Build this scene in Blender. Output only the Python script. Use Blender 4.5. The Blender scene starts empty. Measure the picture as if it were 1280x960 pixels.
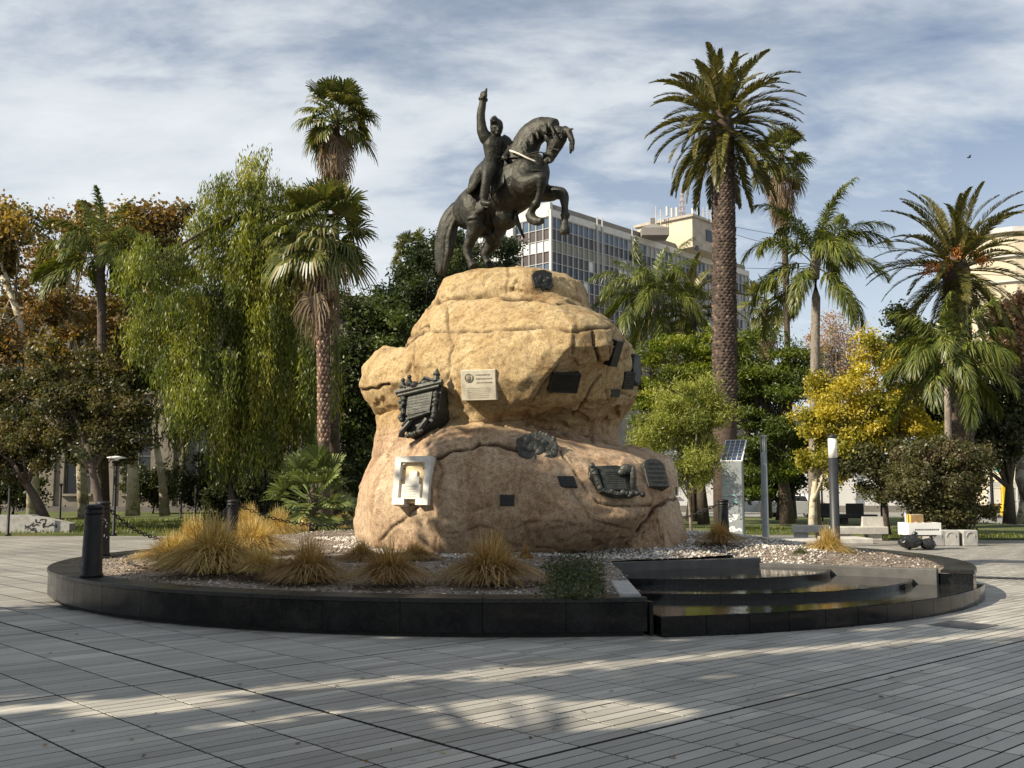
import bpy, bmesh, math, random
import numpy as np
from mathutils import Vector, Matrix, noise
from mathutils.bvhtree import BVHTree

# ---------------------------------------------------------------- camera, sky, sun, exposure
SC = bpy.context.scene
COL = SC.collection
F, EYE = 1310.0, 1.6
PIT = math.atan(135.0 / F)
cam_d = bpy.data.cameras.new('camera'); cam = bpy.data.objects.new('camera', cam_d); COL.objects.link(cam)
cam.location = (0, 0, EYE); cam.rotation_euler = (math.pi/2 + PIT, 0, 0)
cam_d.sensor_width = 36.0; cam_d.lens = F/1280*36; cam_d.clip_start = 0.1; cam_d.clip_end = 3000
SC.camera = cam

SUN_AZ = math.radians(24)            # light travels along (cos, sin) of this on the ground
SUN_EL = math.radians(35)
to_sun = Vector((-math.cos(SUN_AZ)*math.cos(SUN_EL), -math.sin(SUN_AZ)*math.cos(SUN_EL), math.sin(SUN_EL)))
sun_d = bpy.data.lights.new('sun', 'SUN'); sun_d.energy = 5.0; sun_d.angle = math.radians(0.53); sun_d.color = (1.0, 0.89, 0.71)
sun = bpy.data.objects.new('sun', sun_d); COL.objects.link(sun)
sun.rotation_euler = to_sun.to_track_quat('Z', 'Y').to_euler(); sun.location = (-30, -15, 40)

W = bpy.data.worlds.new('World'); SC.world = W; W.use_nodes = True
nt = W.node_tree; nt.nodes.clear()
def nd(t, typ, **kw):
    n = t.nodes.new(typ)
    for k, v in kw.items():
        if k.startswith('i_'):
            key = k[2:]
            n.inputs[int(key) if key.isdigit() else key.replace('_', ' ')].default_value = v
        else: setattr(n, k, v)
    return n
def lk(t, a, b): t.links.new(a, b)
def ramp(t, stops, fac=None):
    r = t.nodes.new('ShaderNodeValToRGB')
    e = r.color_ramp.elements
    while len(e) < len(stops): e.new(0.5)
    for i, (p, c) in enumerate(stops):
        e[i].position = p; e[i].color = (*c, 1) if len(c) == 3 else c
    if fac is not None: lk(t, fac, r.inputs[0])
    return r
sky = nd(nt, 'ShaderNodeTexSky', sky_type='NISHITA', sun_disc=False)
sky.sun_elevation = SUN_EL
sky.sun_rotation = math.atan2(to_sun.x, to_sun.y)
sky.altitude = 750; sky.air_density = 1.0; sky.dust_density = 0.4; sky.ozone_density = 2.0
tc = nd(nt, 'ShaderNodeTexCoord')
sep = nd(nt, 'ShaderNodeSeparateXYZ'); lk(nt, tc.outputs['Generated'], sep.inputs[0])
zc = nd(nt, 'ShaderNodeMath', operation='ADD', i_1=0.30); lk(nt, sep.outputs[2], zc.inputs[0])
zm = nd(nt, 'ShaderNodeMath', operation='MAXIMUM', i_1=0.05); lk(nt, zc.outputs[0], zm.inputs[0])
dx = nd(nt, 'ShaderNodeMath', operation='DIVIDE'); lk(nt, sep.outputs[0], dx.inputs[0]); lk(nt, zm.outputs[0], dx.inputs[1])
dy = nd(nt, 'ShaderNodeMath', operation='DIVIDE'); lk(nt, sep.outputs[1], dy.inputs[0]); lk(nt, zm.outputs[0], dy.inputs[1])
cmb = nd(nt, 'ShaderNodeCombineXYZ'); lk(nt, dx.outputs[0], cmb.inputs[0]); lk(nt, dy.outputs[0], cmb.inputs[1])
mp1 = nd(nt, 'ShaderNodeMapping'); mp1.inputs['Rotation'].default_value = (0, 0, math.radians(32)); mp1.inputs['Scale'].default_value = (0.8, 1.3, 1); mp1.inputs['Location'].default_value = (4.6, 2.2, 0)
lk(nt, cmb.outputs[0], mp1.inputs[0])
n1 = nd(nt, 'ShaderNodeTexNoise', i_Scale=1.1, i_Detail=9.0, i_Roughness=0.55, i_Distortion=0.15); lk(nt, mp1.outputs[0], n1.inputs[0])
mp2 = nd(nt, 'ShaderNodeMapping'); mp2.inputs['Rotation'].default_value = (0, 0, math.radians(58)); mp2.inputs['Scale'].default_value = (2.2, 4.4, 1)
lk(nt, cmb.outputs[0], mp2.inputs[0])
n2 = nd(nt, 'ShaderNodeTexNoise', i_Scale=1.8, i_Detail=10.0, i_Roughness=0.6, i_Distortion=0.25); lk(nt, mp2.outputs[0], n2.inputs[0])
cm = nd(nt, 'ShaderNodeMath', operation='MULTIPLY_ADD', i_1=0.34); lk(nt, n2.outputs[0], cm.inputs[0]); lk(nt, n1.outputs[0], cm.inputs[2])
CLOUD = ramp(nt, [(0.54, (0.05,)*3), (0.64, (0.34,)*3), (0.73, (0.78,)*3), (0.85, (0.98,)*3)], cm.outputs[0])
hz = nd(nt, 'ShaderNodeMapRange'); hz.inputs[1].default_value = 0.42; hz.inputs[2].default_value = 0.03; hz.inputs[3].default_value = 0.0; hz.inputs[4].default_value = 0.82
lk(nt, sep.outputs[2], hz.inputs[0])
cadd = nd(nt, 'ShaderNodeMath', operation='MAXIMUM'); lk(nt, CLOUD.outputs[0], cadd.inputs[0]); lk(nt, hz.outputs[0], cadd.inputs[1])
SKY_K = 0.064
skm = nd(nt, 'ShaderNodeMix', data_type='RGBA', blend_type='MULTIPLY'); skm.inputs[0].default_value = 1.0
skm.inputs[7].default_value = (1.0, 1.0, 1.0, 1)
lk(nt, sky.outputs[0], skm.inputs[6])
mix = nd(nt, 'ShaderNodeMix', data_type='RGBA'); mix.inputs[7].default_value = (8.0, 8.4, 8.65, 1)
lk(nt, cadd.outputs[0], mix.inputs[0]); lk(nt, skm.outputs[2], mix.inputs[6])
bg = nd(nt, 'ShaderNodeBackground'); bg.inputs[1].default_value = SKY_K; lk(nt, mix.outputs[2], bg.inputs[0])
wo = nd(nt, 'ShaderNodeOutputWorld'); lk(nt, bg.outputs[0], wo.inputs[0])
SC.view_settings.view_transform = 'Standard'; SC.view_settings.look = 'None'
SC.view_settings.exposure = 0.74; SC.view_settings.gamma = 1.0; SC.view_settings.use_curve_mapping = False
SC.render.engine = 'CYCLES'
SC.cycles.use_denoising = True
SC.cycles.max_bounces = 8; SC.cycles.diffuse_bounces = 3; SC.cycles.glossy_bounces = 3; SC.cycles.transmission_bounces = 4
SC.cycles.transparent_max_bounces = 4; SC.cycles.caustics_reflective = False; SC.cycles.caustics_refractive = False
SC.cycles.sample_clamp_indirect = 6.0

# ---------------------------------------------------------------- pixel geometry
cp, sp = math.cos(PIT), math.sin(PIT)
def P(px, py, Y):
    a = (px-640)/F; b = (480-py)/F
    y = cp - b*sp
    return Vector((a/y*Y, Y, EYE + (sp + b*cp)/y*Y))
def G(px, py, z=0.0):
    a = (px-640)/F; b = (480-py)/F
    y = cp - b*sp; Y = (z-EYE)/((sp + b*cp)/y)
    return Vector((a/y*Y, Y, z))
def proj(V):
    V = np.asarray(V, float)
    x, y, z = V[..., 0], V[..., 1], V[..., 2]-EYE
    d = y*cp + z*sp; u = z*cp - y*sp
    return 640 + F*x/d, 480 - F*u/d
def pxm(Y): return F/Y          # pixels per metre at distance Y

# ---------------------------------------------------------------- materials
MATS = {}
def newmat(name):
    m = bpy.data.materials.new(name); m.use_nodes = True
    t = m.node_tree; b = t.nodes['Principled BSDF']; MATS[name] = m
    return m, t, b
def c4(c): return (c[0], c[1], c[2], 1.0)
def simple(name, col, rough=0.7, metal=0.0, var=0.15, scale=6.0, bump=0.0, bscale=60.0, spec=0.5, coat=0.0):
    m, t, b = newmat(name)
    co = nd(t, 'ShaderNodeTexCoord')
    n = nd(t, 'ShaderNodeTexNoise', i_Scale=scale, i_Detail=6.0, i_Roughness=0.6); lk(t, co.outputs['Object'], n.inputs[0])
    lo = tuple(max(0, x*(1-var*1.6)) for x in col); hi = tuple(min(1, x*(1+var*1.6)) for x in col)
    r = ramp(t, [(0.25, lo), (0.75, hi)], n.outputs[0]); lk(t, r.outputs[0], b.inputs['Base Color'])
    b.inputs['Roughness'].default_value = rough; b.inputs['Metallic'].default_value = metal
    b.inputs['Specular IOR Level'].default_value = spec; b.inputs['Coat Weight'].default_value = coat
    if bump:
        n2 = nd(t, 'ShaderNodeTexNoise', i_Scale=bscale, i_Detail=4.0); lk(t, co.outputs['Object'], n2.inputs[0])
        bp = nd(t, 'ShaderNodeBump', i_Strength=bump, i_Distance=0.02); lk(t, n2.outputs[0], bp.inputs['Height']); lk(t, bp.outputs[0], b.inputs['Normal'])
    return m
def leafmat(name, trans=0.35, gloss=0.06, rough=0.45):
    """leaf: colour from the per-face 'col' attribute, part diffuse, part translucent"""
    m, t, b = newmat(name); t.nodes.remove(b)
    a = nd(t, 'ShaderNodeAttribute', attribute_name='col')
    d = nd(t, 'ShaderNodeBsdfDiffuse'); tr = nd(t, 'ShaderNodeBsdfTranslucent'); g = nd(t, 'ShaderNodeBsdfGlossy', i_Roughness=rough)
    hs = nd(t, 'ShaderNodeHueSaturation', i_Saturation=1.15, i_Value=1.25); lk(t, a.outputs[0], hs.inputs['Color'])
    lk(t, a.outputs[0], d.inputs[0]); lk(t, hs.outputs[0], tr.inputs[0])
    g.inputs[0].default_value = (0.9, 0.9, 0.9, 1)
    m1 = nd(t, 'ShaderNodeMixShader'); m1.inputs[0].default_value = trans; lk(t, d.outputs[0], m1.inputs[1]); lk(t, tr.outputs[0], m1.inputs[2])
    m2 = nd(t, 'ShaderNodeMixShader'); m2.inputs[0].default_value = gloss; lk(t, m1.outputs[0], m2.inputs[1]); lk(t, g.outputs[0], m2.inputs[2])
    lk(t, m2.outputs[0], t.nodes['Material Output'].inputs[0])
    return m

# ---------------------------------------------------------------- mesh helpers
class MB:
    """collects shapes; build() links them as one mesh object"""
    def __init__(s): s.v = []; s.f = []; s.c = []
    def add(s, v, f, c=None):
        o = len(s.v); s.v.extend([tuple(p) for p in v]); s.f.extend([tuple(i+o for i in q) for q in f])
        s.c.extend([c if c else (1, 1, 1)]*len(f)); return s
    def box(s, a, b, M=None, c=None):
        (x0, y0, z0), (x1, y1, z1) = a, b
        v = [Vector(p) for p in ((x0,y0,z0),(x1,y0,z0),(x1,y1,z0),(x0,y1,z0),(x0,y0,z1),(x1,y0,z1),(x1,y1,z1),(x0,y1,z1))]
        if M is not None: v = [M @ p for p in v]
        return s.add(v, [(0,3,2,1),(4,5,6,7),(0,1,5,4),(1,2,6,5),(2,3,7,6),(3,0,4,7)], c)
    def bbox(s, a, b, r, M=None, c=None):
        """box with chamfered vertical and top edges"""
        (x0, y0, z0), (x1, y1, z1) = a, b
        def ring(i, z): return [(x0+i+r,y0+i,z),(x1-i-r,y0+i,z),(x1-i,y0+i+r,z),(x1-i,y1-i-r,z),(x1-i-r,y1-i,z),(x0+i+r,y1-i,z),(x0+i,y1-i-r,z),(x0+i,y0+i+r,z)]
        return s.loft([ring(0, z0), ring(0, z1-r), ring(r, z1)], M=M, c=c)
    def loft(s, rings, cap=True, M=None, c=None):
        n = len(rings[0]); v = [Vector(p) for R in rings for p in R]
        if M is not None: v = [M @ p for p in v]
        f = [(k*n+i, k*n+(i+1) % n, (k+1)*n+(i+1) % n, (k+1)*n+i) for k in range(len(rings)-1) for i in range(n)]
        if cap: f += [tuple(reversed(range(n))), tuple(range((len(rings)-1)*n, len(rings)*n))]
        return s.add(v, f, c)
    def lathe(s, prof, n=16, M=None, c=None):
        return s.loft([[(r*math.cos(2*math.pi*i/n), r*math.sin(2*math.pi*i/n), z) for i in range(n)] for r, z in prof], M=M, c=c)
    def tube(s, pts, rad, n=8, up=(0, 0, 1), c=None, cap=True, twist=0.0):
        """rad: per point r or (across, along_up)"""
        pts = [Vector(p) for p in pts]; rings = []; up = Vector(up)
        for i, p in enumerate(pts):
            d = (pts[min(i+1, len(pts)-1)] - pts[max(i-1, 0)]).normalized()
            a = d.cross(up)
            if a.length < 1e-3: a = d.cross(Vector((0.3, 1, 0.1)))
            a.normalize(); b = a.cross(d).normalized()
            r = rad[i] if isinstance(rad, list) else rad
            ra, rb = (r if hasattr(r, '__len__') else (r, r))
            rings.append([p + a*ra*math.cos(2*math.pi*k/n) + b*rb*math.sin(2*math.pi*k/n) for k in range(n)])
        return s.loft(rings, cap, c=c)
    def build(s, name, mat=None, parent=None, smooth=False, loc=None):
        return mk(name, s.v, s.f, mat, parent, s.c if any(x != (1, 1, 1) for x in s.c) else None, smooth, loc)
def mesh_data(name, v, f, mat=None, colors=None, smooth=False):
    me = bpy.data.meshes.new(name)
    if isinstance(f, np.ndarray):
        v = np.asarray(v, np.float32); nf, k = f.shape
        me.vertices.add(len(v)); me.vertices.foreach_set('co', v.ravel())
        me.loops.add(nf*k); me.loops.foreach_set('vertex_index', f.astype(np.int32).ravel())
        me.polygons.add(nf); me.polygons.foreach_set('loop_start', np.arange(0, nf*k, k, dtype=np.int32))
        me.update(calc_edges=True)
    else:
        me.from_pydata([tuple(p) for p in v], [], f); me.update()
    if colors is not None:
        a = me.attributes.new('col', 'FLOAT_COLOR', 'FACE')
        cc = np.ones((len(me.polygons), 4), np.float32); cc[:, :3] = np.asarray(colors, np.float32)[:, :3]
        a.data.foreach_set('color', cc.ravel())
    if smooth: me.polygons.foreach_set('use_smooth', [True]*len(me.polygons))
    if mat: me.materials.append(mat if not isinstance(mat, str) else MATS[mat])
    return me
def put(name, me, parent=None, M=None):
    o = bpy.data.objects.new(name, me); COL.objects.link(o)
    if parent is not None:
        o.parent = parent
        if M is None: o.matrix_parent_inverse = parent.matrix_basis.inverted()
    if M is not None: o.matrix_basis = M
    return o
def mk(name, v, f, mat=None, parent=None, colors=None, smooth=False, loc=None):
    me = mesh_data(name, v, f, mat, colors, smooth)
    o = put(name, me, parent)
    if loc is not None: o.location = loc
    return o
def tag(o, label=None, cat=None, group=None, kind=None):
    if label: o['label'] = label
    if cat: o['category'] = cat
    if group: o['group'] = group
    if kind: o['kind'] = kind
    return o
def thing(name, label, cat, loc=(0, 0, 0), group=None):
    o = bpy.data.objects.new(name, None); COL.objects.link(o); o.location = loc; o.empty_display_size = 0.2
    return tag(o, label, cat, group)
def R_(seed): return np.random.default_rng(seed)
def fuse(mb, name, mat, voxel, parent=None, smooth=4, disp=None):
    """several closed shapes become ONE continuous surface"""
    o = mk(name, mb.v, mb.f, mat, parent)
    r = o.modifiers.new('r', 'REMESH'); r.mode = 'VOXEL'; r.voxel_size = voxel; r.use_smooth_shade = True
    if smooth:
        sm = o.modifiers.new('s', 'SMOOTH'); sm.iterations = smooth; sm.factor = 0.5
    dg = bpy.context.evaluated_depsgraph_get(); dg.update()
    me = bpy.data.meshes.new_from_object(o.evaluated_get(dg))
    o.modifiers.clear(); old = o.data; o.data = me; me.name = name; bpy.data.meshes.remove(old)
    if not me.materials and mat: me.materials.append(MATS[mat] if isinstance(mat, str) else mat)
    me.polygons.foreach_set('use_smooth', [True]*len(me.polygons))
    if disp is not None:
        n = len(me.vertices); co = np.zeros(n*3, np.float32); no = np.zeros(n*3, np.float32)
        me.vertices.foreach_get('co', co); me.vertex_normals.foreach_get('vector', no)
        co = disp(co.reshape(-1, 3).astype(float), no.reshape(-1, 3).astype(float))
        me.vertices.foreach_set('co', co.astype(np.float32).ravel()); me.update()
    return o
_tab = R_(7).random((64, 64, 64)).astype(np.float32)
def vnoise(p, s):
    """value noise -1..1, vectorised"""
    q = np.asarray(p)*s + 100.0; i = np.floor(q).astype(int); f = q-i; f = f*f*(3-2*f); i &= 63; j = (i+1) & 63
    x0, y0, z0 = i.T; x1, y1, z1 = j.T; fx, fy, fz = f.T
    L = lambda a, b, t: a+(b-a)*t
    v = L(L(L(_tab[x0,y0,z0], _tab[x1,y0,z0], fx), L(_tab[x0,y1,z0], _tab[x1,y1,z0], fx), fy),
          L(L(_tab[x0,y0,z1], _tab[x1,y0,z1], fx), L(_tab[x0,y1,z1], _tab[x1,y1,z1], fx), fy), fz)
    return v*2-1
def fbm(p, s, o=4):
    r = 0; a = 1.0
    for k in range(o): r = r + a*vnoise(np.asarray(p)+k*17.3, s); a *= 0.5; s *= 2.07
    return r
# ================================================================ plaza floor
UA = math.radians(43.0)
ud, vd = Vector((math.cos(UA), math.sin(UA), 0)), Vector((-math.sin(UA), math.cos(UA), 0))
PL, PW, PO = 0.60, 0.133, Vector((0.0, 6.40, 0))
def paving_nodes(m, t, b, fac):
    """granite plank colour from a random number per plank"""
    co = nd(t, 'ShaderNodeTexCoord'); geo = nd(t, 'ShaderNodeNewGeometry')
    n = nd(t, 'ShaderNodeTexNoise', i_Scale=0.35, i_Detail=5.0); lk(t, geo.outputs['Position'], n.inputs[0])
    n2 = nd(t, 'ShaderNodeTexNoise', i_Scale=140.0, i_Detail=3.0); lk(t, geo.outputs['Position'], n2.inputs[0])
    r = ramp(t, [(0.0, (0.27, 0.255, 0.222)), (0.3, (0.335, 0.318, 0.282)), (0.75, (0.375, 0.356, 0.316)), (1.0, (0.46, 0.434, 0.38))], fac)
    st = ramp(t, [(0.3, (0.66,)*3), (0.7, (1.14,)*3)], n.outputs[0]); gr = ramp(t, [(0.3, (0.78,)*3), (0.75, (1.2,)*3)], n2.outputs[0])
    m1 = nd(t, 'ShaderNodeMix', data_type='RGBA', blend_type='MULTIPLY'); m1.inputs[0].default_value = 1; lk(t, r.outputs[0], m1.inputs[6]); lk(t, st.outputs[0], m1.inputs[7])
    m2 = nd(t, 'ShaderNodeMix', data_type='RGBA', blend_type='MULTIPLY'); m2.inputs[0].default_value = 1; lk(t, m1.outputs[2], m2.inputs[6]); lk(t, gr.outputs[0], m2.inputs[7])
    # blotches: dropped gum, drips and scuffs
    v = nd(t, 'ShaderNodeTexVoronoi', i_Scale=2.3, i_Randomness=1.0); lk(t, geo.outputs['Position'], v.inputs[0])
    vr = ramp(t, [(0.035, (0.55,)*3), (0.06, (1.0,)*3)], v.outputs['Distance'])
    m3 = nd(t, 'ShaderNodeMix', data_type='RGBA', blend_type='MULTIPLY'); m3.inputs[0].default_value = 0.8; lk(t, m2.outputs[2], m3.inputs[6]); lk(t, vr.outputs[0], m3.inputs[7])
    b.inputs['Roughness'].default_value = 0.62
    bp = nd(t, 'ShaderNodeBump', i_Strength=0.25, i_Distance=0.01); lk(t, n2.outputs[0], bp.inputs['Height']); lk(t, bp.outputs[0], b.inputs['Normal'])
    return m3
m, t, b = newmat('paving_piece')
oi = nd(t, 'ShaderNodeObjectInfo'); x = paving_nodes(m, t, b, oi.outputs['Random']); lk(t, x.outputs[2], b.inputs['Base Color'])
m, t, b = newmat('paving_bulk')
at_ = nd(t, 'ShaderNodeAttribute', attribute_name='col'); x = paving_nodes(m, t, b, at_.outputs['Fac']); lk(t, x.outputs[2], b.inputs['Base Color'])
# sheet under and beyond the planks: same grid in a brick texture
m, t, b = newmat('plaza_sheet')
geo = nd(t, 'ShaderNodeNewGeometry')
mp = nd(t, 'ShaderNodeMapping', vector_type='TEXTURE'); mp.inputs['Location'].default_value = PO; mp.inputs['Rotation'].default_value = (0, 0, UA)
lk(t, geo.outputs['Position'], mp.inputs[0])
br = nd(t, 'ShaderNodeTexBrick', offset=0.0, offset_frequency=2, i_Scale=1.0); br.inputs['Mortar Size'].default_value = 0.017; br.inputs['Brick Width'].default_value = PL; br.inputs['Row Height'].default_value = PW
br.inputs['Color1'].default_value = (0, 0, 0, 1); br.inputs['Color2'].default_value = (1, 1, 1, 1); br.inputs['Mortar'].default_value = (0.5, 0.5, 0.5, 1)
lk(t, mp.outputs[0], br.inputs[0])
x = paving_nodes(m, t, b, br.outputs[0])
mm = nd(t, 'ShaderNodeMix', data_type='RGBA'); lk(t, br.outputs['Fac'], mm.inputs[0]); lk(t, x.outputs[2], mm.inputs[6]); mm.inputs[7].default_value = (0.022, 0.021, 0.019, 1)
lk(t, mm.outputs[2], b.inputs['Base Color'])
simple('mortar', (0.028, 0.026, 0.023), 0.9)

S = 600
plaza = mk('plaza_ground', [(-S, -S, -0.012), (S, -S, -0.012), (S, S*2, -0.012), (-S, S*2, -0.012)], [(0, 1, 2, 3)], 'plaza_sheet')
tag(plaza, kind='structure')
CEN, RK = Vector((0.0, 19.6, 0)), 7.85           # planter circle
rr = R_(3)
def seam_shift(i, j):
    """planks beside the wide expansion joints are cut back a little"""
    return (0.012 if i % 22 == 0 else 0.0, 0.012 if i % 22 == 21 else 0.0, 0.012 if j % 30 == 0 else 0.0, 0.012 if j % 30 == 29 else 0.0)
planks = []
for i in range(-30, 60):
    for j in range(-75, 75):
        c = PO + ud*((i+.5)*PL) + vd*((j+.5)*PW)
        if c.y < 5.2 or c.y > 19 or abs(c.x) > c.y*0.52+0.7: continue
        if (c-CEN).length < RK-0.35: continue
        planks.append((c.y*1.0, i, j, c))
planks.sort(key=lambda q: q[0])
def plank_shape(i, j, dz):
    a, b_, c_, d = seam_shift(i, j); g = 0.0078; r = 0.003
    x0, x1, y0, y1 = -PL/2+g+a, PL/2-g-b_, -PW/2+g+c_, PW/2-g-d
    v = [(x0,y0,-.012),(x1,y0,-.012),(x1,y1,-.012),(x0,y1,-.012),(x0,y0,dz-r),(x1,y0,dz-r),(x1,y1,dz-r),(x0,y1,dz-r),(x0+r,y0+r,dz),(x1-r,y0+r,dz),(x1-r,y1-r,dz),(x0+r,y1-r,dz)]
    f = [(0,1,5,4),(1,2,6,5),(2,3,7,6),(3,0,4,7),(4,5,9,8),(5,6,10,9),(6,7,11,10),(7,4,8,11),(8,9,10,11)]
    return v, f
pm_cache = {}
bulk = MB()
npiece = 0
for k, (_, i, j, c) in enumerate(planks):
    inview = c.y > 6.2 and abs(c.x) < c.y*0.49
    dz = float(rr.normal(0, 0.0007)) + 0.002
    if inview and npiece < 300:
        key = seam_shift(i, j)
        if key not in pm_cache:
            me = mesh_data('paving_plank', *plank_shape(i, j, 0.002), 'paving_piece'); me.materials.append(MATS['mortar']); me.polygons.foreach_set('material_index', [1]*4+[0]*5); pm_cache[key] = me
        put('paving_plank', pm_cache[key], plaza, Matrix.Translation(c + Vector((0, 0, dz-0.002+0.012-0.012))) @ Matrix.Rotation(UA + float(rr.normal(0, .0012)), 4, 'Z'))
        npiece += 1
    else:
        v, f = plank_shape(i, j, dz); g = float(rr.random())
        bulk.add([c + ud*q[0] + vd*q[1] + Vector((0, 0, q[2])) for q in v], f, (g, g, g))
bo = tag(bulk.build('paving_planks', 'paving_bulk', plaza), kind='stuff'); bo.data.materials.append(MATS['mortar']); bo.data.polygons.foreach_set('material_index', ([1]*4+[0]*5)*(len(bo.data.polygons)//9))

# ================================================================ planter kerb, bed
def polished(name, col, rough, sc=30.0):
    m, t, b = newmat(name)
    co = nd(t, 'ShaderNodeTexCoord'); geo = nd(t, 'ShaderNodeNewGeometry')
    n = nd(t, 'ShaderNodeTexNoise', i_Scale=sc, i_Detail=5.0); lk(t, geo.outputs['Position'], n.inputs[0])
    n2 = nd(t, 'ShaderNodeTexNoise', i_Scale=1.6, i_Detail=7.0, i_Roughness=0.7); lk(t, geo.outputs['Position'], n2.inputs[0])
    r = ramp(t, [(0.35, tuple(q*0.6 for q in col)), (0.7, tuple(q*1.7 for q in col))], n.outputs[0])
    d = ramp(t, [(0.48, (0, 0, 0)), (0.8, (0.3,)*3)], n2.outputs[0])
    mx = nd(t, 'ShaderNodeMix', data_type='RGBA'); lk(t, d.outputs[0], mx.inputs[0]); lk(t, r.outputs[0], mx.inputs[6]); mx.inputs[7].default_value = (0.04, 0.038, 0.035, 1)
    lk(t, mx.outputs[2], b.inputs['Base Color'])
    b.inputs['Specular IOR Level'].default_value = 0.28
    rg = ramp(t, [(0.4, (rough,)*3), (0.75, (min(1, rough+0.3),)*3)], n2.outputs[0]); lk(t, rg.outputs[0], b.inputs['Roughness'])
    return m
polished('black_granite', (0.006, 0.006, 0.0063), 0.09)
polished('kerb_top_granite', (0.018, 0.0175, 0.017), 0.22)
simple('grey_concrete', (0.33, 0.32, 0.30), 0.8, var=0.2, scale=5, bump=0.2)
simple('dark_concrete', (0.075, 0.073, 0.07), 0.7, var=0.25, scale=4, bump=0.2)
simple('pale_concrete', (0.47, 0.45, 0.41), 0.85, var=0.16, scale=4, bump=0.25)
simple('shadow_gap', (0.02, 0.019, 0.018), 0.9)

def ang(v): return math.atan2(v[1]-CEN.y, v[0]-CEN.x)
A_FRONT = math.radians(-78.9)       # kerb end in front, beside the basin
A_RIGHT = math.radians(-29.0)       # kerb end at the right
KH, KW = 0.43, 0.46
kerb = thing('planter_kerb', 'low round black polished granite kerb ringing the rock and dry planting bed', 'kerb', CEN)
def arc_block(mb, r0, r1, z0, z1, a0, a1, n=4, bev=0.006, lean=0.0, c=None, o=None):
    o = o or CEN
    rings = []
    for k in range(n+1):
        a = a0+(a1-a0)*k/n; ca, sa = math.cos(a), math.sin(a)
        q = lambda r, z: (o.x+r*ca, o.y+r*sa, z)
        rings.append([q(r0, z0), q(r1-lean, z0), q(r1, z1-bev), q(r1-bev, z1), q(r0+bev, z1), q(r0, z1-bev)])
    return mb.loft(rings, c=c)
core = MB(); na = 60; span = 2*math.pi-(A_RIGHT-A_FRONT)
arc_block(core, RK-KW+0.03, RK-0.06, 0.0, KH-0.02, A_FRONT-0.004, A_FRONT-span+0.004, 90)
core.build('kerb_core', 'shadow_gap', kerb)
NS = 46
for k in range(NS):
    a0 = A_FRONT - span*k/NS; a1 = A_FRONT - span*(k+1)/NS; g = 0.0004
    jit = 0.003*math.sin(k*7.1)
    mb = MB(); arc_block(mb, RK-0.055, RK+jit*0.5, 0.055, KH-0.052, a0-g, a1+g, 3, 0.003); mb.build('face_slab', 'black_granite', kerb)
    mb = MB(); arc_block(mb, RK-KW, RK+0.015+jit*.5, KH-0.048, KH+jit*.3, a0-g, a1+g, 3, 0.005); mb.build('top_slab', 'kerb_top_granite', kerb)
# ends of the kerb
for a, s in ((A_FRONT, 1), (A_FRONT-span, -1)):
    mb = MB(); arc_block(mb, RK-KW, RK, 0.01, KH-0.052, a+0.0035*s, a+0.009*s, 1, 0.002); mb.build('end_slab', 'black_granite', kerb)

# basin with three black steps under a skin of water
basin = thing('fountain_basin', 'stepped black granite fountain basin with wet shallow steps set into the kerb', 'fountain', (3.2, 14.0, 0))
Aw, Bw, Cw = Vector((1.50, 16.1, 0)), Vector((4.02, 17.35, 0)), Vector((6.35, 15.85, 0))
Fw = CEN + Vector((math.cos(A_FRONT), math.sin(A_FRONT), 0))*(RK-0.1)
aF, aR = A_FRONT+0.014, A_RIGHT-0.010
C2 = Vector((2.5, 17.3, 0))
def step(nm, o, n, inner, R, z0, z1, a0, a1):
    par = None
    for k in range(n):
        b0 = a0+(a1-a0)*k/n; b1 = a0+(a1-a0)*(k+1)/n
        mb = MB(); arc_block(mb, inner, R, z0, z1-0.001*(k % 2), b0+0.0005, b1-0.0005, 4, 0.004, o=o)
        q = mb.build(nm if par is None else 'step_slab', 'black_granite', basin if par is None else par); par = par or q
step('lower_step', CEN, 13, 3.6, 7.98, 0.0, 0.225, aF, math.radians(-27.5))
step('middle_step', C2, 10, 2.2, 3.77, 0.2, 0.305, math.radians(-105.5), math.radians(-16.5))
step('upper_step', C2, 7, 0.25, 2.58, 0.28, 0.395, math.radians(-113.5), math.radians(-8))
# water skins
m, t, b = newmat('water'); b.inputs['Base Color'].default_value = (0.02, 0.02, 0.019, 1); b.inputs['Roughness'].default_value = 0.05; b.inputs['IOR'].default_value = 1.33
geo = nd(t, 'ShaderNodeNewGeometry'); n = nd(t, 'ShaderNodeTexNoise', i_Scale=9.0, i_Detail=3.0); lk(t, geo.outputs['Position'], n.inputs[0])
bp = nd(t, 'ShaderNodeBump', i_Strength=0.10, i_Distance=0.02); lk(t, n.outputs[0], bp.inputs['Height']); lk(t, bp.outputs[0], b.inputs['Normal'])
for o, R, Ri, z, a0, a1 in ((CEN, 7.95, 3.7, 0.228, aF+0.004, math.radians(-28)), (C2, 3.74, 2.3, 0.308, math.radians(-105), math.radians(-17)), (C2, 2.55, 0.3, 0.398, math.radians(-113), math.radians(-9))):
    mb = MB(); q = []
    for k in range(41):
        a = a0+(a1-a0)*k/40; q.append([(o.x+r*math.cos(a), o.y+r*math.sin(a), z) for r in (Ri, R)])
    for k in range(40): mb.add([q[k][0], q[k][1], q[k+1][1], q[k+1][0]], [(0, 1, 2, 3)])
    mb.build('water_film', 'water', basin)
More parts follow.
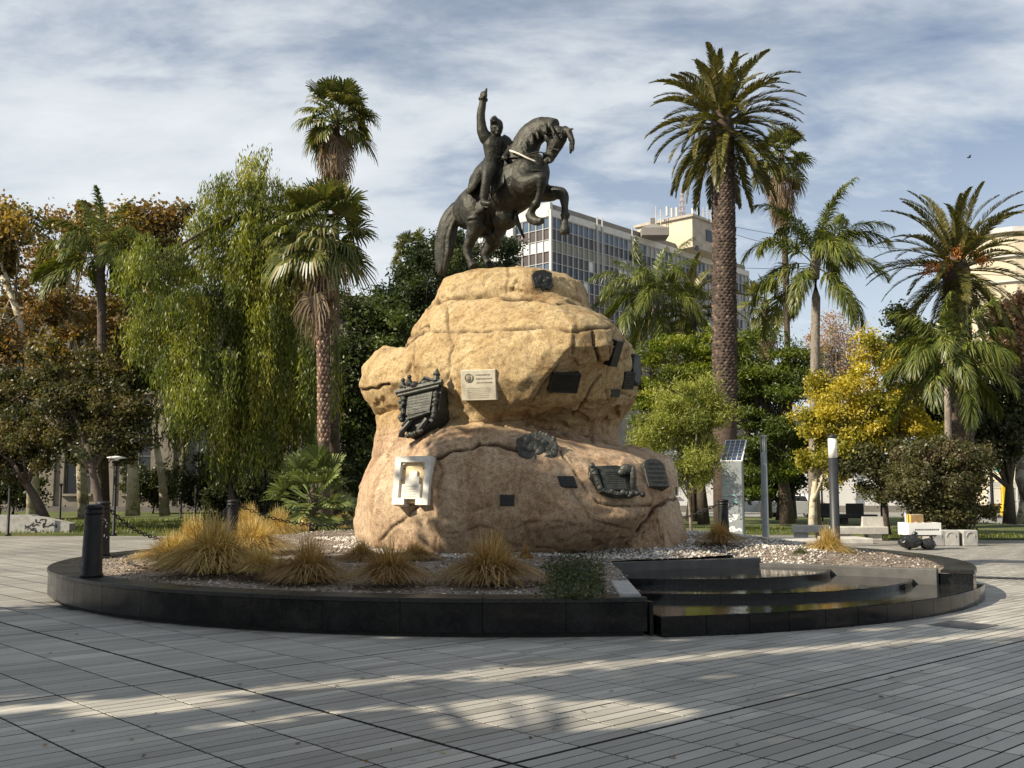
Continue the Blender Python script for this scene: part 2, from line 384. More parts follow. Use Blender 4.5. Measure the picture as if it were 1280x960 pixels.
def wall(mb, a, b_, th, z0, z1):
    a, b_ = Vector(a), Vector(b_); d = (b_-a).normalized(); n = Vector((-d.y, d.x, 0))*th/2
    r = 0.012
    mb.loft([[a-n+Vector((0,0,z0)), b_-n+Vector((0,0,z0)), b_+n+Vector((0,0,z0)), a+n+Vector((0,0,z0))],
             [a-n+Vector((0,0,z1-r)), b_-n+Vector((0,0,z1-r)), b_+n+Vector((0,0,z1-r)), a+n+Vector((0,0,z1-r))],
             [a-n*.9+Vector((0,0,z1)), b_-n*.9+Vector((0,0,z1)), b_+n*.9+Vector((0,0,z1)), a+n*.9+Vector((0,0,z1))]])
    return mb
wall(MB(), Aw+Vector((-.02, -.12, 0)), Fw+Vector((-.16, -.02, 0)), 0.24, 0.05, 0.462).build('side_wall', 'grey_concrete', basin)
wall(MB(), Aw+Vector((-.15, 0, 0)), Bw, 0.16, 0.1, 0.54).build('back_wall', 'dark_concrete', basin)
wall(MB(), Bw+Vector((.02, .0, 0)), Cw, 0.16, 0.1, 0.455).build('back_wall', 'dark_concrete', basin)

def bed_z(x, y):
    r = math.hypot(x-CEN.x, y-CEN.y); s = min(1, max(0, (7.4-r)/2.5)); s = s*s*(3-2*s)
    z = 0.405 + 0.031*max(0, y-11.5)*s + 0.02*math.sin(x*2.1+y)*math.sin(y*1.7)
    d = (Cw-Bw).normalized(); off = d.x*(y-Bw.y)-d.y*(x-Bw.x)
    return min(z, 0.435+0.16*max(0, off)) if x > 3.2 and off > -.4 else z
m, t, b = newmat('bed_soil')
geo = nd(t, 'ShaderNodeNewGeometry')
v = nd(t, 'ShaderNodeTexVoronoi', i_Scale=26.0); lk(t, geo.outputs['Position'], v.inputs[0])
n = nd(t, 'ShaderNodeTexNoise', i_Scale=1.4, i_Detail=6.0); lk(t, geo.outputs['Position'], n.inputs[0])
sx = nd(t, 'ShaderNodeSeparateColor'); lk(t, v.outputs['Color'], sx.inputs[0])
r1 = ramp(t, [(0.0, (0.10, 0.075, 0.055)), (0.5, (0.19, 0.145, 0.105)), (0.85, (0.27, 0.22, 0.17)), (1.0, (0.42, 0.39, 0.34))], sx.outputs[0])
r2 = ramp(t, [(0.35, (0.65,)*3), (0.7, (1.15,)*3)], n.outputs[0])
mx = nd(t, 'ShaderNodeMix', data_type='RGBA', blend_type='MULTIPLY'); mx.inputs[0].default_value = 1; lk(t, r1.outputs[0], mx.inputs[6]); lk(t, r2.outputs[0], mx.inputs[7])
lk(t, mx.outputs[2], b.inputs['Base Color']); b.inputs['Roughness'].default_value = 0.95
bp = nd(t, 'ShaderNodeBump', i_Strength=0.9, i_Distance=0.03); lk(t, v.outputs['Distance'], bp.inputs['Height']); lk(t, bp.outputs[0], b.inputs['Normal'])
def in_basin(x, y, mrg=0.0):
    """inside the wedge cut out for the fountain"""
    a = math.atan2(y-CEN.y, x-CEN.x); r = math.hypot(x-CEN.x, y-CEN.y)
    def side(p, q): return (q.x-p.x)*(y-p.y)-(q.y-p.y)*(x-p.x)
    return side(Fw, Aw) < mrg and side(Aw, Bw) < mrg and side(Bw, Cw+(Cw-Bw)) < mrg
V = []; Fq = []; N = 130; idx = {}
def snap(x, y):
    for p, q in ((Fw, Aw), (Aw, Bw), (Bw, Cw)):
        d = (q-p).normalized(); e = Vector((x-p.x, y-p.y, 0)); s_ = d.x*e.y-d.y*e.x; u_ = d.dot(e)
        if -0.2 < s_ < 0 and -.15 < u_ < (q-p).length+.15: return p.x+d.x*u_, p.y+d.y*u_
    return x, y
for i in range(N+1):
    for j in range(N+1):
        x = -7.6+15.2*i/N; y = CEN.y-7.6+15.2*j/N
        if math.hypot(x, y-CEN.y) < 7.6 and not in_basin(x, y, -0.42):
            idx[i, j] = len(V); x, y = snap(x, y) if in_basin(x, y) else (x, y); V.append((x, y, bed_z(x, y)))
for i in range(N):
    for j in range(N):
        q = [(i, j), (i+1, j), (i+1, j+1), (i, j+1)]
        if all(k in idx for k in q): Fq.append([idx[k] for k in q])
bed = mk('planting_bed', V, Fq, 'bed_soil', None, None, True); tag(bed, kind='structure')
# loose stones: each a squashed octahedron
def stones(name, pts, smin, smax, cols, seed, parent=None, mat='stone_bits'):
    r = R_(seed); n = len(pts); pts = np.asarray(pts)
    base = np.array([(1,0,0),(0,1,0),(-1,0,0),(0,-1,0),(0,0,1),(0,0,-1)], float)
    fc = np.array([(0,1,4),(1,2,4),(2,3,4),(3,0,4),(1,0,5),(2,1,5),(3,2,5),(0,3,5)])
    s = r.uniform(smin, smax, (n, 1, 1))*r.uniform(0.6, 1.3, (n, 1, 3)); s[:, :, 2] *= 0.6
    vv = base[None]*s*r.uniform(0.75, 1.25, (n, 6, 1)); a = r.uniform(0, 6.28, n); c, si = np.cos(a)[:, None], np.sin(a)[:, None]
    tilt = r.normal(0, .3, (n, 1)); 
    x = vv[:, :, 0]*c-vv[:, :, 1]*si; y = vv[:, :, 0]*si+vv[:, :, 1]*c; z = vv[:, :, 2]+x*tilt
    out = np.stack([x, y, z], -1)+pts[:, None, :]
    f = (fc[None]+(np.arange(n)*6)[:, None, None]).reshape(-1, 3)
    col = np.repeat(np.asarray(cols)[r.integers(0, len(cols), n)]*r.uniform(.75, 1.15, (n, 1)), 8, 0)
    return mk(name, out.reshape(-1, 3), f, mat, parent, col)
m, t, b = newmat('stone_bits'); a = nd(t, 'ShaderNodeAttribute', attribute_name='col'); lk(t, a.outputs[0], b.inputs['Base Color']); b.inputs['Roughness'].default_value = 0.8
# ================================================================ the rock
m, t, b = newmat('rock')
geo = nd(t, 'ShaderNodeNewGeometry'); pos = geo.outputs['Position']
nA = nd(t, 'ShaderNodeTexNoise', i_Scale=0.9, i_Detail=8.0, i_Roughness=0.62, i_Distortion=0.6); lk(t, pos, nA.inputs[0])
nB = nd(t, 'ShaderNodeTexNoise', i_Scale=13.0, i_Detail=8.0, i_Roughness=0.72); lk(t, pos, nB.inputs[0])
nC = nd(t, 'ShaderNodeTexNoise', i_Scale=55.0, i_Detail=4.0, i_Roughness=0.7); lk(t, pos, nC.inputs[0])
sx = nd(t, 'ShaderNodeSeparateXYZ'); lk(t, pos, sx.inputs[0])
# two stones: yellow upper boulder, pinker lower one
zz = nd(t, 'ShaderNodeMath', operation='MULTIPLY_ADD', i_1=0.5, i_2=0.0); lk(t, nA.outputs[0], zz.inputs[0]); lk(t, sx.outputs[2], zz.inputs[2])
mr = nd(t, 'ShaderNodeMapRange', interpolation_type='SMOOTHSTEP'); mr.inputs[1].default_value = 2.75; mr.inputs[2].default_value = 3.25; lk(t, zz.outputs[0], mr.inputs[0])
up = ramp(t, [(0.28, (0.27, 0.175, 0.08)), (0.45, (0.365, 0.262, 0.13)), (0.6, (0.43, 0.325, 0.178)), (0.78, (0.51, 0.41, 0.25))], nA.outputs[0])
lo = ramp(t, [(0.28, (0.235, 0.145, 0.085)), (0.45, (0.37, 0.255, 0.16)), (0.6, (0.44, 0.325, 0.215)), (0.78, (0.52, 0.41, 0.29))], nA.outputs[0])
mx = nd(t, 'ShaderNodeMix', data_type='RGBA'); lk(t, mr.outputs[0], mx.inputs[0]); lk(t, lo.outputs[0], mx.inputs[6]); lk(t, up.outputs[0], mx.inputs[7])
g1 = ramp(t, [(0.30, (0.46, 0.41, 0.36)), (0.5, (0.98,)*3), (0.70, (1.28, 1.27, 1.22))], nB.outputs[0])
m1 = nd(t, 'ShaderNodeMix', data_type='RGBA', blend_type='MULTIPLY'); m1.inputs[0].default_value = 1; lk(t, mx.outputs[2], m1.inputs[6]); lk(t, g1.outputs[0], m1.inputs[7])
g2 = ramp(t, [(0.32, (0.5,)*3), (0.5, (1.0,)*3), (0.70, (1.3,)*3)], nC.outputs[0])
m2 = nd(t, 'ShaderNodeMix', data_type='RGBA', blend_type='MULTIPLY'); m2.inputs[0].default_value = 1; lk(t, m1.outputs[2], m2.inputs[6]); lk(t, g2.outputs[0], m2.inputs[7])
# rust and water runs: streaks drawn out downwards
mps = nd(t, 'ShaderNodeMapping'); mps.inputs['Scale'].default_value = (2.2, 2.2, 0.28); lk(t, pos, mps.inputs[0])
nS = nd(t, 'ShaderNodeTexNoise', i_Scale=1.3, i_Detail=6.0, i_Roughness=0.65); lk(t, mps.outputs[0], nS.inputs[0])
sr = ramp(t, [(0.52, (0, 0, 0)), (0.70, (0.75,)*3)], nS.outputs[0])
m3 = nd(t, 'ShaderNodeMix', data_type='RGBA', blend_type='MULTIPLY'); lk(t, sr.outputs[0], m3.inputs[0]); lk(t, m2.outputs[2], m3.inputs[6]); m3.inputs[7].default_value = (0.50, 0.36, 0.25, 1)
# darker brown along the cracks of the surface (attribute laid by the crack lines)
ca = nd(t, 'ShaderNodeAttribute', attribute_name='crack')
m4 = nd(t, 'ShaderNodeMix', data_type='RGBA', blend_type='MULTIPLY'); lk(t, ca.outputs['Fac'], m4.inputs[0]); lk(t, m3.outputs[2], m4.inputs[6]); m4.inputs[7].default_value = (0.16, 0.115, 0.08, 1)
nL = nd(t, 'ShaderNodeTexNoise', i_Scale=2.6, i_Detail=9.0, i_Roughness=0.74); mpl = nd(t, 'ShaderNodeMapping'); mpl.inputs['Location'].default_value = (5, 3, 9); lk(t, pos, mpl.inputs[0]); lk(t, mpl.outputs[0], nL.inputs[0])
lr = ramp(t, [(0.56, (0, 0, 0)), (0.64, (0.55,)*3), (0.8, (0.8,)*3)], nL.outputs[0])
m5 = nd(t, 'ShaderNodeMix', data_type='RGBA', blend_type='MULTIPLY'); lk(t, lr.outputs[0], m5.inputs[0]); lk(t, m4.outputs[2], m5.inputs[6]); m5.inputs[7].default_value = (0.56, 0.46, 0.38, 1)
lk(t, m5.outputs[2], b.inputs['Base Color']); b.inputs['Roughness'].default_value = 0.86; b.inputs['Specular IOR Level'].default_value = 0.3
b1 = nd(t, 'ShaderNodeBump', i_Strength=0.45, i_Distance=0.04); lk(t, nB.outputs[0], b1.inputs['Height'])
b2 = nd(t, 'ShaderNodeBump', i_Strength=0.5, i_Distance=0.018); lk(t, nC.outputs[0], b2.inputs['Height']); lk(t, b1.outputs[0], b2.inputs['Normal']); lk(t, b2.outputs[0], b.inputs['Normal'])

rk = MB()
def rock_ring(fr, back=((0.72, 22.3), (0.5, 22.9), (0.24, 22.6)), ztop=None):
    f = [P(*q) for q in fr]; z = sum(p.z for p in f)/len(f)
    bl = [Vector((f[0].x+(f[-1].x-f[0].x)*u, y, z)) for u, y in back]
    return f+bl
def boulder(rings): rk.loft([rock_ring(r) for r in rings])
# lower boulder
boulder([[(446,705,20.3),(478,716,18.7),(560,720,17.7),(690,722,17.7),(752,718,18.6),(800,710,19.0)],
         [(441,668,20.2),(470,686,18.5),(560,692,17.4),(690,694,17.45),(752,692,18.35),(800,688,18.8)],
         [(440,645,20.0),(468,648,18.3),(560,645,17.2),(700,652,16.95),(786,646,17.3),(822,636,18.2)],
         [(443,608,20.0),(474,604,18.35),(556,598,17.3),(690,606,17.05),(794,612,17.5),(851,608,18.9)],
         [(454,584,20.0),(488,574,18.5),(552,556,17.6),(680,566,17.35),(784,582,17.85),(850,590,19.0)],
         [(478,566,20.3),(512,556,19.0),(560,536,18.1),(660,546,17.9),(775,568,18.3),(842,572,19.3)],
         [(490,556,20.6),(530,545,19.4),(575,529,18.7),(640,528,18.5),(745,552,18.9),(820,563,20.0)]])
# under-block at the right foot and ledge between the stones
boulder([[(770,716,18.4),(790,716,18.2),(810,716,18.2),(840,714,18.5),(866,708,19.3),(872,700,20.4)],
         [(770,692,18.4),(788,693,18.2),(808,693,18.2),(838,692,18.5),(860,688,19.3),(862,684,20.4)],
         [(780,640,18.7),(795,640,18.6),(812,640,18.6),(832,638,18.9),(846,636,19.6),(850,634,20.6)],
         [(790,600,19.2),(800,600,19.1),(815,600,19.1),(828,600,19.3),(838,600,20.0),(840,600,20.8)]])
boulder([[(520,580,19.6),(560,580,19.0),(620,580,19.15),(700,582,19.2),(750,582,19.4),(776,580,20.3)],
         [(520,518,19.6),(560,518,19.0),(620,520,19.2),(700,520,19.3),(745,522,19.5),(773,524,20.3)]])
# upper boulder
boulder([[(492,560,20.2),(520,556,19.4),(600,545,19.3),(680,545,19.4),(742,548,19.7),(768,545,20.4)],
         [(488,526,19.9),(518,526,18.95),(592,527,18.35),(640,526,18.55),(742,528,19.5),(783,520,20.2)],
         [(490,495,19.7),(516,495,18.75),(590,495,18.05),(662,498,17.75),(755,500,18.8),(797,497,19.8)],
         [(494,462,19.6),(522,462,18.7),(592,462,17.98),(686,464,17.5),(760,462,18.5),(800,466,19.7)],
         [(504,430,19.6),(536,430,18.75),(602,430,18.05),(712,434,17.35),(766,432,17.75),(795,434,19.7)],
         [(514,408,19.7),(548,406,18.9),(622,402,18.2),(716,404,17.6),(756,404,18.0),(776,411,19.8)],
         [(530,384,19.9),(560,380,19.15),(632,374,18.6),(694,378,18.35),(726,386,18.75),(744,389,19.9)],
         [(546,374,20.2),(570,368,19.6),(632,362,19.2),(690,366,19.0),(715,374,19.4),(730,378,20.2)]])
# slab under the hooves
boulder([[(541,390,20.0),(562,388,19.25),(654,386,18.75),(666,387,18.73),(724,392,19.2),(739,392,20.2)],
         [(545,362,20.0),(562,360,19.25),(654,352,18.72),(666,353,18.70),(722,362,19.2),(737,366,20.2)],
         [(553,346,20.0),(570,342,19.35),(654,334,18.78),(667,335,18.78),(720,349,19.25),(731,352,20.2)],
         [(574,337,20.2),(590,336,19.7),(640,328,19.1),(670,331,19.1),(706,342,19.6),(716,346,20.4)]])
# nose at the left and the block under it
boulder([[(475,520,20.6),(485,518,20.1),(500,514,19.5),(515,512,19.2),(530,512,19.2),(545,512,19.6)],
         [(456,494,20.4),(466,497,19.8),(490,498,19.3),(512,498,18.95),(530,498,19.0),(545,498,19.6)],
         [(450,482,20.3),(462,482,19.6),(486,478,19.1),(510,476,18.85),(530,476,18.9),(545,476,19.6)],
         [(455,458,20.4),(468,454,19.8),(488,450,19.3),(510,448,19.0),(530,448,19.0),(545,448,19.6)],
         [(478,434,20.8),(486,433,20.4),(498,432,20.0),(510,430,19.6),(525,430,19.5),(545,430,19.9)]])
boulder([[(470,590,20.4),(482,590,19.6),(500,590,19.0),(520,590,18.8),(545,590,18.8),(560,590,19.2)],
         [(465,568,20.3),(476,570,19.4),(497,570,18.75),(520,570,18.5),(545,570,18.5),(560,570,19.0)],
         [(466,550,20.3),(478,548,19.4),(498,546,18.75),(520,546,18.5),(545,546,18.5),(560,546,19.0)],
         [(473,520,20.5),(484,518,19.7),(502,516,19.1),(520,514,18.8),(545,512,18.7),(560,512,19.1)]])
CRACKS = [
 ([(505,421),(530,416),(555,414),(597,415),(640,413),(663,412),(722,413),(763,410)], 2.2, 0.05),
 ([(559,385),(560,414),(566,431),(560,477)], 2.0, 0.045), ([(534,384),(560,374),(600,372),(634,373),(664,375),(742,386)], 2.4, 0.05),
 ([(634,330),(634,373)], 1.8, 0.03), ([(717,414),(718,430),(716,443)], 2.0, 0.05), ([(740,416),(745,432),(750,456)], 2.6, 0.07),
 ([(504,432),(520,424),(530,418)], 2.5, 0.06), ([(519,430),(520,460),(516,480)], 1.8, 0.03), ([(526,412),(534,405),(538,412)], 2.2, 0.05),
 ([(559,477),(585,470),(600,471)], 1.4, 0.02), ([(640,458),(665,460),(690,463)], 1.4, 0.02),
 ([(477,673),(495,658),(510,646),(528,634)], 2.2, 0.05), ([(528,634),(540,650),(548,668),(546,688)], 1.8, 0.03),
 ([(546,574),(575,563),(600,556),(625,557),(646,562)], 2.8, 0.09), ([(548,610),(552,590),(546,574)], 1.8, 0.03),
 ([(592,638),(605,634),(620,628)], 1.6, 0.03), ([(700,566),(715,590),(734,618),(745,630),(770,634),(810,632)], 2.4, 0.05),
 ([(700,588),(716,620),(736,648),(790,660)], 1.8, 0.03), ([(640,660),(680,648),(716,654)], 1.8, 0.03), ([(560,666),(600,658),(622,664)], 1.8, 0.03),
 ([(720,540),(740,552),(776,557)], 1.6, 0.03), ([(665,500),(690,470),(700,455)], 1.6, 0.03), ([(716,520),(736,492),(752,470)], 2.2, 0.05),
 ([(768,430),(780,428),(797,436)], 2.2, 0.05), ([(765,488),(780,492),(798,500)], 2.0, 0.04), ([(768,400),(764,450),(760,500)], 1.8, 0.035),
 ([(792,660),(815,636),(846,622)], 2.6, 0.07), ([(820,650),(832,690)], 1.8, 0.04), ([(800,660),(806,692)], 1.8, 0.03), ([(451,487),(470,485),(486,480)], 2.4, 0.06),
 ([(470,545),(500,541),(520,543)], 1.5, 0.02)]
crack_w = {}
def rock_disp(co, no):
    d = 0.075*fbm(co, 0.6, 2)+0.026*fbm(co+31, 1.9, 3)+0.010*fbm(co+57, 8.0, 3)
    ridge = 1-np.abs(fbm(co*np.array([1, 1, 1.6])+11, 0.9, 3)); d -= 0.022*np.clip(ridge-0.86, 0, 1)/0.14
    # flat cleavage facets: the hull is cut back to the planes of its nearest patches
    rg_ = R_(19); ns_ = 520; pick = rg_.choice(len(co), ns_, replace=False); sd_ = co[pick]
    k3 = np.zeros((len(co), 3), int)
    for a in range(0, len(co), 20000):
        dd = ((co[a:a+20000, None, :]+0.10*np.stack([vnoise(co[a:a+20000]+q*9, 2.5) for q in range(3)], 1)[:, None, :]-sd_[None])**2).sum(-1); k3[a:a+20000] = np.argpartition(dd, 3, axis=1)[:, :3]
    near1 = k3[:, 0]; cm_ = np.zeros((ns_, 3)); nm_ = np.zeros((ns_, 3)); ct = np.zeros(ns_)
    for q in range(3): np.add.at(cm_, k3[:, q], co); np.add.at(nm_, k3[:, q], no); np.add.at(ct, k3[:, q], 1)
    ct = np.maximum(ct, 1); cm_ /= ct[:, None]; nm_ /= np.linalg.norm(nm_, axis=1, keepdims=True)+1e-9
    hgt = ((cm_[k3]-co[:, None, :])*nm_[k3]).sum(-1)+rg_.uniform(-.012, .03, ns_)[k3]
    d = d*.8+np.clip(hgt.min(1)+.012, -.045, .04)*.7+.03
    px, py = proj(co); acc = np.zeros(len(co)); wob = 2.2*vnoise(co, 4.0)
    front = (co[:, 1] < 20.4)
    for pts, w, dep in CRACKS:
        for (x0, y0), (x1, y1) in zip(pts, pts[1:]):
            dx_, dy_ = x1-x0, y1-y0; L2 = dx_*dx_+dy_*dy_
            tt = np.clip(((px-x0)*dx_+(py-y0)*dy_)/L2, 0, 1)
            dist = np.hypot(px-x0-tt*dx_+wob, py-y0-tt*dy_+wob)*1.6
            acc = np.maximum(acc, dep*np.exp(-(dist/w)**2)*front)
    crack_w['a'] = np.clip(acc/0.05, 0, 1)
    return co+no*(d-acc*np.where(co[:, 2] > 2.9, 1.2, .8))[:, None]
rock_thing = None
rock = fuse(rk, 'monument_rock', 'rock', 0.033, None, 3, rock_disp)
at_c = rock.data.attributes.new('crack', 'FLOAT', 'POINT'); at_c.data.foreach_set('value', crack_w['a'].astype(np.float32))
tag(rock, 'huge weathered tan granite boulder pedestal carrying the bronze horseman', 'rock')
rv = [v.co.copy() for v in rock.data.vertices]
ROCK = BVHTree.FromPolygons(rv, [tuple(p.vertices) for p in rock.data.polygons])
def hit(px, py):
    o = Vector((0, 0, EYE)); d = (P(px, py, 10.0)-o).normalized()
    l, n, i, dd = ROCK.ray_cast(o, d)
    return (l, n) if l is not None else None
def rock_top(x, y):
    l, n, i, dd = ROCK.ray_cast(Vector((x, y, 12)), Vector((0, 0, -1)))
    return l.z if l is not None else 5.8

# white gravel round the rock and litter on the bed
r = R_(11); g1, g2 = [], []
while len(g1) < 9000:
    a = r.uniform(0, 6.283); q = r.uniform(1.5, 5.6); x = 0.1+q*math.cos(a)*1.0; y = 19.9+q*math.sin(a)
    lim = 3.55+0.35*math.sin(a*5)+0.25*math.sin(a*11+1)
    if y > 21.5 and abs(x) < 3: continue
    wz = (x > 2.0) or q < lim
    if in_basin(x, y, -0.15) or math.hypot(x, y-CEN.y) > 7.3 or not wz: continue
    g1.append((x, y, bed_z(x, y)+0.008))
tag(stones('white_gravel', g1, 0.015, 0.045, [(0.54,.50,.45),(.44,.40,.35),(.62,.59,.54),(.33,.29,.24)], 12), 'band of loose pale gravel round the foot of the rock', 'gravel', kind='stuff')
while len(g2) < 7000:
    a = r.uniform(0, 6.283); q = 7.35*math.sqrt(r.uniform(0.1, 1)); x = q*math.cos(a); y = CEN.y+q*math.sin(a)
    if in_basin(x, y, -0.15) or y > 24: continue
    g2.append((x, y, bed_z(x, y)+0.006))
tag(stones('bed_chippings', g2, 0.010, 0.034, [(.16,.12,.085),(.25,.19,.14),(.33,.27,.21),(.10,.075,.055),(.45,.42,.37)], 13), 'brown stone chips and bark littering the planting bed', 'chippings', kind='stuff')
# ================================================================ bronze horseman
m, t, b = newmat('bronze')
geo = nd(t, 'ShaderNodeNewGeometry'); pos = geo.outputs['Position']
n = nd(t, 'ShaderNodeTexNoise', i_Scale=3.0, i_Detail=7.0, i_Roughness=0.65); lk(t, pos, n.inputs[0])
mp = nd(t, 'ShaderNodeMapping'); mp.inputs['Scale'].default_value = (7, 7, 1.2); lk(t, pos, mp.inputs[0])
ns = nd(t, 'ShaderNodeTexNoise', i_Scale=1.5, i_Detail=5.0); lk(t, mp.outputs[0], ns.inputs[0])
r1 = ramp(t, [(0.3, (0.012, 0.0115, 0.009)), (0.5, (0.028, 0.026, 0.020)), (0.7, (0.065, 0.062, 0.047))], n.outputs[0])
r2 = ramp(t, [(0.5, (0, 0, 0)), (0.75, (0.6,)*3)], ns.outputs[0])
mx = nd(t, 'ShaderNodeMix', data_type='RGBA'); lk(t, r2.outputs[0], mx.inputs[0]); lk(t, r1.outputs[0], mx.inputs[6]); mx.inputs[7].default_value = (0.075, 0.082, 0.066, 1)
lk(t, mx.outputs[2], b.inputs['Base Color']); b.inputs['Metallic'].default_value = 0.35
rg = ramp(t, [(0.3, (0.42,)*3), (0.7, (0.64,)*3)], n.outputs[0]); lk(t, rg.outputs[0], b.inputs['Roughness']); b.inputs['Specular IOR Level'].default_value = 0.3
nb = nd(t, 'ShaderNodeTexNoise', i_Scale=28.0, i_Detail=4.0); lk(t, pos, nb.inputs[0])
bp = nd(t, 'ShaderNodeBump', i_Strength=0.5, i_Distance=0.02); lk(t, nb.outputs[0], bp.inputs['Height']); lk(t, bp.outputs[0], b.inputs['Normal'])
simple('pale_cord', (0.62, 0.58, 0.48), 0.8)

statue = thing('equestrian_statue', 'dark bronze rearing horse with uniformed rider pointing one raised arm at the sky', 'statue', P(600, 338, 20.6))
hd = Vector((0.80, -0.60, 0))                    # heading on the ground
sd = Vector((-0.60, -0.80, 0))                   # the horse's right, towards the viewer
def ax(px): return 20.35 - 1.05*(px-625)/98.0    # distance of the body's middle plane at a column
def J(px, py, side=0.0): return P(px, py, ax(px) + 0.0 - 0.0) if side == 0 else P(px, py, ax(px)-side)
def chain(mb, pts, n=12, up=None, fat=1.0):
    """pts: (px, py, side, r) or (px, py, side, across, deep); side>0 is nearer the viewer"""
    q = [J(p[0], p[1], p[2]) for p in pts]; rad = [(p[3]*fat, p[4]*fat) if len(p) > 4 else p[3]*fat for p in pts]
    # densify with a smooth curve
    Q, Rr = [], []
    for i in range(len(q)-1):
        p0, p1, p2, p3 = q[max(i-1, 0)], q[i], q[i+1], q[min(i+2, len(q)-1)]
        ra, rb = rad[i], rad[i+1]
        for k in range(4):
            u = k/4; u2, u3 = u*u, u*u*u
            Q.append(0.5*((2*p1)+(p2-p0)*u+(2*p0-5*p1+4*p2-p3)*u2+(3*p1-p0-3*p2+p3)*u3))
            w = u*u*(3-2*u)*0.5+u*0.5
            Rr.append(tuple(a+(c-a)*w for a, c in zip(ra, rb)) if hasattr(ra, '__len__') else ra+(rb-ra)*w)
    Q.append(q[-1]); Rr.append(rad[-1])
    return mb.tube(Q, Rr, n, up if up is not None else (0, 0, 1))
def ball(mb, c, r, M=None):
    s = []; r = (r, r, r) if not hasattr(r, '__len__') else r
    for i in range(9):
        th = math.pi*(0.02+0.96*i/8); s.append([(r[0]*math.sin(th)*math.cos(2*math.pi*k/12), r[1]*math.sin(th)*math.sin(2*math.pi*k/12), -r[2]*math.cos(th)) for k in range(12)])
    T = Matrix.Translation(c); return mb.loft(s, M=T @ M if M is not None else T)

H = MB()
# trunk: (across the body, up-down)
chain(H, [(574,268,0,.20,.22),(582,266,0,.34,.34),(594,262,0,.42,.42),(612,254,0,.43,.44),(632,242,0,.44,.46),(650,230,0,.42,.47),(664,222,0,.37,.45),(675,219,0,.27,.34),(681,219,0,.15,.2)], 20, fat=1.08)
# withers and neck: seen as a thick arch
chain(H, [(640,216,0,.30,.36),(648,205,0,.29,.40),(653,193,0,.26,.34),(658,181,0,.22,.285),(664,171,0,.19,.275),(672.5,164,0,.175,.245),(683,161,0,.155,.215),(693,162.5,0,.135,.20)], 16, up=(-0.55, 0.41, 0.72), fat=1.08)
chain(H, [(656,208,0,.26,.32),(666,205,0,.23,.24),(672,212,0,.21,.24)], 14)
# head: poll to muzzle, jaw behind
chain(H, [(699,158.5,0,.10,.12),(698,164,0,.14,.21),(696.5,171,0,.14,.235),(694,179,0,.118,.205),(691,187,0,.098,.155),(688,194.5,0,.088,.118),(686.5,200,0,.082,.105),(686,204,0,.055,.06)], 14, up=(-0.8, 0.6, 0.2))
ball(H, J(686, 171, .10), (.10, .07, .15))
ball(H, J(682.5, 197, .0), (.06, .07, .05))
ball(H, J(688, 202, .07), .03); ball(H, J(702, 172, .135), .036)                              # nostril, eye
chain(H, [(704,163,.04,.05),(709,162.2,.05,.042),(714,161.4,.05,.022),(717.5,161,.05,.008)], 8)   # ears
chain(H, [(708,166,-.06,.05),(713,168,-.06,.045),(716,172,-.06,.02)], 8)
chain(H, [(705,160,0,.07,.06),(711,165,0,.085,.06),(714,174,0,.075,.05),(714,184,0,.05,.035),(713,192,0,.02,.02)], 10)   # forelock hanging over the brow
chain(H, [(710,166,.05,.05),(716,176,.05,.045),(716,190,.04,.012)], 8)
# near fore leg (bent under), far fore leg
chain(H, [(650,224,.38,.20,.25),(658,230,.42,.17,.21),(666,227,.46,.135,.15),(673,223.5,.5,.112,.118),(677.5,224.5,.5,.10,.10),(677.3,231,.5,.086,.086),(675,241,.47,.064,.064),(672.5,250,.44,.062,.062),(670,255,.42,.085,.085),(666.5,260,.40,.062,.062),(663.5,266,.37,.07,.07),(664,272,.35,.085,.085)], 12, fat=1.1)
chain(H, [(662.5,267,.36,.095),(664.5,273,.36,.098),(671,276.5,.38,.088),(678.5,275.8,.40,.062)], 10)
chain(H, [(664,236,-.22,.20,.22),(676,240,-.20,.17,.19),(686,242,-.16,.145,.15),(695,241,-.12,.115,.12),(702,242.5,-.1,.108,.108),(705,248,-.1,.085,.085),(705.8,258,-.1,.062,.062),(706,265,-.1,.062,.062),(706.2,269,-.1,.085,.085),(706,275,-.1,.06,.06),(706.2,280,-.1,.075,.075),(706.5,288,-.1,.10,.10),(706.5,293,-.1,.088,.088)], 12, fat=1.1)
# near hind leg: thigh, stifle, gaskin, hock behind, cannon, hoof
chain(H, [(592,256,.26,.28,.34),(594,268,.34,.25,.30),(596,278,.38,.19,.23),(593,289,.38,.135,.155),(588.5,299,.36,.10,.11),(584.8,309,.34,.088,.094),(584.5,315,.34,.09,.09),(586,321,.35,.068,.068),(588,326,.36,.065,.065),(590,330,.38,.085,.085),(593,334.5,.42,.095,.095)], 14, fat=1.1)
ball(H, J(597, 277, .44), (.16, .15, .15))
# far hind leg, set forward: thigh shows dark behind the belly
chain(H, [(602,266,-.16,.32,.38),(611,280,-.18,.30,.37),(616,291,-.2,.25,.31),(616.5,301,-.24,.16,.19),(612.5,309,-.26,.108,.118),(607.5,315,-.26,.09,.094),(606,319,-.26,.088,.088),(607.5,324,-.26,.068,.068),(609.5,328,-.26,.07,.07),(612,331,-.24,.088,.088),(615,335,-.22,.095,.095)], 14)
ball(H, J(630, 272, 0), (.30, .3, .26)); ball(H, J(624, 286, -.05), (.14, .14, .16)); ball(H, J(604, 280, .1), (.2, .25, .2))
# muscles
ball(H, J(660, 216, .30), (.22, .17, .26)); ball(H, J(672, 224, .16), (.17, .15, .19)); ball(H, J(674, 226, -.2), (.17, .15, .19)); ball(H, J(586, 256, .22), (.24, .22, .24))
chain(H, [(676,231,.45,.045),(672,236,.44,.04)], 6)
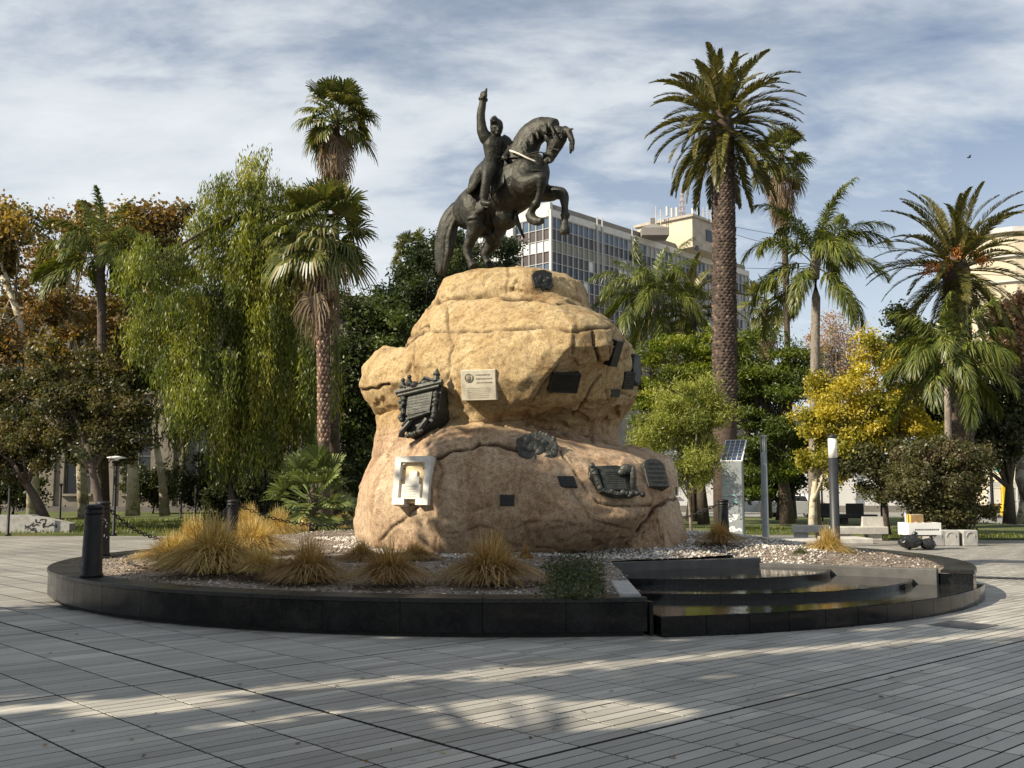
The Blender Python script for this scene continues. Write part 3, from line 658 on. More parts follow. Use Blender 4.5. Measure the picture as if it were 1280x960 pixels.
# dock of the tail merges into the fall of hair
chain(H, [(578,257,.0,.12,.14),(571,262,.05,.14,.17),(564,272,.08,.17,.19),(560,284,.10,.19,.21),(557,297,.10,.18,.20),(554,310,.10,.165,.18),(552,324,.10,.135,.145),(551,336,.10,.09,.10),(549.5,345,.10,.03,.03)], 14)
for k, (o1, o2, s) in enumerate(((-5,-7,.02),(5,3,.16),(0,-3,.2),(-8,-4,.1),(8,8,.05),(3,5,.22),(-3,0,.24))):
    chain(H, [(572+o1*.3,264,s,.05),(565+o1*.7,278,s+.05,.06),(559+o1,296,s+.08,.06),(555+o2,316,s+.08,.055),(552+o2*.8,334,s+.05,.035),(551+o2,344+k % 3*2-3,s,.01)], 8)
# mane falling on the near side
for k in range(12):
    if k == 0: continue
    u = k/11; x0 = 694-46*u; y0 = 154.5+0.0*u + 34*(max(0, u-.25)/.75)**1.5
    x0 = [694,688,681,675,669,664,659,655,651,647,643.5,641][k]; y0 = [156,154.5,154,156,159,163,168,173,178,184,189,194][k]
    dx1 = 2+1.6*math.sin(k*2.3); l = 13+3*math.sin(k*1.7)+5*u
    chain(H, [(x0,y0,.08,.03,.04),(x0+1,y0+l*.3,.21,.03,.04),(x0+dx1+1,y0+l*.65,.27,.03,.04),(x0+dx1+2.5+math.sin(k*3.1),y0+l,.27,.015,.02)], 8)
def h_disp(co, no): return co+no*(0.007*fbm(co, 4.5, 3)+0.004*fbm(co+9, 14.0, 2))[:, None]
horse = fuse(H, 'horse', 'bronze', 0.019, statue, 2, h_disp)

# rider: legs, coat, torso, raised arm, head and hat in one figure
Rm = MB()
def rx(px, py, side=0.0): return P(px, py, 20.15-side)
def rchain(pts, n=12, up=None):
    global J
    keep = J; J = lambda a, b_, c=0.0: rx(a, b_, c)
    chain(Rm, pts, n, up); J = keep
rchain([(615,205,.05,.21,.20),(616,198,.05,.165,.16),(617,190,.06,.195,.17),(617.5,183,.07,.225,.185),(618,177,.08,.225,.17),(619,172,.08,.15,.125),(620,168,.09,.095,.10),(620.5,164.5,.10,.085,.09)], 16, up=(0.4, -.9, 0))
rchain([(620.5,168.5,.13,.085,.09),(620.8,164,.16,.118,.13),(621,159.5,.16,.13,.145),(620.8,155.5,.15,.125,.135),(620.4,152,.13,.09,.10)], 14, up=(0.5, -.85, 0))  # head
ball(Rm, rx(622.6, 162.4, .315), (.026, .036, .042)); ball(Rm, rx(621.8, 167, .27), (.05, .04, .034)); ball(Rm, rx(622.2, 158.8, .28), (.085, .03, .022))
# right arm straight up, fist and pointing finger
rchain([(611,176,.10,.135),(607,172,.12,.135),(603.5,165,.14,.112),(601.6,157,.15,.096),(601.0,148,.16,.088),(601.8,138,.17,.082),(603,130,.18,.07),(603.8,124.5,.18,.062)], 14)
rchain([(603.6,125.5,.18,.095),(603.9,123.8,.18,.098),(604.1,122.4,.18,.085)], 12)            # cuff
ball(Rm, rx(604.8, 119, .18), (.075, .06, .085))
rchain([(606.4,118.6,.20,.034),(607.4,114.6,.20,.031),(608.2,110.2,.20,.023)], 8)            # index finger
for k in range(3): rchain([(604.2+k*.9,116.4+k*.9,.23,.026),(606.2+k*.6,117.2+k*1.0,.27,.026),(606.6+k*.3,119.4+k*.7,.26,.022)], 7)
rchain([(603.2,118.4,.23,.03),(605.0,119.6,.28,.028),(607.6,120.4,.27,.022)], 7)               # thumb
# left arm to the reins
rchain([(626,175.5,-.02,.14),(631,178.5,-.02,.145),(635,184,.0,.125),(637,189,.06,.11),(635,193.5,.16,.095),(632.5,195.8,.26,.075),(631,196.8,.32,.06)], 12)
ball(Rm, rx(630.5, 197.2, .35), (.065, .06, .06))
for k in range(4): rchain([(629.6+k*1.1,196,.36,.022),(630.4+k*1.1,198,.41,.022),(630.8+k*1.0,199.8,.38,.02)], 6)
# epaulettes, collar, sash, belt
ball(Rm, rx(607, 172.5, .14), (.12, .12, .05)); ball(Rm, rx(630, 176, .0), (.12, .12, .05))
rchain([(610,196.5,.22,.03),(615,198,.28,.03),(621,197.5,.27,.03),(626,196,.2,.03)], 8)
for k in range(5): ball(Rm, rx(620.5+.3*math.sin(k), 177+k*4.2, .285), .016)
# right leg: thigh, knee, boot, foot in stirrup
rchain([(614,203,.18,.165,.18),(611.5,210,.34,.145,.15),(609.8,217,.44,.125,.13),(608.8,223,.48,.105,.11),(607.8,229,.48,.098,.102),(606.6,237,.47,.09,.096),(605.3,245,.46,.085,.09),(604.8,251,.46,.076,.08)], 14)
rchain([(602.6,253.2,.44,.07,.06),(606,253.8,.50,.078,.062),(610.5,254.4,.58,.07,.052),(614.6,255,.64,.038,.035)], 10)
rchain([(603.2,250.5,.47,.022),(609,251.5,.54,.018)], 6)
rchain([(619,205,-.3,.17),(624,216,-.5,.14),(624,232,-.5,.1),(623,248,-.5,.07)], 10)   # far leg
# coat skirts spread behind over the croup
for k in range(6):
    rchain([(611-k*.6,200+k*.6,.24-.06*k,.07,.09),(605-k*1.2,211+k*.4,.26-.07*k,.06,.10),(597-k*1.0,224,.26-.08*k,.045,.10),(590-k*.3,234,.22-.08*k,.04,.09),(584.5+k*.3,241.5,.18-.08*k,.025,.05)], 8)
rider = fuse(Rm, 'rider', 'bronze', 0.0155, statue, 2, lambda co, no: co+no*(0.006*fbm(co, 6.0, 3))[:, None])
tag(rider, 'uniformed rider in cocked hat pointing upwards')
# bicorne worn fore and aft: a tall pointed crest from the front, upturned sides
hm = MB(); rows_ = []
for py, hw, df, db, dx_ in ((164,.105,.02,.10,.6),(160.5,.118,.10,.16,.4),(157,.122,.20,.22,.1),(153.5,.112,.25,.26,-.2),(150.5,.088,.20,.22,-.6),(148,.055,.13,.14,-1.1),(146,.028,.07,.08,-1.5),(144.6,.008,.02,.03,-1.7)):
    c_ = rx(620.8+dx_, py, .13); rows_.append([c_+Vector((hw*math.cos(q)*.92+ (df if math.sin(q) < 0 else db)*math.sin(q)*.3, (df if math.sin(q) < 0 else db)*math.sin(q), 0)) for q in np.linspace(0, 2*math.pi, 17)[:-1]])
hm.loft(rows_); ball(hm, rx(618.2, 151, .34), .03); hm.build('cocked_hat', 'bronze', statue, True)
# saddle cloth, holster roll, straps
def sheet(name, rows, th, mat='bronze', parent=statue):
    """a draped plate: grid of points, given thickness towards the horse"""
    mb = MB(); n = len(rows[0]); A = [[Vector(p) for p in r_] for r_ in rows]; off = Vector((0.25, 0.8, -0.1))*th
    top = [p for r_ in A for p in r_]; bot = [p+off for p in top]; N_ = len(top)
    f = []
    for i in range(len(rows)-1):
        for j in range(n-1):
            a = i*n+j; f.append((a, a+1, a+n+1, a+n)); f.append((N_+a+n, N_+a+n+1, N_+a+1, N_+a))
    for i in range(len(rows)-1):
        for j in (0, n-1): a = i*n+j; f.append((a, a+n, N_+a+n, N_+a))
    for j in range(n-1):
        for i in (0, len(rows)-1): a = i*n+j; f.append((a, a+1, N_+a+1, N_+a))
    mb.add(top+bot, f); o = mb.build(name, mat, parent, True); return o
rows = []
for i in range(9):
    u = i/8; row = []
    for j in range(7):
        w = j/6; px = 613+ (15+1.5*math.sin(u*3))*w + 1.0*u; py = 203 + u*(26+17*(1-w)**1.2) + 2*w
        side = 0.42+0.30*math.sin(min(1, u*1.1)*1.5) + 0.025*math.sin(w*9+u*2)-0.08*w
        row.append(P(px, py, ax(px)-side))
    rows.append(row)
sheet('saddle_cloth', rows, 0.03)
rows = []
for i in range(7):
    u = i/6; row = []
    for j in range(6):
        w = j/5; px = 588+16*w-6*u*(1-w); py = 247+ u*22 - 6*w + 3*math.sin(w*3)
        side = 0.55+0.10*math.sin(u*2.2)+0.02*math.sin(w*10)
        row.append(P(px, py, ax(px)-side))
    rows.append(row)
sheet('saddle_cloth', rows, 0.03)
mb = MB(); chain(mb, [(625,200,.30,.055,.06),(621,209,.42,.07,.075),(618,217,.5,.06,.065)], 10); mb.build('holster', 'bronze', statue, True)
mb = MB(); chain(mb, [(637.5,188.2,.42,.018),(648,192,.48,.018),(659,197.5,.44,.018),(669.5,202,.34,.018)], 8); mb.build('rein', 'pale_cord', statue, True)
mb = MB(); chain(mb, [(632,197,.40,.014),(650,196,.36,.014),(672,190,.22,.014),(687,194,.12,.014)], 6)
chain(mb, [(686,168,.17,.014),(694,166,.16,.014),(704,164,.14,.014)], 6); chain(mb, [(686,184,.13,.014),(692,186,.13,.014),(699,188,.1,.014)], 6)
chain(mb, [(703,165,.15,.014),(696,176,.16,.014),(689,190,.12,.014)], 6); mb.build('bridle', 'bronze', statue, True)
mb = MB(); chain(mb, [(684,192,.1,.022),(680,195,.08,.02),(679,201,.05,.02),(675,207,.05,.018)], 6); ball(mb, J(681, 193, .1), .045); mb.build('bit_chain', 'bronze', statue, True)
mb = MB(); chain(mb, [(644,266,.05,.05),(647,277,.05,.045),(651,288,.05,.035),(655,297,.05,.028)], 8); mb.build('scabbard', 'bronze', statue, True)
mb = MB(); chain(mb, [(607,222,.62,.016),(610,240,.62,.014),(612,251,.62,.014)], 6)
chain(mb, [(604,250,.62,.016),(603.6,257,.62,.02),(610,259,.62,.02),(614,252,.62,.016)], 6); mb.build('stirrup', 'bronze', statue, True)
mb = MB(); chain(mb, [(645,206,.42,.022),(660,212,.42,.02),(676,214,.24,.02),(683,222,.0,.02)], 6); mb.build('breast_strap', 'bronze', statue, True)
# ================================================================ vegetation tools
leafmat('leaf', 0.38, 0.025); leafmat('palm_leaf', 0.25, 0.035, 0.4); leafmat('straw', 0.45, 0.03)
simple('bark_dark', (0.085, 0.065, 0.05), 0.95, var=0.3, scale=9, bump=0.8, bscale=25)
simple('bark_palm', (0.075, 0.052, 0.038), 0.95, var=0.35, scale=7, bump=0.8, bscale=20)
simple('bark_grey', (0.20, 0.17, 0.14), 0.95, var=0.3, scale=8, bump=0.7, bscale=22)
m, t, b = newmat('bark_plane')      # patchy pale plane-tree bark
geo = nd(t, 'ShaderNodeNewGeometry'); v = nd(t, 'ShaderNodeTexVoronoi', i_Scale=3.0); n = nd(t, 'ShaderNodeTexNoise', i_Scale=3.5, i_Detail=5.0)
lk(t, geo.outputs['Position'], n.inputs[0]); mv = nd(t, 'ShaderNodeVectorMath', operation='ADD'); lk(t, geo.outputs['Position'], mv.inputs[0]); lk(t, n.outputs['Color'], mv.inputs[1]); lk(t, mv.outputs[0], v.inputs[0])
sc_ = nd(t, 'ShaderNodeSeparateColor'); lk(t, v.outputs['Color'], sc_.inputs[0])
r1 = ramp(t, [(0.0, (0.24, 0.19, 0.13)), (0.35, (0.38, 0.32, 0.22)), (0.7, (0.52, 0.47, 0.35)), (1.0, (0.60, 0.56, 0.45))], sc_.outputs[0]); lk(t, r1.outputs[0], b.inputs['Base Color']); b.inputs['Roughness'].default_value = 0.85

def rdir(r, n):
    v = r.normal(size=(n, 3)); return v/np.linalg.norm(v, axis=1, keepdims=True)
def leaf_quads(c, size, r, aspect=0.55, down=0.0, flat=0.0):
    """a bent diamond leaf (two quads share an edge) at each centre"""
    n = len(c); d = rdir(r, n); d[:, 2] -= down; d /= np.linalg.norm(d, axis=1, keepdims=True)
    s = np.cross(d, rdir(r, n)); s[:, 2] *= (1-flat); s /= np.linalg.norm(s, axis=1, keepdims=True)+1e-9
    L = (size*r.uniform(0.65, 1.35, n))[:, None]; w = L*aspect
    v = np.stack([c-d*L*.5, c+s*w*.5, c+d*L*.5, c-s*w*.5], 1)
    return v.reshape(-1, 3), np.arange(n*4).reshape(-1, 4)
def palette(r, n, cols, jit=0.22):
    cols = np.asarray(cols, float); w = cols[:, 3]/cols[:, 3].sum()
    return cols[r.choice(len(cols), n, p=w), :3]*(1+r.normal(0, jit, (n, 1))).clip(.45, 1.8)
def clumps(r, lobes, per, shell=0.45):
    """clump centres spread through the volume of ellipsoid lobes, more near the skin"""
    out = []
    for c, rad in lobes:
        rad = np.asarray(rad, float); k = max(6, int(1.9*per*rad[0]*rad[2]))
        d = rdir(r, k); u = r.uniform(shell**2, 1.0, (k, 1))**0.5
        wob = 1+0.22*np.sin(d[:, :1]*5+d[:, 2:]*4+c[0])
        out.append(np.asarray(c)+d*rad*u*wob)
    return np.concatenate(out)
def tree(name, label, cat, trunk, lobes, cols, leaves=22000, leaf=0.2, per=6.0, clump=0.45, bark='bark_dark', tr=0.2, group=None, seed=1, aspect=0.55, down=0.0,
         twigs=1.0, shell=0.45, mat='leaf', pclump=True, squash=0.75, limbs=True):
    """trunk: world points from the ground up; lobes: (centre, radii)"""
    r = R_(seed); T = thing(name, label, cat, trunk[0], group)
    cl = clumps(r, lobes, per, shell); k = len(cl); leaves = int(leaves*1.7)
    tb = MB(); n = len(trunk)
    tb.tube(trunk, [tr*(1.25 if i == 0 else 1-0.55*i/(n-1)) for i in range(n)], 9)
    top = Vector(trunk[-1])
    if limbs:
        for c, rad in lobes:
            c = Vector(c); i = min(range(n), key=lambda q: (Vector(trunk[q])-c).length + (0 if q > 0 else 9)); i = max(1, i-1); a = Vector(trunk[i])
            mid = a.lerp(c, 0.5)+Vector((r.normal(0, .2), r.normal(0, .2), 0.12*(c-a).length)); tb.tube([a, mid, c], [tr*.5, tr*.33, tr*.16], 6)
            near = [q for q in cl if (Vector(q)-c).length < max(rad)*1.2]
            for q in near[:int(len(near)*0.3*twigs)]:
                q = Vector(q); w = c.lerp(a, r.uniform(0, .5)); md = w.lerp(q, .5)+Vector(r.normal(0, .12, 3))
                tb.tube([w, md, q], [tr*.15, tr*.09, tr*.03], 4, cap=False)
    tb.build('trunk', bark, T, True)
    if leaves:
        wt = np.exp(r.normal(0, .75, k)); which = r.choice(k, leaves, p=wt/wt.sum()); sz = clump*r.uniform(0.6, 1.4, k)
        off = r.normal(0, .55, (leaves, 3))*sz[which][:, None]; off[:, 2] *= squash
        c = cl[which]+off
        leaf = leaf*.95
        V, Q = leaf_quads(c, leaf, r, aspect, down)
        if pclump:
            base = palette(r, k, cols, 0.12)[which]; col = base*0.65+palette(r, leaves, cols)*0.35
        else: col = palette(r, leaves, cols)
        mk('crown', V, Q, mat, T, col)
    return T
def L_(px, py, Y, rx_, ry_=None, ry3=None):
    """ellipsoid lobe from picture position and radii in pixels"""
    ry_ = ry_ or rx_; k = Y/F
    return (P(px, py, Y), (rx_*k, (ry3 or (rx_+ry_)/2)*k, ry_*k))
def up_path(pts, Y): return [P(a, b_, Y) for a, b_ in pts]

# ---------------------------------------------------------------- pinnate fronds (date and queen palms)
def frond_mesh(name, L, elev, droop, ll, pairs, cols, seed, vee=0.35, hang=0.15, lw=0.035, plume=0.0, rach=0.03, stalk=0.12):
    r = R_(seed); N = 14; pts = []; p = np.array([0., 0, 0]); ts = np.linspace(0, 1, N)
    th = elev-droop*ts**1.5
    P_ = [p.copy()]
    for i in range(1, N): p = p+np.array([math.cos(th[i]), 0, math.sin(th[i])])*L/(N-1); P_.append(p.copy())
    P_ = np.array(P_)
    V, Q, C = [], [], []
    def quad(a, b_, c, d, col): o = len(V); V.extend([a, b_, c, d]); Q.append((o, o+1, o+2, o+3)); C.append(col)
    rc = np.array(cols[0][:3])*1.3+0.02
    for i in range(N-1):
        w0 = rach*(1-.85*ts[i]); w1 = rach*(1-.85*ts[i+1]); s = np.array([0, 1., 0]); 
        quad(P_[i]-s*w0, P_[i]+s*w0, P_[i+1]+s*w1, P_[i+1]-s*w1, rc)
        dn = np.array([0, 0, -1.2*w0]); quad(P_[i]-s*w0, P_[i]+dn, P_[i+1]+dn, P_[i+1]-s*w1, rc); quad(P_[i]+s*w0, P_[i]+dn, P_[i+1]+dn, P_[i+1]+s*w1, rc)
    for k in range(pairs):
        t_ = stalk+(1-stalk)*(k+.5)/pairs; x = t_*(N-1); i = min(int(x), N-2); f = x-i; b0 = P_[i]*(1-f)+P_[i+1]*f
        a = elev-droop*t_**1.5; T = np.array([math.cos(a), 0, math.sin(a)]); U = np.array([-math.sin(a), 0, math.cos(a)])
        for s in (-1, 1):
            A = math.radians(62-34*t_)+r.normal(0, .06); ve = vee+r.normal(0, plume)+r.normal(0, .05)
            S = np.array([0, s, 0])*math.cos(ve)+U*math.sin(ve); d = T*math.cos(A)+S*math.sin(A)
            l = ll*(math.sin(math.pi*min(1, .22+.72*t_))**.7)*r.uniform(.85, 1.12)
            wv = np.cross(d, U+r.normal(0, .25, 3)); wv /= np.linalg.norm(wv)+1e-9; w = lw*r.uniform(.8, 1.2)
            g = np.array([0, 0, -1.0])*hang*l*r.uniform(.6, 1.4)
            m_ = b0+d*l*.55+g*.35; e = b0+d*l*.97+g*1.25
            col = palette(r, 1, cols, .15)[0]
            quad(b0-wv*w*.35, b0+wv*w*.35, m_+wv*w*.5, m_-wv*w*.5, col); quad(m_-wv*w*.5, m_+wv*w*.5, e+wv*w*.06, e-wv*w*.06, col)
    return mesh_data(name, np.array(V), np.array(Q), 'palm_leaf', np.array(C))
def fan_mesh(name, elev, pet, rad, cols, seed, segs=26, hang=0.45, lw=0.075, droop=0.28):
    """fan leaf on a stalk, tips hanging"""
    r = R_(seed); V, Q, C = [], [], []
    def quad(a, b_, c, d, col): o = len(V); V.extend([a, b_, c, d]); Q.append((o, o+1, o+2, o+3)); C.append(col)
    D0 = np.array([math.cos(elev), 0, math.sin(elev)]); e2 = elev-droop; D1 = np.array([math.cos(e2), 0, math.sin(e2)])
    a0 = np.zeros(3); a1 = D0*pet*.55; a2 = a1+D1*pet*.45; S = np.array([0, 1., 0]); w = 0.02; pc = np.array(cols[0][:3])*1.25
    for p, q in ((a0, a1), (a1, a2)):
        quad(p-S*w, p+S*w, q+S*w*.8, q-S*w*.8, pc); n_ = np.array([0, 0, .03]); quad(p-n_, p+n_, q+n_, q-n_, pc)
    e3 = e2-droop*.6; X = np.array([math.cos(e3), 0, math.sin(e3)]); N = np.array([-math.sin(e3), 0, math.cos(e3)])
    for k in range(segs):
        an = math.radians(-125+250*(k+.5)/segs)+r.normal(0, .02); l = rad*(0.72+.28*math.cos(an*.75))*r.uniform(.88, 1.1)
        d = X*math.cos(an)+S*math.sin(an)+N*(0.25*abs(math.sin(an))); d /= np.linalg.norm(d)
        wv = np.cross(d, N); wv /= np.linalg.norm(wv); g = np.array([0, 0, -1.])*l*hang*r.uniform(.7, 1.3)
        m_ = a2+d*l*.55; e = a2+d*l*.80+g*.6; f = e+np.array([0, 0, -1.])*l*hang*.45+d*l*.04
        col = palette(r, 1, cols, .14)[0]; ww = lw*r.uniform(.85, 1.15)
        quad(a2-wv*.012, a2+wv*.012, m_+wv*ww*.55, m_-wv*ww*.55, col); quad(m_-wv*ww*.55, m_+wv*ww*.55, e+wv*ww*.3, e-wv*ww*.3, col); quad(e-wv*ww*.3, e+wv*ww*.3, f+wv*.006, f-wv*.006, col)
    return mesh_data(name, np.array(V), np.array(Q), 'palm_leaf', np.array(C))
def scar_trunk(T, path, r0, r1, rows, around, depth, bark='bark_palm', scol=((0.20,0.14,0.10,1),(0.12,0.085,0.06,1),(0.30,0.22,0.15,.6)), seed=5, zfrac=(0, 1), lift=0.02):
    """tapered trunk with real leaf-base scars standing proud of it"""
    path = [Vector(p) for p in path]; n = len(path)
    tb = MB(); tb.tube(path, [r0+(r1-r0)*i/(n-1) for i in range(n)], 14); tr_ = tb.build('trunk', bark, T, True)
    r = R_(seed); V, Q, C = [], [], []
    for i in range(rows):
        u = zfrac[0]+(zfrac[1]-zfrac[0])*(i+.5)/rows; x = u*(n-1); k = min(int(x), n-2); c = path[k].lerp(path[k+1], x-k); rad = (r0+(r1-r0)*u)
        hgt = (path[-1]-path[0]).length*(zfrac[1]-zfrac[0])/rows
        for j in range(around):
            a = 2*math.pi*(j+.5*(i % 2))/around+r.normal(0, .05); ca, sa = math.cos(a), math.sin(a); da = math.pi/around*.95
            o = len(V); dp = depth*r.uniform(.5, 1.4); hh = hgt*r.uniform(.75, 1.15)
            q = lambda an, rr_, z: (c.x+rr_*math.cos(an), c.y+rr_*math.sin(an), c.z+z)
            V += [q(a-da, rad*.98, 0), q(a, rad*.98, -hh*.6), q(a+da, rad*.98, 0), q(a, rad*.99, hh*.7), q(a-da*.6, rad+dp*.8, hh*.25+lift), q(a+da*.6, rad+dp*.8, hh*.25+lift), q(a, rad+dp, hh*.55+lift), q(a, rad+dp*.7, -hh*.2+lift)]
            Q += [(o, o+1, o+7, o+4), (o+1, o+2, o+5, o+7), (o+2, o+3, o+6, o+5), (o+3, o, o+4, o+6), (o+4, o+7, o+5, o+6)]
            C += [palette(r, 1, scol, .25)[0]]*5
    ob = mk('leaf_scars', np.array(V), np.array(Q), 'stone_bits', T, np.array(C)); tag(ob, kind='stuff'); return tr_
def pinnate_palm(name, label, trunk, crown, meshes, n, elev_hi, seed, group=None, dz=0.5, ring=0.15, scars=None, tr=(0.2, 0.17), bark='bark_palm', extra=None, tilt=0.10):
    T = thing(name, label, 'palm tree', trunk[0], group)
    if scars: scar_trunk(T, trunk, tr[0], tr[1], *scars)
    else: MB().tube(trunk, [tr[0]*1.3]+[tr[0]+(tr[1]-tr[0])*i/(len(trunk)-1) for i in range(1, len(trunk))], 12).build('trunk', bark, T, True)
    r = R_(seed); base = Vector(trunk[0])
    hb = MB(); tpv = Vector(trunk[-1]); hr = max(tr[1], ring*1.1)
    hb.lathe([(tr[1]*.95, -.3), (hr*1.15, .05), (hr*1.2, (Vector(crown)-tpv).length*.6+dz*.2), (hr*.7, (Vector(crown)-tpv).length+dz*.5), (.05, (Vector(crown)-tpv).length+dz*.9)], 12, Matrix.Translation(tpv)); hb.build('crown_heart', bark, T, True)
    for k in range(n):
        u = (k+.5)/n; az = k*2.39996+r.normal(0, .12); i = min(len(meshes)-1, int(u*len(meshes)))
        c = Vector(crown)+Vector((ring*math.cos(az), ring*math.sin(az), dz*(0.5-u)))-base
        put('frond', meshes[i], T, Matrix.Translation(c) @ Matrix.Rotation(az, 4, 'Z') @ Matrix.Rotation(float(r.normal(0, tilt)), 4, 'Y') @ Matrix.Rotation(float(r.normal(0, .25)), 4, 'X') @ Matrix.Scale(float(r.uniform(.88, 1.08)), 4))
    return T
CANARY = [(0.095, 0.092, 0.022, 3), (0.14, 0.125, 0.03, 2), (0.065, 0.070, 0.02, 2), (0.20, 0.155, 0.045, 1)]
QUEEN = [(0.10, 0.125, 0.022, 3), (0.15, 0.17, 0.03, 2), (0.065, 0.085, 0.02, 2), (0.21, 0.20, 0.045, .8)]
WASH = [(0.095, 0.11, 0.024, 3), (0.145, 0.15, 0.034, 2), (0.062, 0.078, 0.02, 2), (0.22, 0.18, 0.06, .7)]
DEAD = [(0.22, 0.155, 0.09, 2), (0.16, 0.11, 0.065, 2), (0.29, 0.215, 0.13, 1)]
def canary_set(L, seed, ll=0.42, short=False):
    sp_ = [(1.35, .9), (1.15, 1.0), (.95, 1.1), (.75, 1.15), (.5, 1.1), (.25, 1.05), (0.0, 1.05), (-.3, .9), (-.6, .7), (-.9, .5)]
    return [frond_mesh('frond', L*((.68 if i == 0 else .84 if i == 1 else 1) if short else 1), e, d, ll, 62, CANARY, seed+i, vee=.42, hang=.12, lw=.048, rach=.045) for i, (e, d) in enumerate(sp_)]
def queen_set(L, seed, ll=0.62):
    sp_ = [(1.4, .9), (1.15, 1.5), (.95, 1.9), (.7, 2.0), (.4, 1.8), (.05, 1.5), (-.4, 1.0)]
    return [frond_mesh('frond', L, e, d, ll, 100, QUEEN, seed+i, vee=.15, hang=.55, lw=.042, plume=.6, rach=.028, stalk=.16) for i, (e, d) in enumerate(sp_)]
def wash_sets(seed, pet=0.95, rad=0.95):
    live = [fan_mesh('fan_leaf', e, pet, rad, WASH, seed+i, hang=h) for i, (e, h) in enumerate([(1.45, .08), (1.15, .15), (.85, .22), (.55, .28), (.25, .34), (-.1, .4), (-.45, .48)])]
    dead = [fan_mesh('dead_fan', e, pet*.8, rad*.85, DEAD, seed+20+i, segs=18, hang=.6, lw=.06, droop=.5) for i, e in enumerate((-.6, -.9, -1.2))]
    return live, dead
def fan_palm(name, label, trunk, crown, sets, nl, ndead, seed, tr=(.2, .16), group=None, scars=None, dead_len=1.2, sc=1.0, bark='bark_palm', dz=0.6):
    T = thing(name, label, 'palm tree', trunk[0], group); r = R_(seed); base = Vector(trunk[0])
    if scars: scar_trunk(T, trunk, tr[0], tr[1], *scars)
    else: MB().tube(trunk, [tr[0]*1.25]+[tr[0]+(tr[1]-tr[0])*i/(len(trunk)-1) for i in range(1, len(trunk))], 12).build('trunk', bark, T, True)
    live, dead = sets
    hb = MB(); tpv = Vector(trunk[-1]); hl = (Vector(crown)-tpv).length; hb.lathe([(tr[1]*.95, -.2), (tr[1]*1.2, .0), (tr[1]*1.1, hl+dz*.2), (.04, hl+dz*.8)], 10, Matrix.Translation(tpv)); hb.build('crown_heart', bark, T, True)
    for k in range(nl):
        u = (k+.5)/nl; az = k*2.39996+r.normal(0, .15); i = min(len(live)-1, int(u*len(live)))
        c = Vector(crown)-base+Vector((.1*math.cos(az), .1*math.sin(az), dz*(.5-u)))
        put('fan_leaf', live[i], T, Matrix.Translation(c) @ Matrix.Rotation(az, 4, 'Z') @ Matrix.Rotation(float(r.normal(0, .12)), 4, 'Y') @ Matrix.Rotation(float(r.normal(0, .3)), 4, 'X') @ Matrix.Scale(sc*float(r.uniform(.85, 1.12)), 4))
    for k in range(ndead):
        u = (k+.5)/max(1, ndead); az = k*2.39996+r.normal(0, .2); i = min(2, int(u*3))
        c = Vector(crown)-base+Vector((.12*math.cos(az), .12*math.sin(az), -dz*.5-dead_len*u))
        put('dead_fan', dead[i], T, Matrix.Translation(c) @ Matrix.Rotation(az, 4, 'Z') @ Matrix.Rotation(float(r.normal(0, .1)), 4, 'Y') @ Matrix.Scale(sc*float(r.uniform(.8, 1.1)), 4))
    return T
# ================================================================ lawns
m, t, b = newmat('lawn')
geo = nd(t, 'ShaderNodeNewGeometry'); n = nd(t, 'ShaderNodeTexNoise', i_Scale=0.7, i_Detail=6.0); n2 = nd(t, 'ShaderNodeTexNoise', i_Scale=30.0, i_Detail=4.0)
lk(t, geo.outputs['Position'], n.inputs[0]); lk(t, geo.outputs['Position'], n2.inputs[0])
r1 = ramp(t, [(0.3, (0.075, 0.095, 0.02)), (0.5, (0.11, 0.14, 0.03)), (0.72, (0.17, 0.16, 0.055))], n.outputs[0]); r2 = ramp(t, [(.3, (.6,)*3), (.7, (1.2,)*3)], n2.outputs[0])
mx = nd(t, 'ShaderNodeMix', data_type='RGBA', blend_type='MULTIPLY'); mx.inputs[0].default_value = 1; lk(t, r1.outputs[0], mx.inputs[6]); lk(t, r2.outputs[0], mx.inputs[7]); lk(t, mx.outputs[2], b.inputs['Base Color']); b.inputs['Roughness'].default_value = .95
bp = nd(t, 'ShaderNodeBump', i_Strength=1.0, i_Distance=.08); lk(t, n2.outputs[0], bp.inputs['Height']); lk(t, bp.outputs[0], b.inputs['Normal'])
def lawn(name, poly, z=0.06, rise=0.35, y0=39, y1=60):
    me = bmesh.new(); 
    xs = [p[0] for p in poly]; 
    vs = [me.verts.new((x, y, z+rise*min(1, max(0, (y-y0)/(y1-y0))))) for x, y in poly]; vb = [me.verts.new((x, y, -0.05)) for x, y in poly]
    me.faces.new(vs)
    for i in range(len(poly)): j = (i+1) % len(poly); me.faces.new((vb[i], vb[j], vs[j], vs[i]))
    d = bpy.data.meshes.new(name); me.to_mesh(d); me.free(); d.materials.append(MATS['lawn'])
    return tag(put(name, d), kind='structure')
lawn('lawn', [(-40, 39), (-6.5, 39), (-1, 43), (-1, 60), (-40, 60)], 0.07, 0.42, 39, 50)
lawn('lawn', [(3.2, 40.5), (10.0, 40.0), (16.5, 39.0), (24, 39), (24, 66), (3.2, 66)], 0.06, 0.0)
lawn('lawn', [(12.5, 36.0), (17.6, 35.5), (18.5, 38.5), (12.5, 38.5)], 0.05, 0.0)
lawn('lawn', [(3.5, 33.0), (7.0, 33.0), (7.4, 38.6), (3.5, 38.6)], 0.05, 0.25, 33, 37)
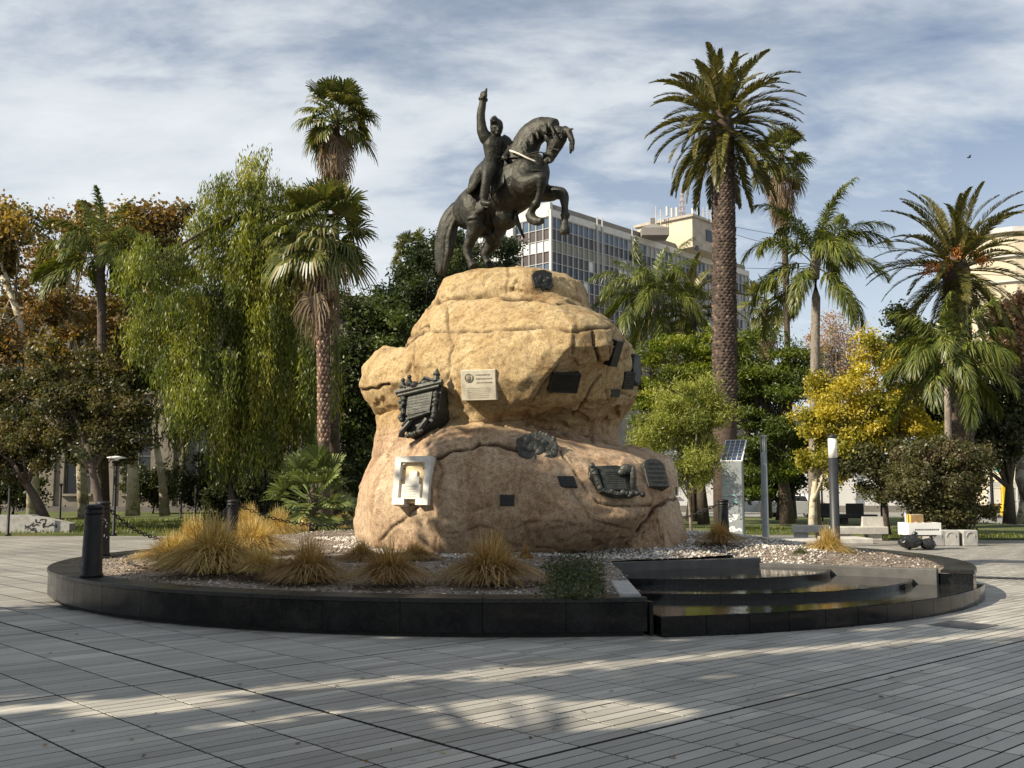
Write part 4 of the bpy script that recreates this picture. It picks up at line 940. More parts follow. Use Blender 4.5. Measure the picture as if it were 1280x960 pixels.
def blades(name, n, area, zf, hmin, hmax, cols, seed, label, w=0.012):
    r = R_(seed); x = r.uniform(area[0], area[1], n); y = r.uniform(area[2], area[3], n); z = np.array([zf(a, c) for a, c in zip(x, y)])
    h = r.uniform(hmin, hmax, n); a = r.uniform(0, 6.28, n); lean = r.uniform(.1, .6, n)*h
    b0 = np.stack([x, y, z], 1); wv = np.stack([np.cos(a), np.sin(a), 0*a], 1)*w; tip = b0+np.stack([-np.sin(a)*lean, np.cos(a)*lean, h], 1)
    V = np.stack([b0-wv, b0+wv, tip+wv*.15, tip-wv*.15], 1).reshape(-1, 3)
    return tag(mk(name, V, np.arange(n*4).reshape(-1, 4), 'straw', None, palette(r, n, cols)), label, 'grass', kind='stuff')
GR = [(0.10, 0.14, 0.025, 3), (0.14, 0.17, 0.03, 2), (0.20, 0.18, 0.06, 1)]
blades('grass_blades', 16000, (-24, -6.5, 39.1, 47), lambda x, y: .07+.42*min(1, max(0, (y-39)/11)), .05, .14, GR, 40, 'short mown grass on the lawn before the dark stone building')
blades('grass_blades', 9000, (3.4, 16, 40.2, 46), lambda x, y: .06, .05, .12, GR, 41, 'short mown grass under the yellow tree and tall palms')
blades('grass_blades', 5000, (12.6, 18, 36, 38.4), lambda x, y: .05, .04, .12, GR, 42, 'short sunlit grass behind the concrete block seats')

# ================================================================ trees at the left
AUT = [(0.25, 0.15, 0.05, 3), (0.19, 0.115, 0.045, 2.5), (0.36, 0.25, 0.06, 1.5), (0.14, 0.135, 0.04, 4), (0.10, 0.105, 0.035, 2)]
AUT_G = [(0.14, 0.13, 0.03, 3), (0.28, 0.16, 0.04, 2), (0.09, 0.10, 0.025, 3), (0.20, 0.10, 0.03, 1)]
Y1 = 46
def plane_tree(label, trunk, lobes, seed, cols=AUT, leaves=13000, tr=.24, Y=Y1, **k):
    return tree('plane_tree', label, 'tree', trunk, lobes, cols, leaves, 0.19, 3.2, .55, 'bark_plane', tr, 'autumn plane trees', seed, .8, 0.1, 1.3, .25, **k)
plane_tree('autumn plane tree with slanting pale trunk beside the low scribbled wall', [P(42,648,46), P(41,560,46), P(40,490,46), P(33,430,46), P(18,380,46), P(2,345,46)],
           [L_(-12,300,46,44,55), L_(20,420,46,50,60), L_(-25,400,46,50,70), L_(8,270,46,28,32), L_(60,470,46,50,55), L_(15,520,46,45,40)], 21)
plane_tree('rust coloured plane tree rising behind the dark trunked feather palm', [P(105,650,52), P(100,560,52), P(104,480,52), P(92,400,52), P(85,340,52)],
           [L_(70,300,52,42,50), L_(110,285,52,40,38), L_(80,390,52,60,60), L_(140,400,52,50,65), L_(60,340,52,40,45), L_(120,470,52,60,50)], 22)
plane_tree('orange plane tree with stout pale trunk left of the weeping willow', [P(166,645,48), P(166,580,48), P(163,500,48), P(160,430,48), P(165,360,48)],
           [L_(190,290,48,40,36), L_(160,290,48,38,36), L_(215,275,48,24,26), L_(170,360,48,55,50), L_(205,335,48,36,42), L_(165,440,48,52,60)], 23, tr=.27)
plane_tree('slender plane tree with curved pale trunk under the willow fringe', [P(206,645,49), P(203,600,49), P(196,560,49), P(196,520,49), P(205,480,49)],
           [L_(215,450,52,40,50), L_(190,410,52,35,40), L_(240,480,52,40,50)], 24, AUT_G, 5000, .2)
OLV = [(0.065, 0.068, 0.022, 3), (0.10, 0.09, 0.028, 2), (0.15, 0.12, 0.04, 1.4), (0.04, 0.05, 0.018, 2)]
tree('small_broadleaf_tree', 'dark olive leaved low tree with forked leaning trunk behind the scribbled wall', 'tree', [P(60,662,41), P(48,630,41), P(34,606,41), P(20,590,41)],
     [L_(15,575,41,38,34), L_(-10,560,41,40,40), L_(40,560,41,35,32), L_(20,535,41,40,30)], OLV, 12000, .15, 7, .35, 'bark_dark', .22, None, 31)
tree('small_broadleaf_tree', 'dark olive leaved spreading tree in front of the tall dark windows', 'tree', [P(128,668,39), P(124,630,39), P(116,590,39), P(108,555,39)],
     [L_(100,520,40,48,40), L_(70,535,40,40,38), L_(140,510,40,40,36), L_(165,530,40,26,40), L_(120,560,40,50,28), L_(85,500,40,36,26), L_(60,480,42,40,34), L_(135,470,42,36,34), L_(20,495,42,36,36), L_(175,490,42,22,36)], OLV, 26000, .15, 7, .38, 'bark_dark', .2, None, 32)
# queen palm among the planes
qs1 = queen_set(2.7, 100)
pinnate_palm('feather_palm', 'dark slender feather palm with shaggy drooping crown among the rust coloured planes', [P(130,655,44), P(128,520,44), P(127,400,44), P(126,335,44)], P(125,318,44), qs1, 22, 1.3, 51, tr=(.2, .17), bark='bark_dark')

# willow
WIL = [(0.15, 0.175, 0.028, 3), (0.22, 0.235, 0.035, 2), (0.09, 0.115, 0.022, 3), (0.30, 0.29, 0.05, .8)]
def willow(name, label, trunk, lobes, seed, strands, Y):
    r = R_(seed); T = thing(name, label, 'tree', trunk[0]); tb = MB(); n = len(trunk)
    tb.tube(trunk, [.42-.25*i/(n-1) for i in range(n)], 10)
    V0, D0, C0 = [], [], []
    tot = sum(l[1][0]*l[1][2] for l in lobes)
    for c, rad in lobes:
        c = Vector(c); a = Vector(trunk[-1]) if c.z > trunk[-2].z else Vector(trunk[-2])
        tb.tube([a, a.lerp(c, .5)+Vector((0, 0, .2)), c+Vector((0, 0, rad[2]*.1))], [.14, .08, .03], 6)
        k = int(strands*rad[0]*rad[2]/tot); m_ = max(4, k//26); tips = []
        for q in range(m_):
            d = rdir(r, 1)[0]; d[2] = abs(d[2])**.7; tips.append((d, np.array(c)+d*np.array(rad)*r.uniform(.6, 1.05)*np.array([1, 1, .8]), r.uniform(.55, 1.35), palette(r, 1, WIL, .16)[0]))
        for q in range(k):
            d, st, lf, hue0 = tips[q % m_]; st = st+r.normal(0, 1, 3)*np.array([.24, .24, .12])
            Ln = rad[2]*lf*r.uniform(.6, 1.15)*(0.75+.5*(1-d[2])); Ln = min(Ln, st[2]-r.uniform(.9, 2.6))
            if Ln < .4: continue
            hue = hue0*r.uniform(.8, 1.2); nleaf = int(Ln/.11); out = d.copy(); out[2] = 0
            s = np.linspace(0, 1, nleaf); sway = np.array([r.normal(0, .12), r.normal(0, .12)])
            pos = st[None]+np.stack([out[0]*.35*np.sqrt(s)+sway[0]*s*s, out[1]*.35*np.sqrt(s)+sway[1]*s*s, -s*Ln+.12*np.sin(np.minimum(s*6, 3.14))], 1)
            V0.append(pos+r.normal(0, .035, pos.shape)); C0.append(np.repeat(hue[None], nleaf, 0))
    pos = np.concatenate(V0); col = np.concatenate(C0); n = len(pos)
    d = np.stack([r.normal(0, .38, n), r.normal(0, .38, n), -np.ones(n)], 1); d /= np.linalg.norm(d, axis=1, keepdims=True)
    s = np.cross(d, rdir(r, n)); s /= np.linalg.norm(s, axis=1, keepdims=True); L = r.uniform(.15, .28, (n, 1)); w = r.uniform(.016, .03, (n, 1))
    V = np.stack([pos, pos+d*L*.45+s*w, pos+d*L, pos+d*L*.45-s*w], 1).reshape(-1, 3)
    tb.build('trunk', 'bark_dark', T, True); mk('crown', V, np.arange(n*4).reshape(-1, 4), 'leaf', T, col*(1+r.normal(0, .16, (n, 1))).clip(.5, 1.6))
    return T
wl = [L_(325,228,42,26,40), L_(300,262,42,40,55), L_(345,250,42,32,45), L_(372,270,42,30,45), L_(275,300,42,42,50), L_(195,328,40,46,40), L_(330,320,42,50,70), L_(215,395,40,50,48), L_(265,390,42,55,65),
      L_(320,400,42,55,70), L_(240,455,40,45,50), L_(290,470,41,55,55), L_(250,505,39,40,48), L_(345,450,42,40,65), L_(380,400,42,30,70), L_(200,350,41,30,30), L_(325,520,42,48,50), L_(385,480,42,26,60), L_(335,200,42,12,20), L_(255,520,41,44,50), L_(300,545,42,46,50), L_(350,540,42,36,50), L_(180,345,41,26,26), L_(200,430,41,40,45), L_(385,330,43,26,50), L_(310,320,42,34,40), L_(350,335,42,34,40), L_(270,345,42,34,34)]
willow('weeping_willow', 'large weeping willow with long hanging yellow green curtains of leaves', [P(292,655,42), P(288,560,42), P(300,460,42), P(305,360,42), P(318,260,42)], wl, 61, 10500, 42)

# dark shrubs in the shade before the stone building
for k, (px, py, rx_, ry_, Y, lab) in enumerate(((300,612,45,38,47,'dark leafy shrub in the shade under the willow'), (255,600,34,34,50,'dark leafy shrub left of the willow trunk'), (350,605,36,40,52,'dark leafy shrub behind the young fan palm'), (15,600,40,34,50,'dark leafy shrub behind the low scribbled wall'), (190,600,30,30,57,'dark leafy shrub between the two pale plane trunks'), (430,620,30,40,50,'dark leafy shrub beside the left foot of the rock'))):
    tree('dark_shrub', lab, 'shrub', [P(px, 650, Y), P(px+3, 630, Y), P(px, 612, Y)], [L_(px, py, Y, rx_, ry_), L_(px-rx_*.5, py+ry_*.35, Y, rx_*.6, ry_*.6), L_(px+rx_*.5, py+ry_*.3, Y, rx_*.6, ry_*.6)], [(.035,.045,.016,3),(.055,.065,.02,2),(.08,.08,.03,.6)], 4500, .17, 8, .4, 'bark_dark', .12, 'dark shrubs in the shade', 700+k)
# fan palms at the left
ws1 = wash_sets(200, .85, .85)
fan_palm('fan_palm', 'tallest slim fan palm with round crown above a brown skirt beside the willow', [P(419,655,47), P(418,500,47), P(419,350,47), P(420,200,47), P(420,168,47)], P(420,150,47), ws1, 44, 16, 71, (.22, .15), 'fan palms beside the willow', dead_len=1.6, sc=1.22)
fan_palm('fan_palm', 'shorter shaggy fan palm with boot covered trunk beside the willow', [P(406,660,38), P(405,560,38), P(403,430,38), P(402,310,38)], P(402,296,38), wash_sets(230, 1.05, 1.0), 54, 12, 72, (.22, .17), 'fan palms beside the willow',
         (46, 9, .05, 'bark_palm', ((.20,.115,.08,1),(.11,.065,.045,1),(.30,.21,.145,.7)), 6, (.35, 1.0)), 1.9, 1.15)
fan_palm('fan_palm', 'small distant fan palm poking above the dark evergreen trees behind the horse tail', [P(515,655,78), P(515,500,78), P(515,320,78)], P(515,316,78), ws1, 24, 14, 73, (.25, .2), None, None, 1.4, 1.15)
# young clumping fan palm in front of the trunks
T = fan_palm('young_fan_palm', 'low bushy young fan palm with stiff pale green leaves behind the golden grasses', [P(392,688,29.5), P(392,660,29.5), P(391,640,29.5)], P(391,628,29.5), ([fan_mesh('fan_leaf', e, .8, .62, [(.10,.13,.035,3),(.16,.19,.06,2),(.22,.24,.10,1)], 260+i, segs=20, hang=.12, lw=.06, droop=.15) for i, e in enumerate((1.45, 1.1, .8, .5, .25, .0, -.2))], []), 46, 0, 74, (.14, .12), sc=1.0, dz=.7)

# dark evergreens behind the rock's left shoulder
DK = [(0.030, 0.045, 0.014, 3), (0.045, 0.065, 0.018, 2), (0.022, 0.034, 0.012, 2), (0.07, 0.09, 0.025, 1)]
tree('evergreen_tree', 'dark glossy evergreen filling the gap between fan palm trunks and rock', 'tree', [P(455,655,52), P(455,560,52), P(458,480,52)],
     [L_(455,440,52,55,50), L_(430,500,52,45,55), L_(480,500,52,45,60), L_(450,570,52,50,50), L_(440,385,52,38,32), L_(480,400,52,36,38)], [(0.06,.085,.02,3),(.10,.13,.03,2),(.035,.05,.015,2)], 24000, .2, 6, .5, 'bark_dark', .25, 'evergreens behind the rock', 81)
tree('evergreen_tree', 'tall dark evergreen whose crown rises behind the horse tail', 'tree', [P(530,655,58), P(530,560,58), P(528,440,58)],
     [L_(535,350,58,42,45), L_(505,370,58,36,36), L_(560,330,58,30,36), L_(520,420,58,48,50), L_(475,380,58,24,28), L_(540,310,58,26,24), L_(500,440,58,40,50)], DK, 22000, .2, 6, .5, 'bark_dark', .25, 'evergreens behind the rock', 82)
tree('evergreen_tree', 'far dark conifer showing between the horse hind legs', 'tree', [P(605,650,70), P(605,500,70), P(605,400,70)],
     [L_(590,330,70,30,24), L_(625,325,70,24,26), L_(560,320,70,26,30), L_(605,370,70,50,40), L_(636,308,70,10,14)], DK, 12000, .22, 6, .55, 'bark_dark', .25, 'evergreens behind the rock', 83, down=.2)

# ================================================================ trees at the right
cs1 = canary_set(3.2, 300, short=True)
big = pinnate_palm('date_palm', 'towering date palm with thick scaly trunk and dense feather crown', [P(908,668,42), P(906,560,42), P(906,430,42), P(905,300,42), P(903,190,42)], P(902,152,42), cs1, 96, 1.3, 91, dz=1.3, ring=.3, tr=(.50, .43),
      scars=(92, 15, .055, 'bark_palm', ((.06,.039,.029,1),(.036,.024,.019,1),(.115,.08,.06,.5)), 7, (.33, 1.0), .02))
cs2 = canary_set(3.75, 330)
cp2 = pinnate_palm('date_palm', 'date palm hung with orange fruit clusters behind the yellow tree', [P(1203,655,46), P(1201,520,46), P(1198,420,46), P(1196,360,46)], P(1196,334,46), cs2, 78, 1.3, 92, dz=1.1, ring=.3, tr=(.52, .50),
      scars=(50, 15, .08, 'bark_palm', ((.08,.052,.036,1),(.045,.032,.025,1),(.12,.085,.06,.6)), 8, (.0, 1.0), .03))
simple('orange_fruit', (0.50, 0.17, 0.02), .6, var=.3, scale=40)
r = R_(93)
for (a, b_, dY) in ((1158,338,-.9),(1172,335,-1.0),(1182,332,-1.0),(1224,322,-.8),(1196,316,-1.1),(1232,326,-.5)):
    mb = MB(); c = P(a, b_, 46+dY)
    for k in range(90):
        q = c+Vector(r.normal(0, 1, 3))*Vector((.20, .18, .13)).length*.5; s = .035
        mb.add([q+Vector(d)*s for d in ((1,0,0),(0,1,0),(-1,0,0),(0,-1,0),(0,0,1.3),(0,0,-1.3))], [(0,1,4),(1,2,4),(2,3,4),(3,0,4),(1,0,5),(2,1,5),(3,2,5),(0,3,5)])
    tag(mb.build('fruit_cluster', 'orange_fruit', cp2), kind='stuff')
ws2 = wash_sets(400, .9, .9)
fan_palm('fan_palm', 'tall thin fan palm with straw skirt half hidden by the towering date palm', [P(990,650,60), P(986,500,60), P(982,340,60), P(979,240,60), P(977,212,60)], P(975,200,60), ws2, 32, 30, 75, (.24, .17), 'fan palms beyond the date palm', dead_len=2.4, sc=1.15)
fan_palm('fan_palm', 'short far fan palm with drooping straw skirt beside the office block end', [P(958,650,62), P(957,520,62), P(956,390,62)], P(956,382,62), ws2, 26, 24, 76, (.28, .22), 'fan palms beyond the date palm', dead_len=2.2, sc=1.05)
qs2 = queen_set(3.4, 130, .7)
pinnate_palm('feather_palm', 'feather palm with long weeping fronds on a slim grey trunk between the date palms', [P(1018,655,42), P(1017,560,42), P(1019,440,42), P(1020,372,42), P(1019,340,42)], P(1018,328,42), qs2, 24, 1.3, 53, tr=(.20, .17), bark='bark_grey', group='feather palms', tilt=.18)
pinnate_palm('feather_palm', 'wide feather palm rising directly behind the rock before the office block', [P(815,655,52), P(816,520,52), P(818,420,52), P(819,395,52)], P(818,378,52), queen_set(3.6, 140, .8), 26, 1.3, 54, tr=(.22, .19), bark='bark_grey', group='feather palms', tilt=.15)
pinnate_palm('date_palm', 'squat feather crowned palm partly hidden behind the date palm trunk', [P(868,655,56), P(866,520,56), P(862,405,56)], P(861,388,56), canary_set(3.4, 350), 34, 1.3, 55, tr=(.4, .38), dz=.8, ring=.2)
pinnate_palm('feather_palm', 'bright green feather palm in front of the orange fruited date palm', [P(1187,662,36), P(1186,600,36), P(1185,520,36), P(1184,468,36)], P(1184,452,36), queen_set(2.5, 150, .6), 24, 1.3, 56, tr=(.13, .11), bark='bark_grey', group='feather palms', tilt=.15)
FERN = [(0.15, 0.19, 0.02, 3), (0.22, 0.25, 0.025, 2), (0.09, 0.125, 0.016, 2), (0.28, 0.29, 0.035, .8)]
FERN_D = [(0.085, 0.12, 0.018, 3), (0.14, 0.175, 0.022, 2), (0.05, 0.075, 0.014, 2)]
tree('broadleaf_tree', 'dense bright green rounded tree left of the date palm trunk', 'tree', [P(880,655,50), P(875,590,50), P(868,530,50)],
     [L_(855,450,50,55,36), L_(820,470,50,40,36), L_(890,440,50,36,32), L_(850,500,50,60,40), L_(820,520,50,36,45), L_(880,520,50,40,50), L_(838,432,50,30,20)], FERN, 30000, .2, 4.5, .62, 'bark_dark', .25, 'green trees round the date palm', 84, .3, .1, squash=.38)
tree('broadleaf_tree', 'dark green rounded tree right of the date palm trunk', 'tree', [P(985,655,48), P(978,590,48), P(965,530,48)],
     [L_(960,450,48,50,34), L_(930,465,48,36,40), L_(990,470,48,30,36), L_(960,505,48,55,45), L_(930,540,48,36,45), L_(985,540,48,32,45), L_(955,580,48,50,36), L_(925,425,50,22,14)], FERN_D, 32000, .2, 4.5, .62, 'bark_dark', .3, 'green trees round the date palm', 85, .3, .1, squash=.38)
ACA = [(0.25, 0.27, 0.05, 3), (0.34, 0.35, 0.075, 2), (0.15, 0.18, 0.04, 2)]
tree('young_tree', 'feathery pale green young tree with thin stem beside the rock', 'tree', [P(865,678,34), P(863,650,34), P(861,625,34), P(858,590,34)],
     [L_(850,545,34,45,45), L_(820,560,34,32,36), L_(885,545,34,32,42), L_(845,510,34,36,34), L_(870,500,34,30,28), L_(860,590,34,45,30), L_(828,520,34,20,22), L_(893,510,34,14,22)], ACA, 32000, .15, 7, .34, 'bark_grey', .055, None, 86, .18, -.1)
YEL = [(0.42, 0.33, 0.035, 3), (0.52, 0.43, 0.06, 2), (0.28, 0.25, 0.03, 2), (0.19, 0.20, 0.03, 1.5)]
tree('yellow_tree', 'golden yellow autumn tree with pale trunk behind the black lamp post', 'tree', [P(1016,664,38.5), P(1016,630,38.5), P(1020,595,38.5), P(1050,560,38.5), P(1075,520,38.5)],
     [L_(1085,480,38,36,50), L_(1090,435,38,18,26), L_(1050,530,38,42,36), L_(1110,530,38,42,40), L_(1025,520,38,24,28), L_(1080,560,38,60,38), L_(1030,580,38,34,26), L_(1130,500,38,24,30), L_(1030,490,39,26,24), L_(1150,545,38,20,26)], YEL, 42000, .115, 8, .34, 'bark_plane', .15, None, 87, .6)
tree('twiggy_shrub', 'olive and brown twiggy multi stemmed shrub behind the vendor stand', 'shrub', [P(1150,684,33.5), P(1152,660,33.5), P(1155,640,33.5), P(1160,610,33.5)],
     [L_(1160,590,33.5,45,40), L_(1190,610,33.5,45,45), L_(1130,600,33.5,32,36), L_(1210,580,33.5,32,36), L_(1170,640,33.5,50,28), L_(1175,560,33.5,30,22), L_(1205,640,33.5,28,22)],
     [(0.075, 0.08, 0.025, 3), (0.11, 0.105, 0.035, 2), (0.15, 0.11, 0.06, 2), (0.05, 0.055, 0.02, 2)], 24000, .12, 11, .3, 'bark_grey', .07, None, 88, .45, 0, 1.6)
tree('twiggy_shrub', 'small grey green tree with dark forked trunk behind the concrete bench', 'shrub', [P(1108,668,37), P(1107,640,37), P(1106,618,37)],
     [L_(1100,590,37,34,30), L_(1085,575,37,26,26), L_(1120,580,37,28,30)], [(0.07, 0.075, 0.025, 3), (0.10, 0.10, 0.035, 2), (0.05, 0.055, 0.02, 2)], 9000, .13, 9, .3, 'bark_dark', .15, None, 89, .45)
tree('evergreen_tree', 'dark evergreen between the yellow tree and the orange fruited palm', 'tree', [P(1160,655,50), P(1158,580,50), P(1155,500,50)],
     [L_(1145,440,50,32,40), L_(1165,480,50,40,45), L_(1130,420,50,24,22), L_(1150,530,50,45,45), L_(1125,400,50,16,18)], DK, 18000, .2, 6, .45, 'bark_dark', .25, 'dark evergreens at the right', 94)
tree('evergreen_tree', 'dark evergreen with wide low crown in front of the yellow gate', 'tree', [P(1262,655,48), P(1262,610,48), P(1258,560,48)],
     [L_(1240,510,48,40,40), L_(1270,530,48,40,45), L_(1215,500,48,36,45), L_(1235,555,48,50,28), L_(1215,545,48,32,40), L_(1290,500,48,30,50), L_(1200,590,48,26,36)], [(0.045,.055,.02,3),(.07,.08,.025,2),(.03,.04,.015,2),(.12,.10,.04,.6)], 24000, .2, 6, .45, 'bark_dark', .25, 'dark evergreens at the right', 95)
tree('dark_understorey', 'dark leafy undergrowth tree in the shade behind the solar kiosk', 'tree', [P(975,650,54), P(975,630,54), P(975,610,54)],
     [L_(940,590,54,36,30), L_(985,590,54,28,30), L_(905,580,54,30,36), L_(1000,560,54,24,30)], DK, 9000, .2, 6, .45, 'bark_dark', .2, None, 96)
RED = [(0.36, 0.23, 0.14, 3), (0.46, 0.32, 0.21, 2), (0.28, 0.17, 0.10, 2), (0.26, 0.22, 0.10, 1)]
tree('plane_tree', 'pinkish brown autumn plane tree with pale crooked trunk before the cream building', 'tree', [P(1280,655,50), P(1276,600,50), P(1278,540,50), P(1272,470,50)],
     [L_(1265,420,50,30,34), L_(1240,440,50,26,30), L_(1285,400,50,26,40), L_(1285,450,50,26,40), L_(1250,400,50,16,20)], RED, 9000, .19, 5, .5, 'bark_plane', .32, None, 97, .8, .1, 1.4, .2)
tree('bare_tree', 'thin leafed pinkish bare tree far behind the slim feather palm', 'tree', [P(1045,650,85), P(1045,560,85), P(1045,470,85)],
     [L_(1040,430,85,34,34), L_(1065,440,85,26,28), L_(1020,440,85,24,28), L_(1045,400,85,18,18), L_(1050,480,85,45,40)], RED, 5000, .2, 7, .7, 'bark_grey', .16, None, 98, .5, 0, 1.6, .1)

# ================================================================ trees out of frame that shade the near plaza
SH = [(0.10, 0.11, 0.03, 2), (0.16, 0.13, 0.035, 1)]
ca_, sa_ = math.cos(SUN_AZ), math.sin(SUN_AZ)
def ts(tq, s, z): return Vector((tq*ca_-s*sa_, tq*sa_+s*ca_, z))
SUN_HOLES = [(*G(a, b_)[:2], p, q) for a, b_, p, q in ((690, 893, 1.0, .42), (760, 900, .85, .32), (610, 880, .7, .28), (200, 885, .8, .25), (612, 850, .35, .12), (490, 797, .45, .16), (240, 783, .35, .12), (150, 795, .3, .1), (1090, 787, .5, .16), (900, 846, .3, .1), (300, 905, .5, .13), (1240, 760, 1.2, .5), (1180, 700, 1.5, .4), (60, 800, .5, .15), (420, 890, .6, .12), (850, 800, .3, .08))]  # sun patches on the ground; crowns are shaped to let them through
def shade_tree(label, tq, s0, s1, dt, lo, h, seed, nc, leaves):
    """crown filling a box along the sun's path, soft edged; trunk in its middle"""
    r = R_(seed); b0 = ts(tq, (s0+s1)/2, 0); T = thing('plane_tree', label, 'tree', b0, 'plane trees shading the plaza')
    z = r.uniform(lo, h, nc); sh = np.sqrt(np.clip(1-((z-(lo+h)/2)/((h-lo)/2))**2, .1, 1)); a = r.uniform(-1, 1, nc)*dt*sh; e = (s0+s1)/2+r.uniform(-1, 1, nc)*(s1-s0)/2
    cl = np.stack([(tq+a)*ca_-e*sa_, (tq+a)*sa_+e*ca_, z], 1); tb = MB(); tp = b0+Vector((0, 0, lo+.5))
    tb.tube([b0, b0+Vector((.1, .1, lo*.5)), tp], [.32, .27, .22], 10)
    for q in cl[::2]: q = Vector(q); tb.tube([tp-Vector((0, 0, r.uniform(0, .8))), tp.lerp(q, .5)+Vector((0, 0, .4)), q], [.10, .06, .02], 5)
    tb.build('trunk', 'bark_plane', T, True); wt = np.exp(r.normal(0, .4, nc)); which = r.choice(nc, leaves, p=wt/wt.sum())
    c = cl[which]+r.normal(0, .36, (leaves, 3)); gx_ = c[:, 0]-to_sun.x/to_sun.z*c[:, 2]; gy_ = c[:, 1]-to_sun.y/to_sun.z*c[:, 2]
    keep = np.abs(-gx_*sa_+gy_*ca_-8.78) > .17                 # leaves cut out so a sun streak reaches the paving between crowns
    for hx, hy, ra, rb in SUN_HOLES:                                # leaves removed where sun patches are meant to land
        dx_, dy_ = gx_-hx, gy_-hy; keep &= ((dx_*ca_+dy_*sa_)/ra)**2+((-dx_*sa_+dy_*ca_)/rb)**2 > 1
    c = c[keep]; leaves = len(c); V, Q = leaf_quads(c, .26, r, .8, .1)
    mk('crown', V, Q, 'leaf', T, palette(r, leaves, SH)); return T
for q in (('broad plane tree on the plaza, its shade reaching the fountain steps', -6.5, 9.25, 16.3, 3.0, 5.2, 11.0, 501, 165, 28000), ('broad plane tree on the plaza, its shade lying over the near paving', -6.5, 1.8, 8.35, 3.0, 5.0, 11.5, 502, 150, 26000),
          ('broad plane tree on the plaza, its shade covering the grasses in front of the rock', -15.5, 9.2, 15.6, 3.2, 4.5, 12.0, 503, 150, 26000), ('broad plane tree on the plaza, its shade stretching along the kerb bollards', -15.0, 2.0, 8.45, 3.0, 4.5, 11.0, 504, 120, 20000)): shade_tree(*q)
# ================================================================ plaques on the rock
simple('plaque_bronze', (0.055, 0.056, 0.048), .5, .5, .35, 12, .4, 50)
simple('plaque_dark', (0.022, 0.023, 0.021), .45, .4, .3, 12, .3, 60)
simple('plaque_stone', (0.52, 0.47, 0.36), .8, 0, .12, 14, .2, 60)
simple('plaque_ink', (0.26, 0.23, 0.17), .85, 0, .15, 14)
simple('marble_white', (0.66, 0.63, 0.56), .6, 0, .12, 9, .15)
simple('marble_buff', (0.58, 0.45, 0.27), .7, 0, .15, 9, .15)
def plate_frame(px, py, w, h, proud=0.02):
    """plane through the rock surface behind a rectangle in the picture"""
    pts = []
    for u in (-.42, 0, .42):
        for v_ in (-.42, 0, .42):
            q = hit(px+u*w, py+v_*h)
            if q and q[0].y < 21: pts.append((u, v_, q[0]))
    A = np.array([[u*w, v_*h, 1] for u, v_, _ in pts]); B = np.array([list(p) for _, _, p in pts])
    k, *_ = np.linalg.lstsq(A, B, rcond=None)
    c = Vector(k[2]); xr = Vector(k[0])*w; yd = Vector(k[1])*h
    n = xr.cross(yd); n.normalize()
    if n.dot(c-Vector((0, 0, EYE))) > 0: n = -n
    X = xr.normalized(); Z = (-yd - X*(-yd).dot(X)).normalized(); wd = xr.length; ht = abs(yd.dot(Z))
    cd = (Vector((0, 0, EYE))-c).normalized(); n = (n*.62+cd*.38).normalized(); dep = c.y*cp+(c.z-EYE)*sp
    N = -n; X = N.cross(Vector((0, 0, 1))).normalized(); Z = X.cross(N).normalized()
    ups = abs(cd.dot(n)); wd = w*dep/F/max(.45, math.sqrt(max(.05, 1-cd.dot(X)**2))); ht = h*dep/F/max(.45, math.sqrt(max(.05, 1-cd.dot(Z)**2)))
    push = max([0]+[ (p-c).dot(-N) for _, _, p in pts])
    M = Matrix((( X.x, N.x, Z.x, 0), (X.y, N.y, Z.y, 0), (X.z, N.z, Z.z, 0), (0, 0, 0, 1)))
    return Matrix.Translation(c - N*(push*.45+proud*.8)) @ M, wd, ht, push+proud
def slab(mb, pts, y0, y1, M, c=None):
    """extruded outline in the plate's plane (x right, z up), y0 outer face, y1 inner"""
    n = len(pts); bev = 0.008
    cx_ = sum(p[0] for p in pts)/n; cz_ = sum(p[1] for p in pts)/n
    ins = [(p[0]-(p[0]-cx_)*bev/max(.05, abs(p[0]-cx_)+.01), p[1]-(p[1]-cz_)*bev/max(.05, abs(p[1]-cz_)+.01)) for p in pts]
    return mb.loft([[(x, y1, z) for x, z in pts], [(x, y0+bev, z) for x, z in pts], [(x, y0, z) for x, z in ins]], M=M, c=c)
def rect(w, h): return [(-w/2, -h/2), (w/2, -h/2), (w/2, h/2), (-w/2, h/2)]
def oval(w, h, n=20, wob=0.0, s=0): return [(w/2*math.cos(2*math.pi*k/n)*(1+wob*math.sin(k*3.1+s)), h/2*math.sin(2*math.pi*k/n)*(1+wob*math.cos(k*2.3+s))) for k in range(n)]
def lines(T, M, w, h, rows, mat, y=-0.004, x0=-.42, x1=.42, z0=.40, z1=-.40, seed=1, th=.35):
    """rows of raised letter-like strokes too small to read"""
    r = R_(seed); mb = MB()
    for i in range(rows):
        z = (z0+(z1-z0)*(i+.5)/rows)*h; hh = abs(z1-z0)*h/rows*th/2; x = x0*w+r.uniform(0, .05)*w; xe = x1*w-r.uniform(0, .08)*w
        while x < xe:
            l = r.uniform(.02, .045)*w; mb.box((x, y, z-hh), (min(x+l, xe), .0, z+hh), M); x += l+r.uniform(.008, .02)*w
    return tag(mb.build('lettering', mat, T), kind='stuff')
def relief(mb, M, w, h, k, r, y=-.03, s=(.03, .09), n=26):
    for i in range(n):
        a = r.uniform(0, 6.28); q = k[0]+(k[1]-k[0])*r.uniform(0, 1); x, z = q*w/2*math.cos(a), q*h/2*math.sin(a); rr_ = r.uniform(*s)
        ball(mb, M @ Vector((x, y*r.uniform(.1, .6), z)), (rr_, rr_*.5, rr_*r.uniform(.6, 1.6)))
PG = 'commemorative plaques on the rock'
